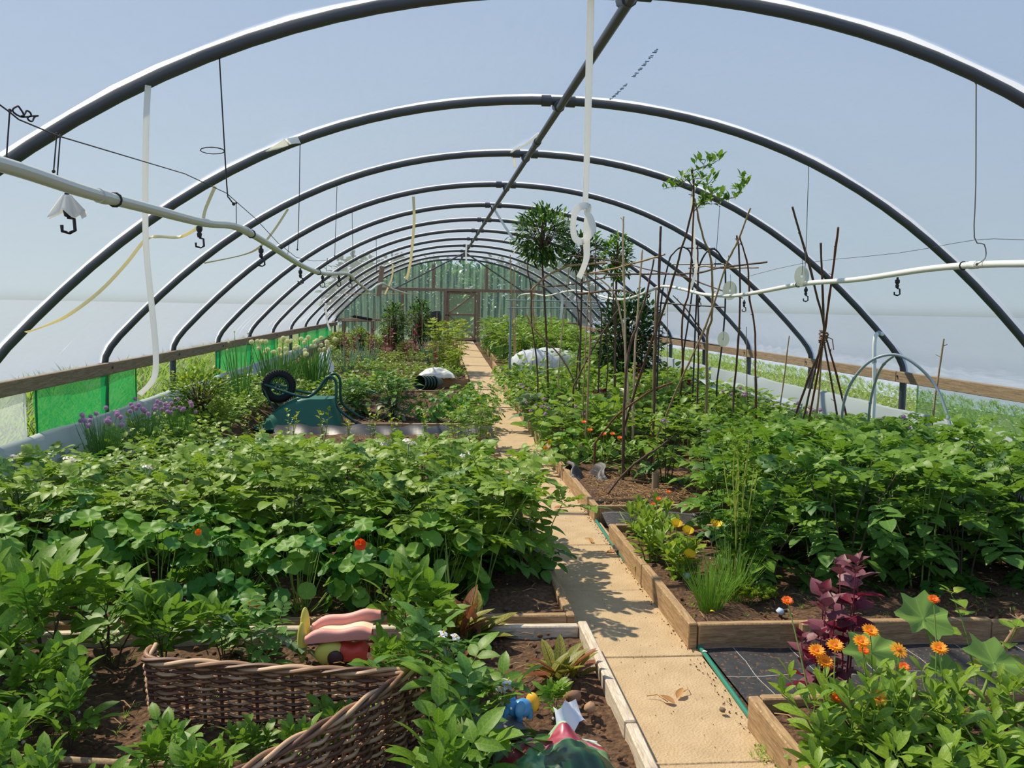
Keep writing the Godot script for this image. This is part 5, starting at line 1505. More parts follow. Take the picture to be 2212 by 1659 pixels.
func cup_flower(n: int, r: float, open: float) -> Geo:
	var g := Geo.new()
	for i in n:
		var a := TAU * i / n
		g.leaf(Vector3.ZERO, Vector3(cos(a) * sin(open), cos(open), sin(a) * sin(open)), Vector3(-cos(a), 0.6, -sin(a)), r, r * 1.0, 5, 0.25, -0.15, 1.4, 0.5)
	return g
func pom(r: float, n: int) -> Geo:     # allium head
	var g := Geo.new()
	g.ball(Vector3.ZERO, Vector3.ONE * r * 0.72, 6, 8)
	for i in n:
		var y := 1.0 - 2.0 * (i + 0.5) / n
		var a := 2.399 * i
		var d := Vector3(cos(a) * sqrt(1 - y * y), y, sin(a) * sqrt(1 - y * y))
		g.leaf(d * r * 0.5, d, Vector3(rf(-1, 1), rf(-1, 1), rf(-1, 1)), r * 0.6, r * 0.22, 2, 0.3, 0.0, 1.0, 0.7)
	return g
func flower_on(root: Node3D, p: Vector3, parts_: Array, up := Vector3.UP, s := 1.0, stem_from = null, smat: Material = null) -> void:
	# parts_: geo, mat, geo, mat ...: the first is the flower, the others its sub-parts
	var b := fr(up.cross(Vector3(0.31, 0.2, 1)).normalized(), up).scaled(Vector3.ONE * s)
	var f := part("flower", lm(parts_[0]), parts_[1], root, Transform3D(b, p))
	for i in range(2, parts_.size(), 2): part("flower_centre", lm(parts_[i]), parts_[i + 1], f)
	if stem_from != null:
		var g := Geo.new()
		g.tube([stem_from, (stem_from + p) / 2 + Vector3(rf(-0.01, 0.01), 0, rf(-0.01, 0.01)), p], [0.003, 0.0026, 0.0022], 5)
		part("flower_stalk", g, smat, root)
func blades(root: Node3D, n: int, h: float, spread: float, lean: float, r: float, m: Material, called := "blades") -> Array:
	var g := Geo.new()
	var tips := []
	for i in n:
		var a := rf(0, TAU)
		var o := Vector3(cos(a), 0, sin(a)) * rf(0, spread)
		var l := rf(0.05, lean)
		var hh := h * rf(0.7, 1.05)
		var q := a + rf(-0.8, 0.8)
		var e := o + Vector3(cos(q) * sin(l) * hh, cos(l) * hh, sin(q) * sin(l) * hh)
		var mid := (o + e) / 2 + Vector3(0, hh * 0.08 * l, 0)
		g.tube([o - Vector3(0, 0.03, 0), o.lerp(mid, 0.55), mid, mid.lerp(e, 0.6), e], [r, r, r * 0.9, r * 0.7, r * 0.3], 4, false)
		tips.append(e)
	part(called, g, m, root).set_meta("kind", "stuff")
	return tips
func crown(root: Node3D, c: Vector3, rad: Vector3, n: int, leaf_: Geo, ms: Array, sc0: float, sc1: float, shell := 0.35) -> void:
	var fol := {}
	var tw := Geo.new()
	for i in n:
		var d := Vector3(R.randfn(), R.randfn(), R.randfn()).normalized()
		var q := c + d * rad * pow(rf(shell, 1.0), 0.6) * rf(0.75, 1.0)
		var m: Material = ms[R.randi() % ms.size()]
		if not fol.has(m): fol[m] = Geo.new()
		var ld := (d + Vector3(rf(-0.8, 0.8), rf(-0.5, 0.7), rf(-0.8, 0.8))).normalized()
		fol[m].add(leaf_, Transform3D(fr(ld, Vector3(rf(-0.4, 0.4), 1, rf(-0.4, 0.4)).normalized()).scaled(Vector3.ONE * rf(sc0, sc1)), q))
		if i % 9 == 0: tw.tube([c - Vector3(0, rad.y * 0.5, 0), c.lerp(q, 0.6), q], [0.005, 0.003, 0.0015], 4, false)
	for m in fol: part("foliage", fol[m], m, root).set_meta("kind", "stuff")
	part("twigs", tw, stick_mat("dark"), root).set_meta("kind", "stuff")

var L := {}
func leaf_library() -> void:
	var plain := veins("plain_veins", Color(0.86, 0.86, 0.86), Color(1, 1, 0.9), 6)
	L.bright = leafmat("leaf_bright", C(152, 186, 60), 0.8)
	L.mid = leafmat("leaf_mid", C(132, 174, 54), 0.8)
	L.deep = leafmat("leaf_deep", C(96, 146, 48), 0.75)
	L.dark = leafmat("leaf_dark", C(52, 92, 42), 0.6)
	L.blue = leafmat("leaf_bluish", C(112, 160, 66), 0.75)
	L.bluedeep = leafmat("leaf_bluish_deep", C(82, 132, 54), 0.7)
	L.lime = leafmat("leaf_lime", C(186, 206, 62), 0.85)
	L.silver = leafmat("leaf_silvery", C(142, 168, 122), 0.6)
	L.glossy = leafmat("leaf_glossy", C(48, 84, 38), 0.5, 0.28)
	L.nast = leafmat("leaf_round", C(92, 156, 62), 0.75, 0.5, radial_veins())
	L.nast2 = leafmat("leaf_round_light", C(136, 184, 62), 0.8, 0.5, radial_veins())
	L.squash = leafmat("leaf_squash", C(150, 188, 88), 0.75, 0.6, radial_veins())
	L.red = leafmat("leaf_wine", C(132, 28, 58), 0.8, 0.5, veins("red_veins", Color(0.9, 0.9, 0.9), Color(1, 0.7, 0.8), 6))
	L.redbrown = leafmat("leaf_mauve", C(138, 84, 92), 0.4, 0.5, veins("red_veins", Color(0.9, 0.9, 0.9), Color(1, 0.7, 0.8), 6))
	L.sorrel = leafmat("leaf_sorrel", Color.WHITE, 0.6, 0.5, veins("sorrel_veins", C(136, 140, 46), C(84, 34, 28), 13, 0.12))
	L.sorrelred = leafmat("leaf_sorrel_brown", Color.WHITE, 0.6, 0.5, veins("sorrel_brown", C(146, 92, 54), C(96, 38, 34), 13, 0.12))
	L.stem = mat("stem_green", C(120, 148, 66), 0.6, 0.2)
	L.stemdark = mat("stem_dark", C(74, 66, 48), 0.7)
	L.stemred = mat("stem_red", C(128, 32, 62), 0.6)
	L.blade = mat("blade_green", C(96, 136, 62), 0.55, 0.4)
	L.bladeyellow = mat("blade_yellow", C(176, 186, 84), 0.55, 0.5)
	L.feather = mat("feather_green", C(132, 170, 58), 0.6, 0.5)
	L.orange = mat("petal_orange", C(252, 168, 24), 0.55, 0.6)
	L.deeporange = mat("petal_deep_orange", C(246, 122, 16), 0.55, 0.6)
	L.nastred = mat("petal_vermilion", C(240, 78, 20), 0.5, 0.6)
	L.yellow = mat("petal_yellow", C(255, 214, 20), 0.5, 0.6)
	L.mauve = mat("floret_mauve", C(190, 146, 186), 0.8, 0.3)
	L.cream = mat("floret_cream", C(232, 230, 180), 0.7, 0.4)
	L.pot = []
	for i in 4: L.pot.append(compound(4, 0.27, 0.096, 0.068))
	L.potbig = []
	for i in 3: L.potbig.append(compound(3, 0.23, 0.115, 0.058, 1.25, -0.1))
	L.tom = []
	for i in 3: L.tom.append(compound(4, 0.22, 0.085, 0.046, 1.1, 0.4))
	L.straw = [compound(1, 0.14, 0.07, 0.058, 1.0, 0.1), compound(1, 0.12, 0.065, 0.054, 1.0, 0.2)]
	L.disc = [disc_leaf(0.05, 9, 0.12, 0.10, 0.10), disc_leaf(0.05, 9, 0.25, 0.08, 0.08), disc_leaf(0.05, 8, -0.1, 0.12, 0.1)]
	L.oval = simple_leaf(0.06, 0.034)
	L.small = simple_leaf(0.06, 0.028, 0.8, 0.8, 0.3, 0.2, 3)
	L.lance = simple_leaf(0.07, 0.020, 0.9, 0.8, 0.3, 0.2, 3)
	L.spoon = [simple_leaf(0.13, 0.046, 1.5, 0.75, 0.25, 0.3, 6, 0.05), simple_leaf(0.11, 0.042, 1.4, 0.75, 0.3, 0.2, 6, 0.05)]
	L.sorrelleaf = [simple_leaf(0.25, 0.056, 0.95, 0.6, 0.35, 0.2, 8, 0.2), simple_leaf(0.21, 0.05, 0.95, 0.6, 0.35, 0.4, 8, 0.2)]
	L.arrow = simple_leaf(0.10, 0.076, 0.5, 0.85, 0.35, 0.25, 6, 0.15)
	L.bean = simple_leaf(0.09, 0.07, 0.55, 0.8, 0.2, 0.3, 6, 0.2)
	L.marg = daisy(18, 0.031, 2, 0.25)
	L.margopen = daisy(15, 0.033, 1, 0.1)
	L.nflower = cup_flower(5, 0.034, 1.1)
	L.beanflower = cup_flower(3, 0.016, 0.7)
	L.poppy = cup_flower(4, 0.048, 0.95)

func potato(h: float, stems: int, nodes: int, ms: Array, merged: bool, flower := "", leaves = null, upright := false) -> Node3D:
	var o := Node3D.new()
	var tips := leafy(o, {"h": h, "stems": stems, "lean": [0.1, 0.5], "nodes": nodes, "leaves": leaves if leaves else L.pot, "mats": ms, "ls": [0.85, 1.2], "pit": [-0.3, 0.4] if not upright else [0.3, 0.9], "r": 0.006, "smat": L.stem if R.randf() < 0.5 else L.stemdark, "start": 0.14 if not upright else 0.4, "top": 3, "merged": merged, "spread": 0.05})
	if flower: flower_on(o, tips[0] + Vector3(0, 0.07, 0), star_cluster(5, C(240, 236, 240) if flower == "white" else C(198, 160, 214), "petal_" + flower), Vector3.UP, 1.25, tips[0], L.stem)
	return o
func nasturtium(w: float, h: float, n: int, ms: Array, flowers: Array, s0 := 0.7, s1 := 1.15, merged := false) -> Node3D:
	var o := Node3D.new()
	var sg := Geo.new()
	var fol := {}
	for i in n:
		var a := rf(0, TAU)
		var el := asin(rf(0.05, 1.0))
		var d := Vector3(cos(a) * cos(el), sin(el), sin(a) * cos(el))
		var p := d * Vector3(w, h, w) * rf(0.75, 1.0) + Vector3(0, 0.04, 0)
		var up := (d * Vector3(1, 0.5, 1) + Vector3(rf(-0.3, 0.3), 0.75, rf(-0.3, 0.3))).normalized()
		var b := fr(up.cross(Vector3(rf(-1, 1), 0.2, rf(-1, 1))).normalized(), up).scaled(Vector3.ONE * rf(s0, s1))
		var m: Material = ms[R.randi() % ms.size()]
		var lg: Geo = L.disc[R.randi() % 3]
		if merged:
			if not fol.has(m): fol[m] = Geo.new()
			fol[m].add(lg, Transform3D(b, p))
		else: part("leaf", lm(lg), m, o, Transform3D(b, p))
		if i % 2 == 0: sg.tube([Vector3(rf(-0.03, 0.03), 0, rf(-0.03, 0.03)), p * Vector3(0.5, 0.4, 0.5), p - up * 0.05], [0.004, 0.003, 0.002], 4, false)
	for m in fol: part("foliage", fol[m], m, o).set_meta("kind", "stuff")
	part("stems", sg, L.stem, o).set_meta("kind", "stuff")
	for f in flowers: flower_on(o, f[0], [L.nflower, f[1], L.throat, mat("anther_yellow", C(240, 190, 40), 0.6)], f[2], f[3])
	return o
func chive(h: float, n: int, heads: int, head: Geo, m: Material, lean := 0.35, sp := 0.09, r := 0.0022, bm: Material = null) -> Node3D:
	var o := Node3D.new()
	blades(o, n, h * 0.85, sp, lean, r, bm if bm else L.blade)
	var t := blades(o, heads, h, sp, lean * 0.8, r * 1.1, bm if bm else L.blade, "flower_stalks")
	for p in t: part("flower_head", lm(head), m, o, Transform3D(Basis.from_euler(Vector3(rf(0, 6), rf(0, 6), 0)).scaled(Vector3.ONE * rf(0.8, 1.15)), p))
	return o
func leafy_twig(p: Array, n: int, label: String) -> void:
	var o := thing("leafy_twig", label, "twig", p[0])
	var g := Geo.new()
	var s := smooth(p, 5)
	var rad := []
	for i in s.size():
		s[i] -= p[0]
		rad.append(lerpf(0.0045, 0.0012, float(i) / s.size()))
	g.tube(s, rad, 5)
	part("twig", g, stick_mat("dark"), o)
	for i in n:
		var q: Vector3 = s[R.randi_range(3, s.size() - 1)] + Vector3(rf(-0.02, 0.02), rf(-0.03, 0.05), rf(-0.02, 0.02))
		part("leaf", lm(L.small), [L.mid, L.deep, L.bright][i % 3], o, Transform3D(fr(Vector3(rf(-0.6, 0.6), rf(0.0, 1.0), rf(-0.6, 0.6))).scaled(Vector3.ONE * rf(0.8, 1.4)), q))

const ORD := ["first", "second", "third", "fourth", "fifth", "sixth", "seventh", "eighth", "ninth", "tenth", "eleventh", "twelfth", "thirteenth", "fourteenth", "fifteenth", "sixteenth", "seventeenth", "eighteenth", "nineteenth", "twentieth", "twenty-first", "twenty-second", "twenty-third", "twenty-fourth", "twenty-fifth", "twenty-sixth", "twenty-seventh"]

func place(proto: Node3D, called: String, x: float, d: float, y: float, s: float, label: String, cat: String, group := "") -> Node3D:
	return put(proto, called, V(x, y + gy(d), d), rf(0, TAU), s, label, cat, group)
func own(called: String, o: Node3D, x: float, d: float, y: float, label: String, cat: String, group := "") -> Node3D:
	o.name = called; add_child(o, true)
	o.position = V(x, y + gy(d), d)
	return tagged(o, label, cat, group)

func planting() -> void:
	var tg := Geo.new()
	tg.ball(Vector3(0, 0.006, 0), Vector3(0.006, 0.006, 0.006), 4, 6)
	L.throat = tg
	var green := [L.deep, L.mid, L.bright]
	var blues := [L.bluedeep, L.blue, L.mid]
	# ---- the thick potato bed on the left
	var pa := []
	for i in 4: pa.append(potato(0.62, 5, 5, green, false, "white" if i == 3 else ""))
	var pm := []
	for i in 3: pm.append(potato(0.62, 5, 5, green, true, "white" if i == 2 else ""))
	for r in 9:
		for c in 10:
			var d := 4.42 + r * 0.37 + rf(-0.09, 0.09)
			var x := -2.62 + c * 0.37 + rf(-0.09, 0.09)
			if d > 6.45 or x > 0.47 or (d < 4.6 and x < -0.2): continue
			var far := d > 5.75
			var s := rf(0.88, 1.08) * (0.88 if x < -1.2 else 1.0) * lerpf(0.98, 0.74, smoothstep(5.0, 6.4, d))
			place(pm[R.randi() % 3] if far else pa[(r * 2 + c * 3 + R.randi() % 2) % 4], "potato_plant", x, d, 0.08, s, "leafy potato plant in thick growth left of the path, %s row back, %s from wall" % [ORD[r], ORD[c]], "potato plant", "potatoes in the thick left-hand growth")
	for q in [[0.74, 4.72, 0.55, "bushy potato plant spilling its leaves over the path edge, nearer one"], [0.66, 5.6, 0.75, "bushy potato plant with white blossom leaning to the path, further one"]]:
		place(pa[3 if q[1] > 5 else 1], "potato_plant", q[0] - 0.18, q[1], 0.06, 0.82, q[3], "potato plant")
	for q in [[-0.35, 7.0], [0.1, 7.3], [-0.8, 7.4], [0.35, 6.9], [-1.3, 7.1], [0.3, 7.8], [-0.5, 7.9]]:
		place(pm[0], "potato_plant", q[0], q[1], 0.06, 0.42, "small potato plant on open soil behind the thick growth, %s from the side wall" % ORD[{-1.3: 0, -0.8: 1, -0.5: 2, -0.35: 3, 0.1: 4, 0.3: 5, 0.35: 6}[q[0]]], "potato plant", "small potatoes behind the thick growth")
	# nasturtiums along the front of that bed
	var na := []
	for i in 3: na.append(nasturtium(0.27, 0.50, 46, [L.nast, L.nast2, L.nast2], [], 0.7, 1.2))
	var k := 0
	for q in [[-2.35, 4.2], [-1.95, 4.12], [-1.6, 4.22], [-1.28, 4.12], [-0.95, 4.2], [-0.62, 4.13], [-0.28, 4.2], [0.05, 4.28], [-1.75, 4.55], [-1.1, 4.5], [-0.45, 4.55]]:
		place(na[k % 3], "nasturtium", q[0], q[1], 0.06, rf(0.9, 1.12), ("round-leaved flowerless nasturtium in front of the left potatoes, %s from the side wall" % ORD[k]) if k < 8 else ("flowerless nasturtium in the second row among the left potatoes, %s from the side wall" % ORD[k - 8]), "nasturtium", "flowerless nasturtiums in front of the left potatoes")
		k += 1
	own("nasturtium", nasturtium(0.16, 0.2, 22, [L.nast, L.nast2], [[V(0.04, 0.30, -0.16), L.nastred, Vector3(0.1, 0.2, 1), 1.05]]), -0.36, 4.15, 0.16, "nasturtium with a vermilion flower, the upper one above the plastic toy", "nasturtium")
	own("nasturtium", nasturtium(0.16, 0.14, 20, [L.nast, L.nast2], [[V(0.02, 0.145, -0.15), L.nastred, Vector3(0.2, 0.3, 1), 0.95]]), -0.80, 4.02, 0.08, "low nasturtium with a vermilion flower close to the bed board", "nasturtium")
	own("nasturtium", nasturtium(0.16, 0.4, 18, [L.nast], [[V(0.0, 0.40, -0.12), L.deeporange, Vector3(0.5, 0.1, 1), 0.6]]), -1.08, 4.2, 0.1, "nasturtium with a half hidden small orange flower", "nasturtium")
	# ---- young potatoes in the nearest left bed
	var yg := []
	for i in 4: yg.append(potato(0.32, 4, 3, [L.deep, L.mid, L.mid], false, "", L.potbig, true))
	k = 0
	var young := [2.45, 2.5, 2.62, 2.7, 2.85, 2.9, 3.1, 3.101, 3.22, 3.45, 3.52, 3.62, 3.66]
	for q in [[-1.75, 3.66, 1.2], [-1.5, 3.45, 1.25], [-1.32, 3.62, 1.05], [-1.62, 3.22, 1.05], [-1.35, 3.1, 1.0], [-1.08, 3.52, 1.05], [-0.86, 3.62, 0.9], [-1.55, 2.85, 1.0], [-1.3, 2.62, 0.95], [-1.2, 2.9, 0.8], [-1.5, 2.5, 1.0], [-1.72, 2.7, 1.1], [-1.85, 3.101, 1.1], [-1.1, 2.45, 0.75]]:
		place(yg[k % 4], "young_potato", q[0], q[1], 0.05, q[2] * (0.85 if q[1] > 3.4 and q[0] < -1.25 else 0.66), ("young potato plant on bare soil left of the wicker, %s from the front" % ORD[young.bsearch(q[1])]) if q[0] < -1.05 else ("young upright potato plant between the wicker and the bed board, %s from the left" % ("first" if q[0] < -0.9 else "second")), "potato plant", "young potatoes round the wicker")
		k += 1
	for q in [[-0.82, 2.66, 1.0], [-0.58, 2.78, 0.75], [-0.66, 2.5, 1.05], [-0.4, 2.76, 0.8], [-0.30, 2.84, 0.85], [-0.95, 2.38, 1.0]]:
		place(yg[(k + 1) % 4], "young_potato", q[0], q[1], 0.03, q[2] * 0.5, "broad-leaved young potato plant inside the angle of the wicker panels, %s from the left" % ORD[[-0.95, -0.82, -0.66, -0.58, -0.4, -0.3].find(q[0])], "potato plant", "young potatoes inside the wicker angle")
		k += 1
	for q in [[-0.12, 3.26, 0.9], [-0.06, 3.52, 1.5]]:
		place(yg[k % 4], "young_potato", q[0], q[1], 0.06, q[2] * 0.6, "dark green young potato plant beside the plastic toy behind the wicker, %s from the left" % ORD[[-0.12, -0.06].find(q[0])], "potato plant", "young potatoes beside the toy")
		k += 1
	own("young_potato", potato(0.27, 4, 4, [L.deep, L.blue, L.mid], false, "white", L.potbig), 0.15, 2.70, 0.05, "large broad-leaved potato plant with white blossom, nearest the wicker corner", "potato plant")
	own("young_potato", potato(0.28, 3, 3, [L.deep, L.blue], false, "white", L.potbig), 0.02, 3.12, 0.05, "potato plant with white blossom between the two reddish sorrel clumps", "potato plant")
	place(yg[0], "young_potato", 0.06, 2.42, 0.02, 0.8, "dark broad-leaved potato plant at the very bottom edge by the compost bag", "potato plant")
	place(yg[2], "young_potato", 0.74, 2.36, -0.05, 0.5, "little potato sprig poking over the bleached board at the bottom edge", "potato plant")
	place(yg[1], "young_potato", 0.47, 3.06, 0.05, 0.3, "small potato seedling between the sorrel and the brown stones", "potato plant")
	# sorrels
	for q in [[0.16, 3.74, 1.15, 38, "wide clump of red-veined sorrel behind the white potato blossom"], [0.54, 3.34, 0.85, 30, "red-veined sorrel at the far end of the bleached board"]]:
		var o := Node3D.new()
		for i in q[3]:
			var a := rf(0, TAU)
			var pit := rf(0.05, 1.35)
			part("leaf", lm(L.sorrelleaf[i % 2]), L.sorrel if i % 4 else L.sorrelred, o, Transform3D(fr(dirv(a, pit)).scaled(Vector3.ONE * q[2] * rf(0.75, 1.1)), Vector3(rf(-0.03, 0.03) * q[2] * 2.5, 0.0, rf(-0.03, 0.03))))
		if q[2] > 1.1: blades(o, 5, 0.5, 0.1, 0.25, 0.003, L.stem, "seed_stalks")
		own("sorrel", o, q[0], q[1], 0.06, q[4], "sorrel")
	# thistle-like seedling by the board
	own("seedling", potato(0.2, 3, 4, [L.silver, L.blue], true, "", L.tom), -0.72, 3.62, 0.05, "greyish feathery seedling against the dark side of the bed board", "seedling")
	# ---- broad beans and the plants round the wheelbarrow
	var bb := []
	for i in 3:
		var o := Node3D.new()
		leafy(o, {"h": 0.42, "stems": 3, "lean": [0.0, 0.22], "nodes": 8, "leaves": [L.oval], "mats": [L.silver, L.bright, L.lime], "ls": [0.9, 1.3], "pit": [0.1, 0.8], "r": 0.005, "smat": L.stem, "start": 0.2, "top": 5})
		for j in 5: flower_on(o, Vector3(rf(-0.04, 0.04), rf(0.18, 0.36), rf(-0.04, 0.04)), [L.beanflower, mat("petal_white_bean", C(238, 236, 226), 0.6, 0.4)], Vector3.UP, 1.0)
		bb.append(o)
	k = 0
	for q in [[-1.75, 9.1, 0.85], [-1.42, 8.9, 0.95], [-1.1, 9.0, 1.05], [-0.82, 8.85, 0.8], [-0.62, 9.15, 0.9], [-0.38, 9.1, 0.85], [-0.05, 9.3, 0.85], [0.2, 9.35, 0.8], [-1.95, 9.3, 0.8]]:
		place(bb[k % 3], "broad_bean", q[0], q[1], 0.08, q[2], "pale young broad bean plant with white flowers before the wheelbarrow, %s from the left" % ORD[[-1.95, -1.75, -1.42, -1.1, -0.82, -0.62, -0.38, -0.05, 0.2].find(q[0])], "broad bean", "broad beans on bare soil")
		k += 1
	for q in [[-0.45, 10.9, 0.55, "silvery green parsley bush in the bed beside the wheelbarrow"], [-0.95, 11.2, 0.42, "smaller silvery bush close behind the wheelbarrow legs"]]:
		own("parsley_bush", potato(q[2], 9, 6, [L.silver, L.blue], true, "", L.tom), q[0], q[1], 0.1, q[3], "herb bush")
	var nf := nasturtium(0.36, 0.38, 80, [L.nast2, L.nast, L.nast2], [], 0.7, 1.0)
	for q in [[0.05, 10.8, 1.0, "nasturtium mound at the middle of the bed beside the parsley bush"], [0.38, 11.3, 1.05, "nasturtium mound nearest the dark green pots"], [0.66, 12.3, 0.9, "nasturtium mound leaning on the path edge by the stout peg"], [0.58, 10.6, 0.95, "nasturtium mound bulging towards the path past the parsley bush"]]:
		place(nf, "nasturtium", q[0], q[1], 0.05, q[2], q[3], "nasturtium")
	var tall := {"h": 0.62, "stems": 7, "lean": [0.0, 0.3], "nodes": 9, "leaves": L.tom, "mats": [L.lime, L.bright], "ls": [0.4, 0.65], "pit": [0.0, 0.6], "r": 0.004, "smat": L.stem, "merged": true, "spread": 0.1}
	for q in [[0.48, 8.7, 0.9, "tall yellow-green leafy weed beside the path past the potatoes"], [0.62, 9.5, 0.95, "loose yellow-green plant overhanging the path with seed sprays"], [0.3, 9.0, 0.75, "lower yellow-green plant behind the tallest potato leaves"]]:
		var o := Node3D.new()
		leafy(o, tall)
		own("tall_weed", o, q[0], q[1], 0.05, q[3], "weed").scale = Vector3.ONE * q[2]
	# strawberries and low leaves on the left
	var sb := []
	for i in 3:
		var o := Node3D.new()
		leafy(o, {"h": 0.2, "stems": 9, "lean": [0.2, 0.9], "nodes": 3, "leaves": L.straw, "mats": green, "ls": [0.8, 1.2], "pit": [0.0, 0.5], "r": 0.003, "smat": L.stem, "start": 0.5, "top": 2, "merged": true, "spread": 0.12})
		sb.append(o)
	for r in 15:
		var d0 := 6.75 + r * 0.40
		var xs := [-2.55, -2.2, -1.85, -1.5, -1.15]
		if d0 > 8.2 and d0 < 11.4: xs = [-2.62, -2.38, -2.15]
		for c in xs.size():
			var x: float = xs[c] + rf(-0.08, 0.08)
			place(sb[(r + c) % 3], "strawberry_plant", x, d0 + rf(-0.12, 0.12), 0.12 + 0.14 * smoothstep(-1.6, -2.5, x), rf(0.9, 1.25), "low strawberry plant behind the thick left growth, %s row back, %s from the side wall" % [ORD[r], ORD[c]], "strawberry plant", "strawberries along the left wall")
	for q in [[-1.2, 12.2], [-0.9, 12.6], [-0.6, 12.4], [-1.25, 13.0], [-0.5, 13.1]]:
		place(sb[1], "strawberry_plant", q[0], q[1], 0.1, 1.5, "low leafy strawberry plant among the blue strips, %s from the side wall" % ORD[[-1.25, -1.2, -0.9, -0.6, -0.5].find(q[0])], "strawberry plant", "strawberries among the blue strips")
	for r in 4:
		for c in 8:
			place(sb[(r + c) % 3], "strawberry_plant", -2.15 + c * 0.37 + rf(-0.1, 0.1), [15.4, 16.2, 17.5, 18.6][r] + rf(-0.2, 0.2), 0.08, rf(0.8, 1.2), "low strawberry plant behind the white sack, %s row back, %s from the wall" % [ORD[r], ORD[c]], "strawberry plant", "strawberries behind the white sack")
	var shr := Node3D.new()
	crown(shr, Vector3(0, 0.36, 0), Vector3(0.36, 0.34, 0.3), 900, L.oval, [L.bright, L.lime, L.mid], 0.8, 1.2)
	own("shrub", shr, -2.32, 8.9, 0.26, "bright yellow-green shrub beside the left wall behind the chives", "shrub")
	# chives and onions
	var ph := pom(0.021, 60)
	var ch := chive(0.42, 90, 16, ph, L.mauve, 0.45, 0.09)
	for q in [[-2.48, 6.75, 1.0, "chive clump with few mauve heads, nearest the camera at the left wall"], [-2.38, 7.45, 1.0, "chive clump with many mauve heads under the curled strap end"], [-2.2, 7.75, 0.92, "chive clump right of the curled strap end"]]:
		place(ch, "chive_clump", q[0], q[1], 0.32, q[2], q[3], "chives")
	var wh := pom(0.034, 70)
	for q in [[-2.08, 12.1, 1.0, 26, "big white-flowered onion clump by the left wall, nearer half"], [-1.72, 12.7, 0.95, 22, "big white-flowered onion clump beside the slumped dark bag"]]:
		own("onion_clump", chive(0.78 * q[2], 60, q[3], wh, L.cream, 0.4, 0.22, 0.0065, L.blade), q[0], q[1], 0.2, q[4], "onions")
	own("onion_clump", chive(0.85, 16, 4, pom(0.016, 30), L.cream, 0.28, 0.12, 0.006, L.blade), -2.3, 10.7, 0.3, "sparse tall onion stems with tiny heads by the green netting", "onions")
	# far left beds: bush, orach, leeks, yellow-green plant, canes
	var bu := Node3D.new()
	var tr := Geo.new()
	tr.tube([Vector3.ZERO, Vector3(0.02, 0.5, 0), Vector3(0, 0.9, 0)], [0.025, 0.02, 0.012], 6)
	part("trunk", tr, stick_mat("dark"), bu)
	crown(bu, Vector3(0, 0.65, 0), Vector3(0.36, 0.62, 0.34), 900, L.oval, [L.dark, L.deep, L.mid], 1.0, 1.6)
	for q in [[-0.88, 20.4, 1.0, "tall dark leafy bush in the far left bed, left of two"], [-0.28, 21.2, 1.05, "tall dark leafy bush in the far left bed, right of two"]]:
		place(bu, "leafy_bush", q[0], q[1], 0.1, q[2], q[3], "bush")
	for q in [[-1.75, 21.5, 0.75], [-1.35, 20.6, 0.6], [-2.1, 20.2, 0.7], [-1.1, 22.6, 0.7], [-0.6, 19.9, 0.5]]:
		place(shr, "shrub", q[0], q[1], 0.0, q[2] * 1.25, "light green low shrub around the far dark bushes, %s from the side wall" % ORD[[-2.1, -1.75, -1.35, -1.1, -0.6].find(q[0])], "shrub", "light shrubs in the furthest left bed")
	var yl := Node3D.new()
	leafy(yl, {"h": 0.85, "stems": 12, "lean": [0.0, 0.35], "nodes": 11, "leaves": L.tom, "mats": [L.bright, L.lime, L.lime], "ls": [0.5, 0.8], "pit": [0.0, 0.6], "r": 0.005, "smat": L.stem, "merged": true, "spread": 0.14})
	for q in [[0.18, 16.8, 1.15, "tall yellow-green plant beside the path before the far door, left of two"], [0.5, 17.3, 1.1, "tall yellow-green plant beside the path before the far door, right of two"], [0.42, 15.9, 0.6, "low yellow-green plant at the bed corner by the white sack"]]:
		place(yl, "tall_weed", q[0], q[1], 0.1, q[2], q[3], "weed")
	var orc := Node3D.new()
	leafy(orc, {"h": 0.5, "stems": 2, "lean": [0.0, 0.12], "nodes": 8, "leaves": [L.arrow], "mats": [L.red, L.red, L.redbrown], "ls": [0.7, 1.0], "pit": [0.0, 0.6], "r": 0.005, "smat": L.stemred, "merged": true})
	k = 0
	for q in [[-1.55, 18.2, 0.9], [-1.2, 17.6, 0.8], [-1.3, 18.8, 1.0], [-0.95, 18.2, 0.9], [-0.85, 19.0, 1.0], [-0.5, 17.4, 0.75], [-0.35, 18.9, 1.15], [0.08, 16.0, 0.7], [-1.75, 17.9, 0.9]]:
		place(orc, "red_orach", q[0], q[1], 0.08, q[2] * 1.35, "wine-red orach plant among the far left canes, %s from the side wall" % ORD[[-1.75, -1.55, -1.3, -1.2, -0.95, -0.85, -0.5, -0.35, 0.08].find(q[0])], "orach", "red orach among the far left canes")
		k += 1
	for q in [[0.0, 17.6, "blue-green leek clump before the tall yellow-green plants"], [-1.5, 15.6, "grass-like onion clump beside the white polythene bag"], [-1.2, 16.6, "thin grassy clump among the red orach"]]:
		var o := Node3D.new()
		blades(o, 26, 0.6, 0.12, 0.5, 0.007, mat("blade_bluish", C(122, 152, 128), 0.5, 0.4))
		own("leek_clump", o, q[0], q[1], 0.08, q[2], "leeks")
	k = 0
	for i in 26:
		var d: float = 17.2 + 6.0 * fposmod(i * 0.381, 1.0)
		var x := -1.75 + 2.2 * i / 26.0 + rf(-0.06, 0.06)
		var h := rf(1.0, 1.45)
		stick([V(x, gy(d), d), V(x + rf(-0.04, 0.04), gy(d) + h, d + rf(-0.05, 0.05))], 0.0052, 0.0042, "bamboo", "thin bamboo cane standing in the far left beds, %s from the side wall" % ORD[i], "bamboo canes over the far left beds")
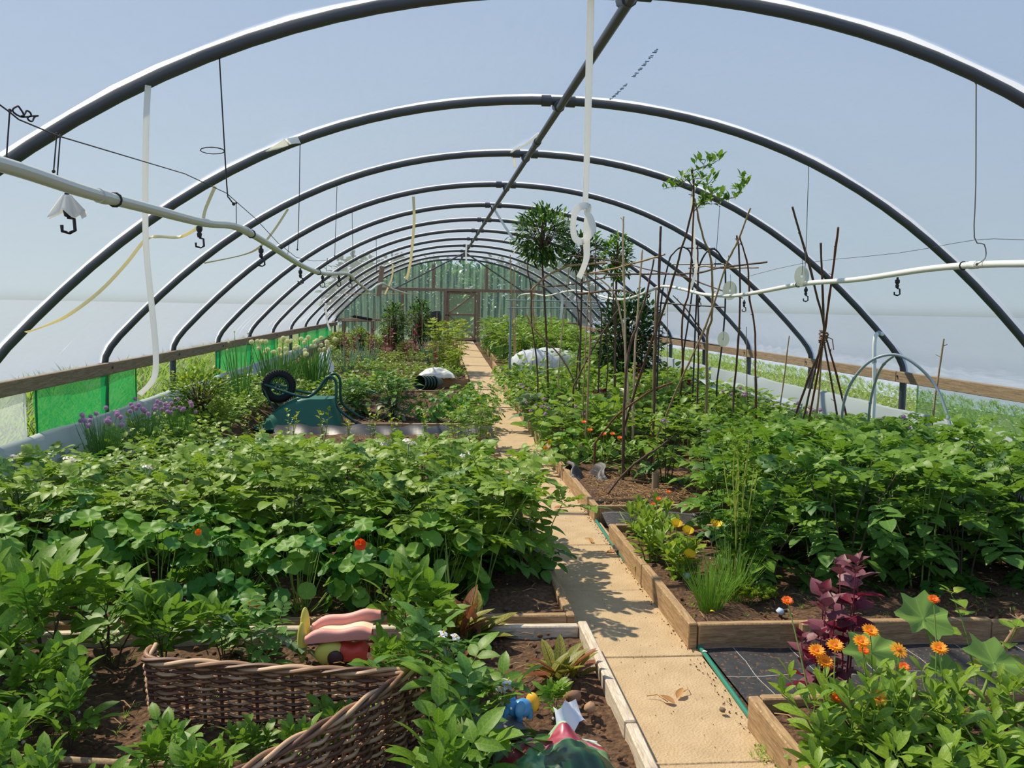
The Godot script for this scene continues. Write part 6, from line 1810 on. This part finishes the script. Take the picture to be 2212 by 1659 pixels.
	stick([V(-1.9, 1.78, 19.0), V(-0.3, 1.80, 19.0)], 0.007, 0.006, "bamboo", "thin bamboo crosspiece tied along the tops of the far left canes", "", false)
	# ---- right-hand side
	planting_right(green, blues, sb)

func planting_right(green: Array, blues: Array, sb: Array) -> void:
	var k := 0
	var pr := []
	for i in 3: pr.append(potato(0.66, 4, 5, blues, false, ""))
	pr.append(potato(0.68, 4, 5, [L.bluedeep, L.mid, L.bright], false, "mauve"))
	var prm := []
	for i in 3: prm.append(potato(0.68, 5, 5, [L.bluedeep, L.mid, L.mid], true, ""))
	for r in 4:
		for c in 7:
			var d := 4.42 + r * 0.36 + rf(-0.08, 0.08)
			var x := 1.92 + c * 0.36 + rf(-0.08, 0.08)
			place(pr[(r + c) % 3], "potato_plant", x, d, 0.08, rf(0.9, 1.1) * (0.88 if x < 2.1 else 1.0), "dark green potato plant in the poppy bed, %s row back, %s from the path" % [ORD[r], ORD[c]], "potato plant", "potatoes in the poppy bed")
	for r in 7:
		for c in 7:
			var d := 5.95 + r * 0.40 + rf(-0.1, 0.1)
			var x := 2.05 + c * 0.34 + rf(-0.09, 0.09)
			if (d > 7.0 and x < 2.55) or x < 2.1: continue
			place(prm[R.randi() % 3], "potato_plant", x, d, 0.08, rf(0.86, 1.02) * lerpf(0.92, 0.68, smoothstep(6.0, 8.4, d)), "potato plant between poppy bed and tied wigwam, %s row back, %s from path" % [ORD[r], ORD[c]], "potato plant", "potatoes before the tied wigwam")
	for q in [[2.02, 7.15, 0.95, "potato plant with a mauve blossom beside the reddish bean pole"], [2.2, 6.5, 0.9, "potato plant with a mauve blossom under the black frame, further right"]]:
		place(pr[3], "potato_plant", q[0], q[1], 0.08, q[2], q[3], "potato plant")
	# marigolds in the nearest right bed
	var heads := [[1.39, 0.44, 2.75, 0], [1.54, 0.47, 2.80, 0], [1.50, 0.44, 2.78, 0], [1.62, 0.42, 2.75, 1], [1.78, 0.415, 2.77, 0], [1.34, 0.41, 2.78, 0], [1.36, 0.38, 2.76, 0], [1.52, 0.40, 2.80, 2], [1.48, 0.315, 2.62, 1], [1.36, 0.295, 2.66, 2], [1.30, 0.53, 2.95, 2], [1.83, 0.545, 2.90, 2], [1.66, 0.345, 2.78, 2], [2.06, 0.33, 2.70, 2]]
	var owners := [[1.36, 2.62], [1.56, 2.70], [1.80, 2.76], [2.06, 2.60]]
	var labels := ["orange marigold bush at the bed corner with a pale soil edge", "orange marigold bush, the middle one below the red orach", "orange marigold bush growing against the squash leaves", "orange marigold bush at the right edge with one flower showing"]
	var stuffm := [L.mid, L.bright, L.bright]
	for w in 4:
		var o := Node3D.new()
		var sz: float = [1.0, 1.0, 0.9, 1.0][w]
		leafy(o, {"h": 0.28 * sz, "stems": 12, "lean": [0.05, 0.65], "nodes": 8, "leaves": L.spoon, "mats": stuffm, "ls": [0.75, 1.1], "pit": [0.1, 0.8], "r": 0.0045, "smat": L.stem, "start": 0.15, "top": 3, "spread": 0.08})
		own("marigold", o, owners[w][0], owners[w][1], 0.06, labels[w], "marigold")
		for f in heads:
			var best := 0
			for v in 4:
				if Vector2(f[0] - owners[v][0], f[2] - owners[v][1]).length() < Vector2(f[0] - owners[best][0], f[2] - owners[best][1]).length(): best = v
			if best != w: continue
			var p := V(f[0], f[1], f[2]) - o.position
			var up := Vector3(rf(-0.15, 0.15), 1, 0.55 if f[3] != 1 else 0.75).normalized()
			flower_on(o, p, [L.marg[0] if f[3] != 1 else L.margopen[0], L.orange if f[3] != 2 else L.deeporange, L.marg[1], L.deeporange], up, 1.0 if f[3] != 2 else 0.72, p * Vector3(0.5, 0.35, 0.5), L.stem)
	for q in [[1.30, 2.42, 0.85, "leafy flowerless marigold at the bottom edge beside the pale board"], [1.58, 2.40, 1.0, "leafy flowerless marigold at the bottom edge, middle one"], [1.86, 2.42, 1.0, "leafy flowerless marigold at the bottom right corner"], [1.98, 2.3, 1.0, "broad-leaved flowerless marigold cut off by the right corner"]]:
		var o := Node3D.new()
		leafy(o, {"h": 0.24, "stems": 11, "lean": [0.1, 0.75], "nodes": 7, "leaves": L.spoon, "mats": [L.deep, L.mid, L.bright], "ls": [0.9, 1.3], "pit": [0.0, 0.7], "r": 0.0045, "smat": L.stem, "start": 0.15, "top": 3, "spread": 0.08})
		own("marigold", o, q[0], q[1], 0.05, q[3], "marigold").scale = Vector3.ONE * q[2]
	# squash leaves
	var sq := Node3D.new()
	var sl := disc_leaf(0.13, 7, 0.10, 0.30, 0.0, 0.45)
	for q in [[V(0.02, 0.36, 0.12), Vector3(0.05, 0.75, 0.65), 0.95], [V(0.22, 0.24, -0.02), Vector3(0.25, 0.85, 0.45), 1.05], [V(-0.22, 0.26, 0.05), Vector3(-0.2, 0.8, 0.5), 0.85], [V(0.06, 0.20, 0.02), Vector3(0.0, 0.9, 0.4), 0.6]]:
		part("leaf", lm(sl), L.squash, sq, Transform3D(fr((q[1] as Vector3).cross(Vector3(1, 0.1, 0.6)).normalized(), q[1].normalized()).scaled(Vector3.ONE * q[2]), q[0]))
		var g := Geo.new()
		g.tube([Vector3(0.08, 0, 0.1), (q[0] + Vector3(0.08, 0, 0.1)) * 0.5, q[0]], [0.008, 0.007, 0.006], 7)
		part("leaf_stalk", g, L.stem, sq)
	own("squash_plant", sq, 1.86, 2.92, 0.06, "squash plant with big lobed leaves behind the marigolds", "squash plant")
	var vine := Node3D.new()
	leafy(vine, {"h": 0.4, "stems": 2, "lean": [0.1, 0.4], "nodes": 5, "leaves": [L.bean], "mats": [L.lime, L.bright], "ls": [0.9, 1.2], "pit": [-0.3, 0.3], "r": 0.004, "smat": L.stem})
	own("bean_vine", vine, 2.18, 3.12, 0.08, "lime green climbing leaves round the rough cane at the right edge", "bean vine")
	# wine red orach on the membrane
	for q in [[1.72, 3.30, 0.60, 3, 11, "tall wine-red orach standing over the membrane behind the marigolds"], [1.60, 3.24, 0.44, 3, 9, "shorter wine-red orach left of the tall one"], [1.50, 3.16, 0.30, 2, 8, "lowest wine-red orach at the membrane edge by the bed corner"]]:
		var o := Node3D.new()
		leafy(o, {"h": q[2], "stems": q[3], "lean": [0.0, 0.16], "nodes": q[4], "leaves": [L.arrow], "mats": [L.redbrown, L.red, L.redbrown], "ls": [0.85, 1.3], "pit": [-0.1, 0.7], "r": 0.005, "smat": L.stemred, "start": 0.2, "top": 4})
		own("red_orach", o, q[0], q[1], 0.0, q[5], "orach")
	# poppies, lettuce, fennel, parsleys
	for q in [[1.33, 4.92, 0.24, [], "light green lettuce-like clump in the poppy bed, at the board"], [1.40, 5.2, 0.28, [[V(0.02, 0.33, -0.02), 0.6], [V(0.10, 0.36, 0.05), 0.55], [V(0.02, 0.27, 0.1), 0.55]], "marigold clump with three small orange flowers in the poppy bed"], [1.42, 4.62, 0.2, [], "small yellowing lettuce rosette on the soil by the poppies"], [1.38, 5.46, 0.22, [], "leafy marigold clump at the far corner of the poppy bed"]]:
		var o := Node3D.new()
		leafy(o, {"h": q[2], "stems": 9, "lean": [0.05, 0.6], "nodes": 7, "leaves": L.spoon, "mats": [L.bright, L.lime, L.bright], "ls": [0.8, 1.1], "pit": [0.1, 0.9], "r": 0.004, "smat": L.stem, "start": 0.1, "top": 3, "spread": 0.06})
		for f in q[3]: flower_on(o, f[0], [L.marg[0], L.deeporange, L.marg[1], L.deeporange], Vector3(0, 1, 0.5), f[1], f[0] * 0.5, L.stem)
		own("marigold" if q[4].contains("marigold") else "lettuce", o, q[0], q[1], 0.07, q[4], "marigold" if q[4].contains("marigold") else "lettuce")
	var pops := [[1.37, 0.37, 4.62, "yellow poppy, upper left of the four"], [1.43, 0.335, 4.60, "yellow poppy, the largest wide-open one of the four"], [1.61, 0.36, 4.66, "yellow poppy standing alone at the right of the four"], [1.42, 0.225, 4.52, "yellow poppy with an orange eye, lowest of the four"]]
	for q in pops:
		var o := Node3D.new()
		var b := fr(Vector3(1, 0, 0), Vector3(rf(-0.2, 0.2), 1, 0.6).normalized())
		var f := part("flower", lm(L.poppy), L.yellow, o, Transform3D(b, V(0, q[1] - 0.08, 0)))
		part("flower_centre", lm(L.marg[1]), L.orange, f, Transform3D(Basis().scaled(Vector3.ONE * 0.8), Vector3(0, 0.004, 0)))
		var g := Geo.new()
		g.tube([Vector3(0.02, -0.02, 0.01), Vector3(0.01, q[1] * 0.4, 0.01), V(0, q[1] - 0.08, 0)], 0.0018, 4)
		part("stalk", g, L.stem, o)
		blades(o, 16, 0.12, 0.03, 0.8, 0.0014, L.feather, "feathery_leaves")
		own("poppy", o, q[0], q[2], 0.08, q[3], "poppy")
	for q in [[1.40, 4.08, 0.26, 170, "feathery yellow-green dill clump at the front corner of the poppy bed"], [1.56, 4.22, 0.30, 120, "taller feathery dill behind the front dill clump"]]:
		var o := Node3D.new()
		blades(o, q[3], q[2], 0.045, 0.65, 0.0013, L.feather, "feathery_leaves")
		blades(o, 14, q[2] * 1.1, 0.04, 0.4, 0.0024, L.stem, "stems")
		own("dill", o, q[0], q[1], 0.07, q[4], "dill")
	var curl := Geo.new()
	for i in 9:
		var a := TAU * i / 9
		curl.leaf(Vector3(0.035, 0, 0), Vector3(cos(a), rf(0.2, 0.8), sin(a)), Vector3.UP, 0.022, 0.02, 2, 0.6, rf(-0.6, 0.6), 1.2, 0.4)
	curl.tube([Vector3.ZERO, Vector3(0.035, 0, 0)], 0.0015, 3, false)
	for q in [[1.63, 4.16, 0.10, 8, "curly light green parsley at the front of the poppy bed"], [1.73, 4.20, 0.07, 6, "small low curly parsley right of the larger one"]]:
		var o := Node3D.new()
		leafy(o, {"h": q[2], "stems": q[3], "lean": [0.2, 0.9], "nodes": 4, "leaves": [curl], "mats": [L.lime, L.bright], "ls": [0.9, 1.3], "pit": [0.1, 0.7], "r": 0.002, "smat": L.stem, "merged": true, "start": 0.6})
		own("parsley", o, q[0], q[1], 0.07, q[4], "parsley")
	var tp := Node3D.new()
	leafy(tp, {"h": 0.85, "stems": 9, "lean": [0.0, 0.22], "nodes": 7, "leaves": [curl], "mats": [L.mid, L.bright], "ls": [0.8, 1.5], "pit": [0.0, 0.7], "r": 0.005, "smat": L.bladeyellow, "merged": true, "start": 0.08, "top": 4, "spread": 0.05})
	leafy(tp, {"h": 0.5, "stems": 10, "lean": [0.1, 0.55], "nodes": 7, "leaves": [curl], "mats": [L.mid, L.deep], "ls": [1.0, 1.7], "pit": [0.0, 0.7], "r": 0.003, "smat": L.stem, "merged": true, "start": 0.2})
	own("flowering_parsley", tp, 1.66, 4.42, 0.06, "tall parsley gone to seed with thin yellow-green stalks before the potatoes", "parsley")
	# nasturtiums, kale and chives spilling towards the path
	var nl := nasturtium(0.30, 0.36, 44, [L.nast2, L.nast2, L.bright], [], 0.65, 1.0)
	for q in [[1.30, 8.0, 1.0, "light green nasturtium mound spilling on the path, nearest one"], [1.42, 8.5, 0.9, "light green nasturtium mound behind the nearest mound"], [1.75, 8.2, 0.95, "nasturtium mound below the pale straight pole"], [2.1, 8.0, 0.9, "nasturtium mound between the two tall dark poles"], [2.0, 9.4, 1.0, "nasturtium mound behind the two tall dark poles"]]:
		place(nl, "nasturtium", q[0], q[1], 0.05, q[2], q[3], "nasturtium")
	own("nasturtium", nasturtium(0.22, 0.28, 26, [L.nast2], [[V(-0.12, 0.24, -0.16), L.yellow, Vector3(-0.3, 0.4, 1), 0.9], [V(-0.16, 0.18, -0.14), L.orange, Vector3(-0.3, 0.3, 1), 0.7]]), 1.26, 8.25, 0.05, "nasturtium with yellow flowers hanging over the path edge", "nasturtium")
	for i in 6: 
		var lab: String = ["first", "second", "third", "fourth", "fifth", "sixth"][i]
		place(nl, "nasturtium", [1.32, 1.45, 1.34, 1.52, 1.36, 1.6][i], 12.4 + i * 0.5, 0.04, 0.95, "nasturtium mound along the right path edge before the fleece, %s from the kale" % lab, "nasturtium")
	own("nasturtium", nasturtium(0.28, 0.3, 30, [L.nast, L.nast2], [[V(-0.12, 0.26, -0.2), L.nastred, Vector3(-0.2, 0.3, 1), 1.2], [V(0.02, 0.34, -0.16), mat("petal_maroon", C(140, 24, 20), 0.5, 0.5), Vector3(0, 0.4, 1), 1.1], [V(0.1, 0.2, -0.22), L.nastred, Vector3(0.1, 0.3, 1), 1.0]]), 1.55, 13.6, 0.05, "nasturtium with red and orange flowers beside the plant labels", "nasturtium")
	for q in [[1.28, 9.0, 0.7, "small nasturtium spilling on the path beyond the yellow-flowered one"], [1.3, 11.9, 0.8, "nasturtium spilling over the path edge past the kale"], [1.26, 14.6, 0.8, "nasturtium spilling over the path edge by the fleece tunnel"], [1.3, 15.6, 0.85, "nasturtium over the path edge at the far end of the fleece tunnel"], [1.4, 16.6, 0.8, "nasturtium at the path edge beyond the fleece tunnel"]]:
		place(nl, "nasturtium", q[0], q[1], 0.0, q[2], q[3], "nasturtium")
	var kl := []
	for i in 5: kl.append(simple_leaf(0.24, 0.11, 0.8, 0.55, 0.25, 0.45, 8, 0.25))
	for q in [[1.26, 10.4, 1.0, "grey-green kale with drooping leaves at the path edge"], [1.7, 10.2, 0.8, "grey-green kale further in beside the leaning branches"]]:
		var o := Node3D.new()
		leafy(o, {"h": 0.35, "stems": 4, "lean": [0.1, 0.6], "nodes": 5, "leaves": kl, "mats": [L.silver, leafmat("leaf_kale", C(92, 120, 88), 0.5)], "ls": [0.8, 1.1], "pit": [-0.2, 0.5], "r": 0.008, "smat": L.stem, "top": 3})
		own("kale", o, q[0], q[1], 0.08, q[3], "kale").scale = Vector3.ONE * q[2]
	var c2 := chive(0.36, 60, 7, pom(0.021, 60), L.mauve, 0.6, 0.1)
	for q in [[1.22, 9.2, "chive clump with fading mauve heads leaning over the path"], [1.30, 9.9, "chive clump with mauve heads before the kale"], [1.62, 9.3, "chive clump with two large mauve heads below the leaning branches"], [3.6, 7.9, "chive clump with mauve heads at the foot of the tied wigwam"], [3.45, 9.3, "chive clump with mauve heads left of the tied wigwam"], [3.9, 6.9, "chive clump with few mauve heads by the wide pipe hoop"], [1.25, 11.4, "chive clump with mauve heads further along the path edge"]]:
		place(c2, "chive_clump", q[0], q[1], 0.12 if q[0] < 3 else 0.35, 1.0, q[2], "chives")
	for q in [[2.0, 9.9, 0.55, 1, "wine-red orach climbing between poles beside the cream box"], [3.1, 10.3, 0.6, 1, "wine-red orach with a bushy top by the black frame"], [2.65, 10.8, 0.75, 1, "dark red orach behind the pole with the bean vine"]]:
		var o := Node3D.new()
		leafy(o, {"h": q[2], "stems": 2, "lean": [0.0, 0.15], "nodes": 10, "leaves": [L.arrow], "mats": [L.redbrown, L.red, L.red], "ls": [0.9, 1.3], "pit": [0.0, 0.6], "r": 0.005, "smat": L.stemred, "merged": true})
		own("red_orach", o, q[0], q[1], 0.1, q[4], "orach")
	own("marigold", potato(0.32, 8, 6, [L.bright, L.mid], true, "", L.spoon), 1.75, 7.45, 0.08, "leafy marigold clump left of the two tall dark poles", "marigold")
	var mg := Node3D.new()
	leafy(mg, {"h": 0.3, "stems": 7, "lean": [0.1, 0.5], "nodes": 6, "leaves": L.spoon, "mats": [L.bright, L.mid], "ls": [0.8, 1.1], "pit": [0.1, 0.8], "r": 0.004, "smat": L.stem, "merged": true})
	for f in [[-0.12, 0.40, 0.0], [0.0, 0.37, -0.05], [0.1, 0.36, 0.04], [0.16, 0.33, 0.0], [-0.16, 0.46, 0.1]]: flower_on(mg, V(f[0], f[1], f[2]), [L.marg[0], L.deeporange, L.marg[1], L.deeporange], Vector3(0, 1, 0.5), 0.85, V(f[0] * 0.4, 0.15, 0), L.stem)
	own("marigold", mg, 1.58, 7.75, 0.06, "marigold clump with five small orange flowers under the pale straight pole", "marigold")
	# climbing beans on the poles
	var bvx := [1.5, 1.6, 1.62, 1.72, 1.75, 1.95, 1.951, 2.05, 2.2, 2.3, 2.5, 2.62, 2.7, 2.85, 3.4]
	# climbing beans
	var bv := Node3D.new()
	leafy(bv, {"h": 0.85, "stems": 2, "lean": [0.0, 0.08], "nodes": 8, "leaves": [L.bean], "mats": [L.bright, L.lime, L.mid], "ls": [0.8, 1.25], "pit": [-0.3, 0.3], "r": 0.003, "smat": L.stem, "top": 3, "merged": true})
	k = 0
	for q in [[1.72, 8.3, 0.75], [1.6, 8.7, 1.0], [1.95, 8.4, 0.8], [2.2, 9.5, 1.1], [1.62, 10.6, 1.15], [1.75, 10.4, 1.2], [1.5, 10.9, 1.1], [2.05, 7.5, 0.9], [2.3, 8.7, 0.8], [2.62, 8.9, 0.95], [2.85, 8.8, 0.85], [2.5, 9.2, 0.7], [3.4, 8.6, 0.7], [1.951, 7.25, 0.75], [2.7, 10.4, 0.9]]:
		place(bv, "bean_vine", q[0], q[1], 0.08, q[2], "young runner bean vine climbing a pole of the bean frame, %s from the path" % ORD[bvx.find(q[0])], "bean vine", "bean vines on the hazel frame")
		k += 1
	for r in 9:
		for c in 5:
			place(sb[(r + c) % 3], "low_plant", 1.55 + c * 0.52 + rf(-0.15, 0.15), 8.75 + r * 0.58 + rf(-0.2, 0.2), 0.1, rf(1.5, 2.3), "low green plant under the bean frame, %s row back, %s from the path" % [ORD[r], ORD[c]], "plant", "ground plants under the bean frame")
	# saplings rooted from the poles
	var sap := func(st: Array, c: Vector3, rad: Vector3, n: int, lf: Geo, ms: Array, label: String, sc: float) -> void:
		var o := Node3D.new()
		var base: Vector3 = st[0]
		var g := Geo.new()
		var q := []
		for v in smooth(st, 4): q.append(v - base)
		g.tube(q, 0.013, 7)
		part("stem", g, stick_mat("dark"), o)
		crown(o, c - base, rad, n, lf, ms, sc, sc * 1.5)
		o.name = "willow_sapling"; add_child(o, true); o.position = base
		tagged(o, label, "sapling")
	sap.call([V(1.53, 0.1, 11.0), V(1.46, 1.2, 10.9), V(1.37, 2.2, 10.8), V(1.37, 2.72, 10.8)], V(1.38, 2.46, 10.8), Vector3(0.42, 0.38, 0.4), 1150, L.lance, [L.glossy, L.dark, L.deep, L.mid], "sprouting willow pole with a dense round leafy crown left of the looped strap", 1.2)
	sap.call([V(1.95, 0.1, 11.2), V(1.95, 1.3, 11.2), V(1.95, 2.4, 11.2)], V(1.95, 2.3, 11.2), Vector3(0.3, 0.26, 0.28), 600, L.lance, [L.glossy, L.dark, L.deep], "sprouting willow pole with a darker sparse crown behind the looped strap", 1.2)
	sap.call([V(2.3, 0.1, 10.6), V(2.28, 1.4, 10.6), V(2.28, 2.4, 10.6)], V(2.27, 2.2, 10.6), Vector3(0.22, 0.32, 0.22), 460, L.small, [L.mid, L.deep, L.dark], "sprouting pole with thin light leaves right of the looped strap", 1.0)
	# bay bush and far plants
	var bay := Node3D.new()
	var tr := Geo.new()
	tr.tube([Vector3.ZERO, Vector3(0, 0.5, 0), Vector3(0.03, 0.9, 0)], [0.04, 0.03, 0.02], 7)
	part("trunk", tr, stick_mat("dark"), bay)
	crown(bay, Vector3(0, 0.85, 0), Vector3(0.62, 0.85, 0.55), 2400, L.small, [L.glossy, L.glossy, L.dark, L.deep], 1.3, 2.2)
	own("bay_bush", bay, 3.05, 13.2, 0.1, "large dark glossy bay bush behind the bean frame", "bush")
	var tm := []
	for i in 3: tm.append(potato(0.72, 7, 7, green, true, "", L.tom))
	for r in 9:
		for c in 5:
			var x := 1.62 + c * 0.5 + rf(-0.15, 0.15)
			if r < 2: x += 0.3
			place(tm[(r * 2 + c) % 3], "tomato_plant", minf(x, 3.75), 17.7 + r * 0.76 + rf(-0.2, 0.2), 0.05, rf(0.85, 1.2) * (0.85 if x > 3.3 else 1.0), "bushy green plant beyond the fleece tunnel, %s row back, %s from the path" % [ORD[r], ORD[c]], "plant", "bushy plants in the far right bed")
	for i in 12:
		place(tm[i % 3], "tomato_plant", 2.6 + 0.28 * (i % 4) + rf(-0.1, 0.1), 14.8 + 0.9 * (i / 4) + rf(-0.2, 0.2), 0.05, rf(0.7, 0.9), "bushy plant between fleece tunnel and side wall, %s row back, %s from the path" % [ORD[i / 4], ORD[i % 4]], "plant", "bushy plants around the fleece tunnel")
	for i in 14:
		place(tm[i % 3], "tomato_plant", 3.05 + 0.6 * (i % 2) + rf(-0.1, 0.1), 9.0 + 0.5 * (i / 2) + rf(-0.15, 0.15), 0.08, rf(0.65, 0.85), "leafy tomato plant behind the tied wigwam, %s pair back, %s the side wall" % [ORD[i / 2], "nearer" if i % 2 else "away from"], "tomato plant", "tomatoes behind the tied wigwam")
	var gr := chive(0.5, 80, 3, pom(0.02, 40), L.mauve, 0.5, 0.16)
	for q in [[1.5, 18.9, "grassy chive clump at the path edge past the fleece tunnel"], [1.42, 20.5, "grassy chive clump with mauve heads near the far door"], [1.45, 22.5, "grassy chive clump nearest the far door"]]:
		place(gr, "chive_clump", q[0], q[1], 0.05, 1.1, q[2], "chives")
	var rank := range(16)
	rank.sort_custom(func(a, b): return fposmod(a * 0.618, 1.0) < fposmod(b * 0.618, 1.0))
	for i in 16:
		var d := 14.5 + 9.0 * fposmod(i * 0.618, 1.0)
		var x := 1.7 + 2.4 * fposmod(i * 0.381, 1.0)
		stick([V(x, gy(d), d), V(x + rf(-0.05, 0.05), gy(d) + rf(0.9, 1.5), d)], 0.005, 0.004, "bamboo", "thin bamboo cane among the far right plants, %s counting back from the fleece" % ORD[rank.find(i)], "bamboo canes over the far right beds")
	for q in [[2.25, 20.4], [2.4, 20.3], [2.55, 20.45], [2.35, 20.6], [2.48, 20.65]]:
		stick([V(q[0], gy(20), q[1]), V(2.4 + (2.4 - q[0]) * 0.35, gy(20) + 1.75, 20.45)], 0.009, 0.007, "bamboo", "cane of the tall bundled wigwam before the end wall, %s from the left" % ORD[[2.25, 2.35, 2.4, 2.48, 2.55].find(q[0])], "canes of the far wigwam")
	# small weeds and grass, outside plants
	var tuft := Geo.new()
	for i in 9:
		var a := rf(0, TAU)
		tuft.leaf(Vector3(rf(-0.01, 0.01), 0, rf(-0.01, 0.01)), Vector3(cos(a) * 0.5, 1, sin(a) * 0.5), Vector3(-cos(a), 0.2, -sin(a)), rf(0.5, 1.0), 0.05, 3, 0.2, 0.3, 0.9, 0.6)
	var grass := mat("grass_blade", C(84, 104, 34), 0.7, 0.3)
	var gb := Node3D.new()
	gb.name = "grass"; add_child(gb)
	struct(gb, "stuff")
	scatter(gb, "grass_tufts", tuft, grass, 8000, 4.55, 7.8, 3.0, 26.0, 0.0, 0.05, 0.14, true)
	for o in gb.get_children(): o.position.y = 0.0
	scatter(gb, "grass_tufts", tuft, grass, 3000, -5.4, -2.95, 4.0, 26.0, 0.0, 0.12, 0.42, true)
	scatter(gb, "grass_tufts", tuft, mat("weed_blade", C(122, 152, 52), 0.7, 0.5), 260, -2.3, -0.3, 2.05, 3.7, 0.06, 0.02, 0.07, true)
	scatter(gb, "grass_tufts", tuft, mats["weed_blade"], 70, 1.14, 1.24, 2.2, 2.9, 0.0, 0.02, 0.05, true)
	scatter(gb, "grass_tufts", tuft, mats["weed_blade"], 120, 1.24, 3.5, 3.95, 4.3, 0.08, 0.015, 0.04, true)
	var dai := Geo.new()
	for i in 6: dai.leaf(Vector3.ZERO, Vector3(cos(i * 1.047), 0.15, sin(i * 1.047)), Vector3.UP, 1.0, 0.7, 2, 0.1, 0.1, 1.2, 0.5)
	scatter(gb, "daisies", dai, mat("daisy_white", C(214, 214, 206), 0.7, 0.2), 1100, 4.6, 7.4, 3.0, 16.0, 0.12, 0.011, 0.017, true)
	for o in gb.get_children():      # the lawn outside lies level while the tunnel floor climbs
		var mmi := o as MultiMeshInstance3D
		for i in mmi.multimesh.instance_count:
			var t: Transform3D = mmi.multimesh.get_instance_transform(i)
			if absf(t.origin.x - APEX_X) > HALF:
				t.origin.y = 0.335 + (0.11 if mmi.name.begins_with("daisies") else 0.0)
				mmi.multimesh.set_instance_transform(i, t)
			elif mmi.name.begins_with("grass"): pass
	var hb := []
	for i in 3:
		var o := Node3D.new()
		var g := Geo.new()
		g.tube([Vector3(0, -0.2, 0), Vector3(0.1, 1.0, 0), Vector3(0, 1.8, 0)], [0.09, 0.07, 0.04], 7)
		part("trunk", g, stick_mat("dark"), o)
		crown(o, Vector3(0, 1.5, 0), Vector3(1.5, 1.45, 1.2), 1500, L.oval, [L.dark, L.glossy, L.deep], 3.2, 5.5, 0.3)
		hb.append(o)
	for i in 7:
		var lab: String = ["leftmost", "second from the left", "left of the door", "behind the door", "right of the door", "second from the right", "rightmost"][i]
		put(hb[i % 3], "hedge_tree", V(-2.3 + i * 1.15, 0.35 + 0.0, 29.5 + (i % 3) * 0.8 + (3.0 if i == 3 else 0.0)), i * 1.7, 1.0, "dark green tree of the hedge beyond the end wall, %s" % lab, "tree", "hedge trees beyond the end wall")

func _ready() -> void:
	R.seed = 11
	camera_and_light()
	tunnel()
	ground()
	beds()
	clutter()
	wheelbarrow()
	leaf_library()
	frame_and_lines()
	planting()
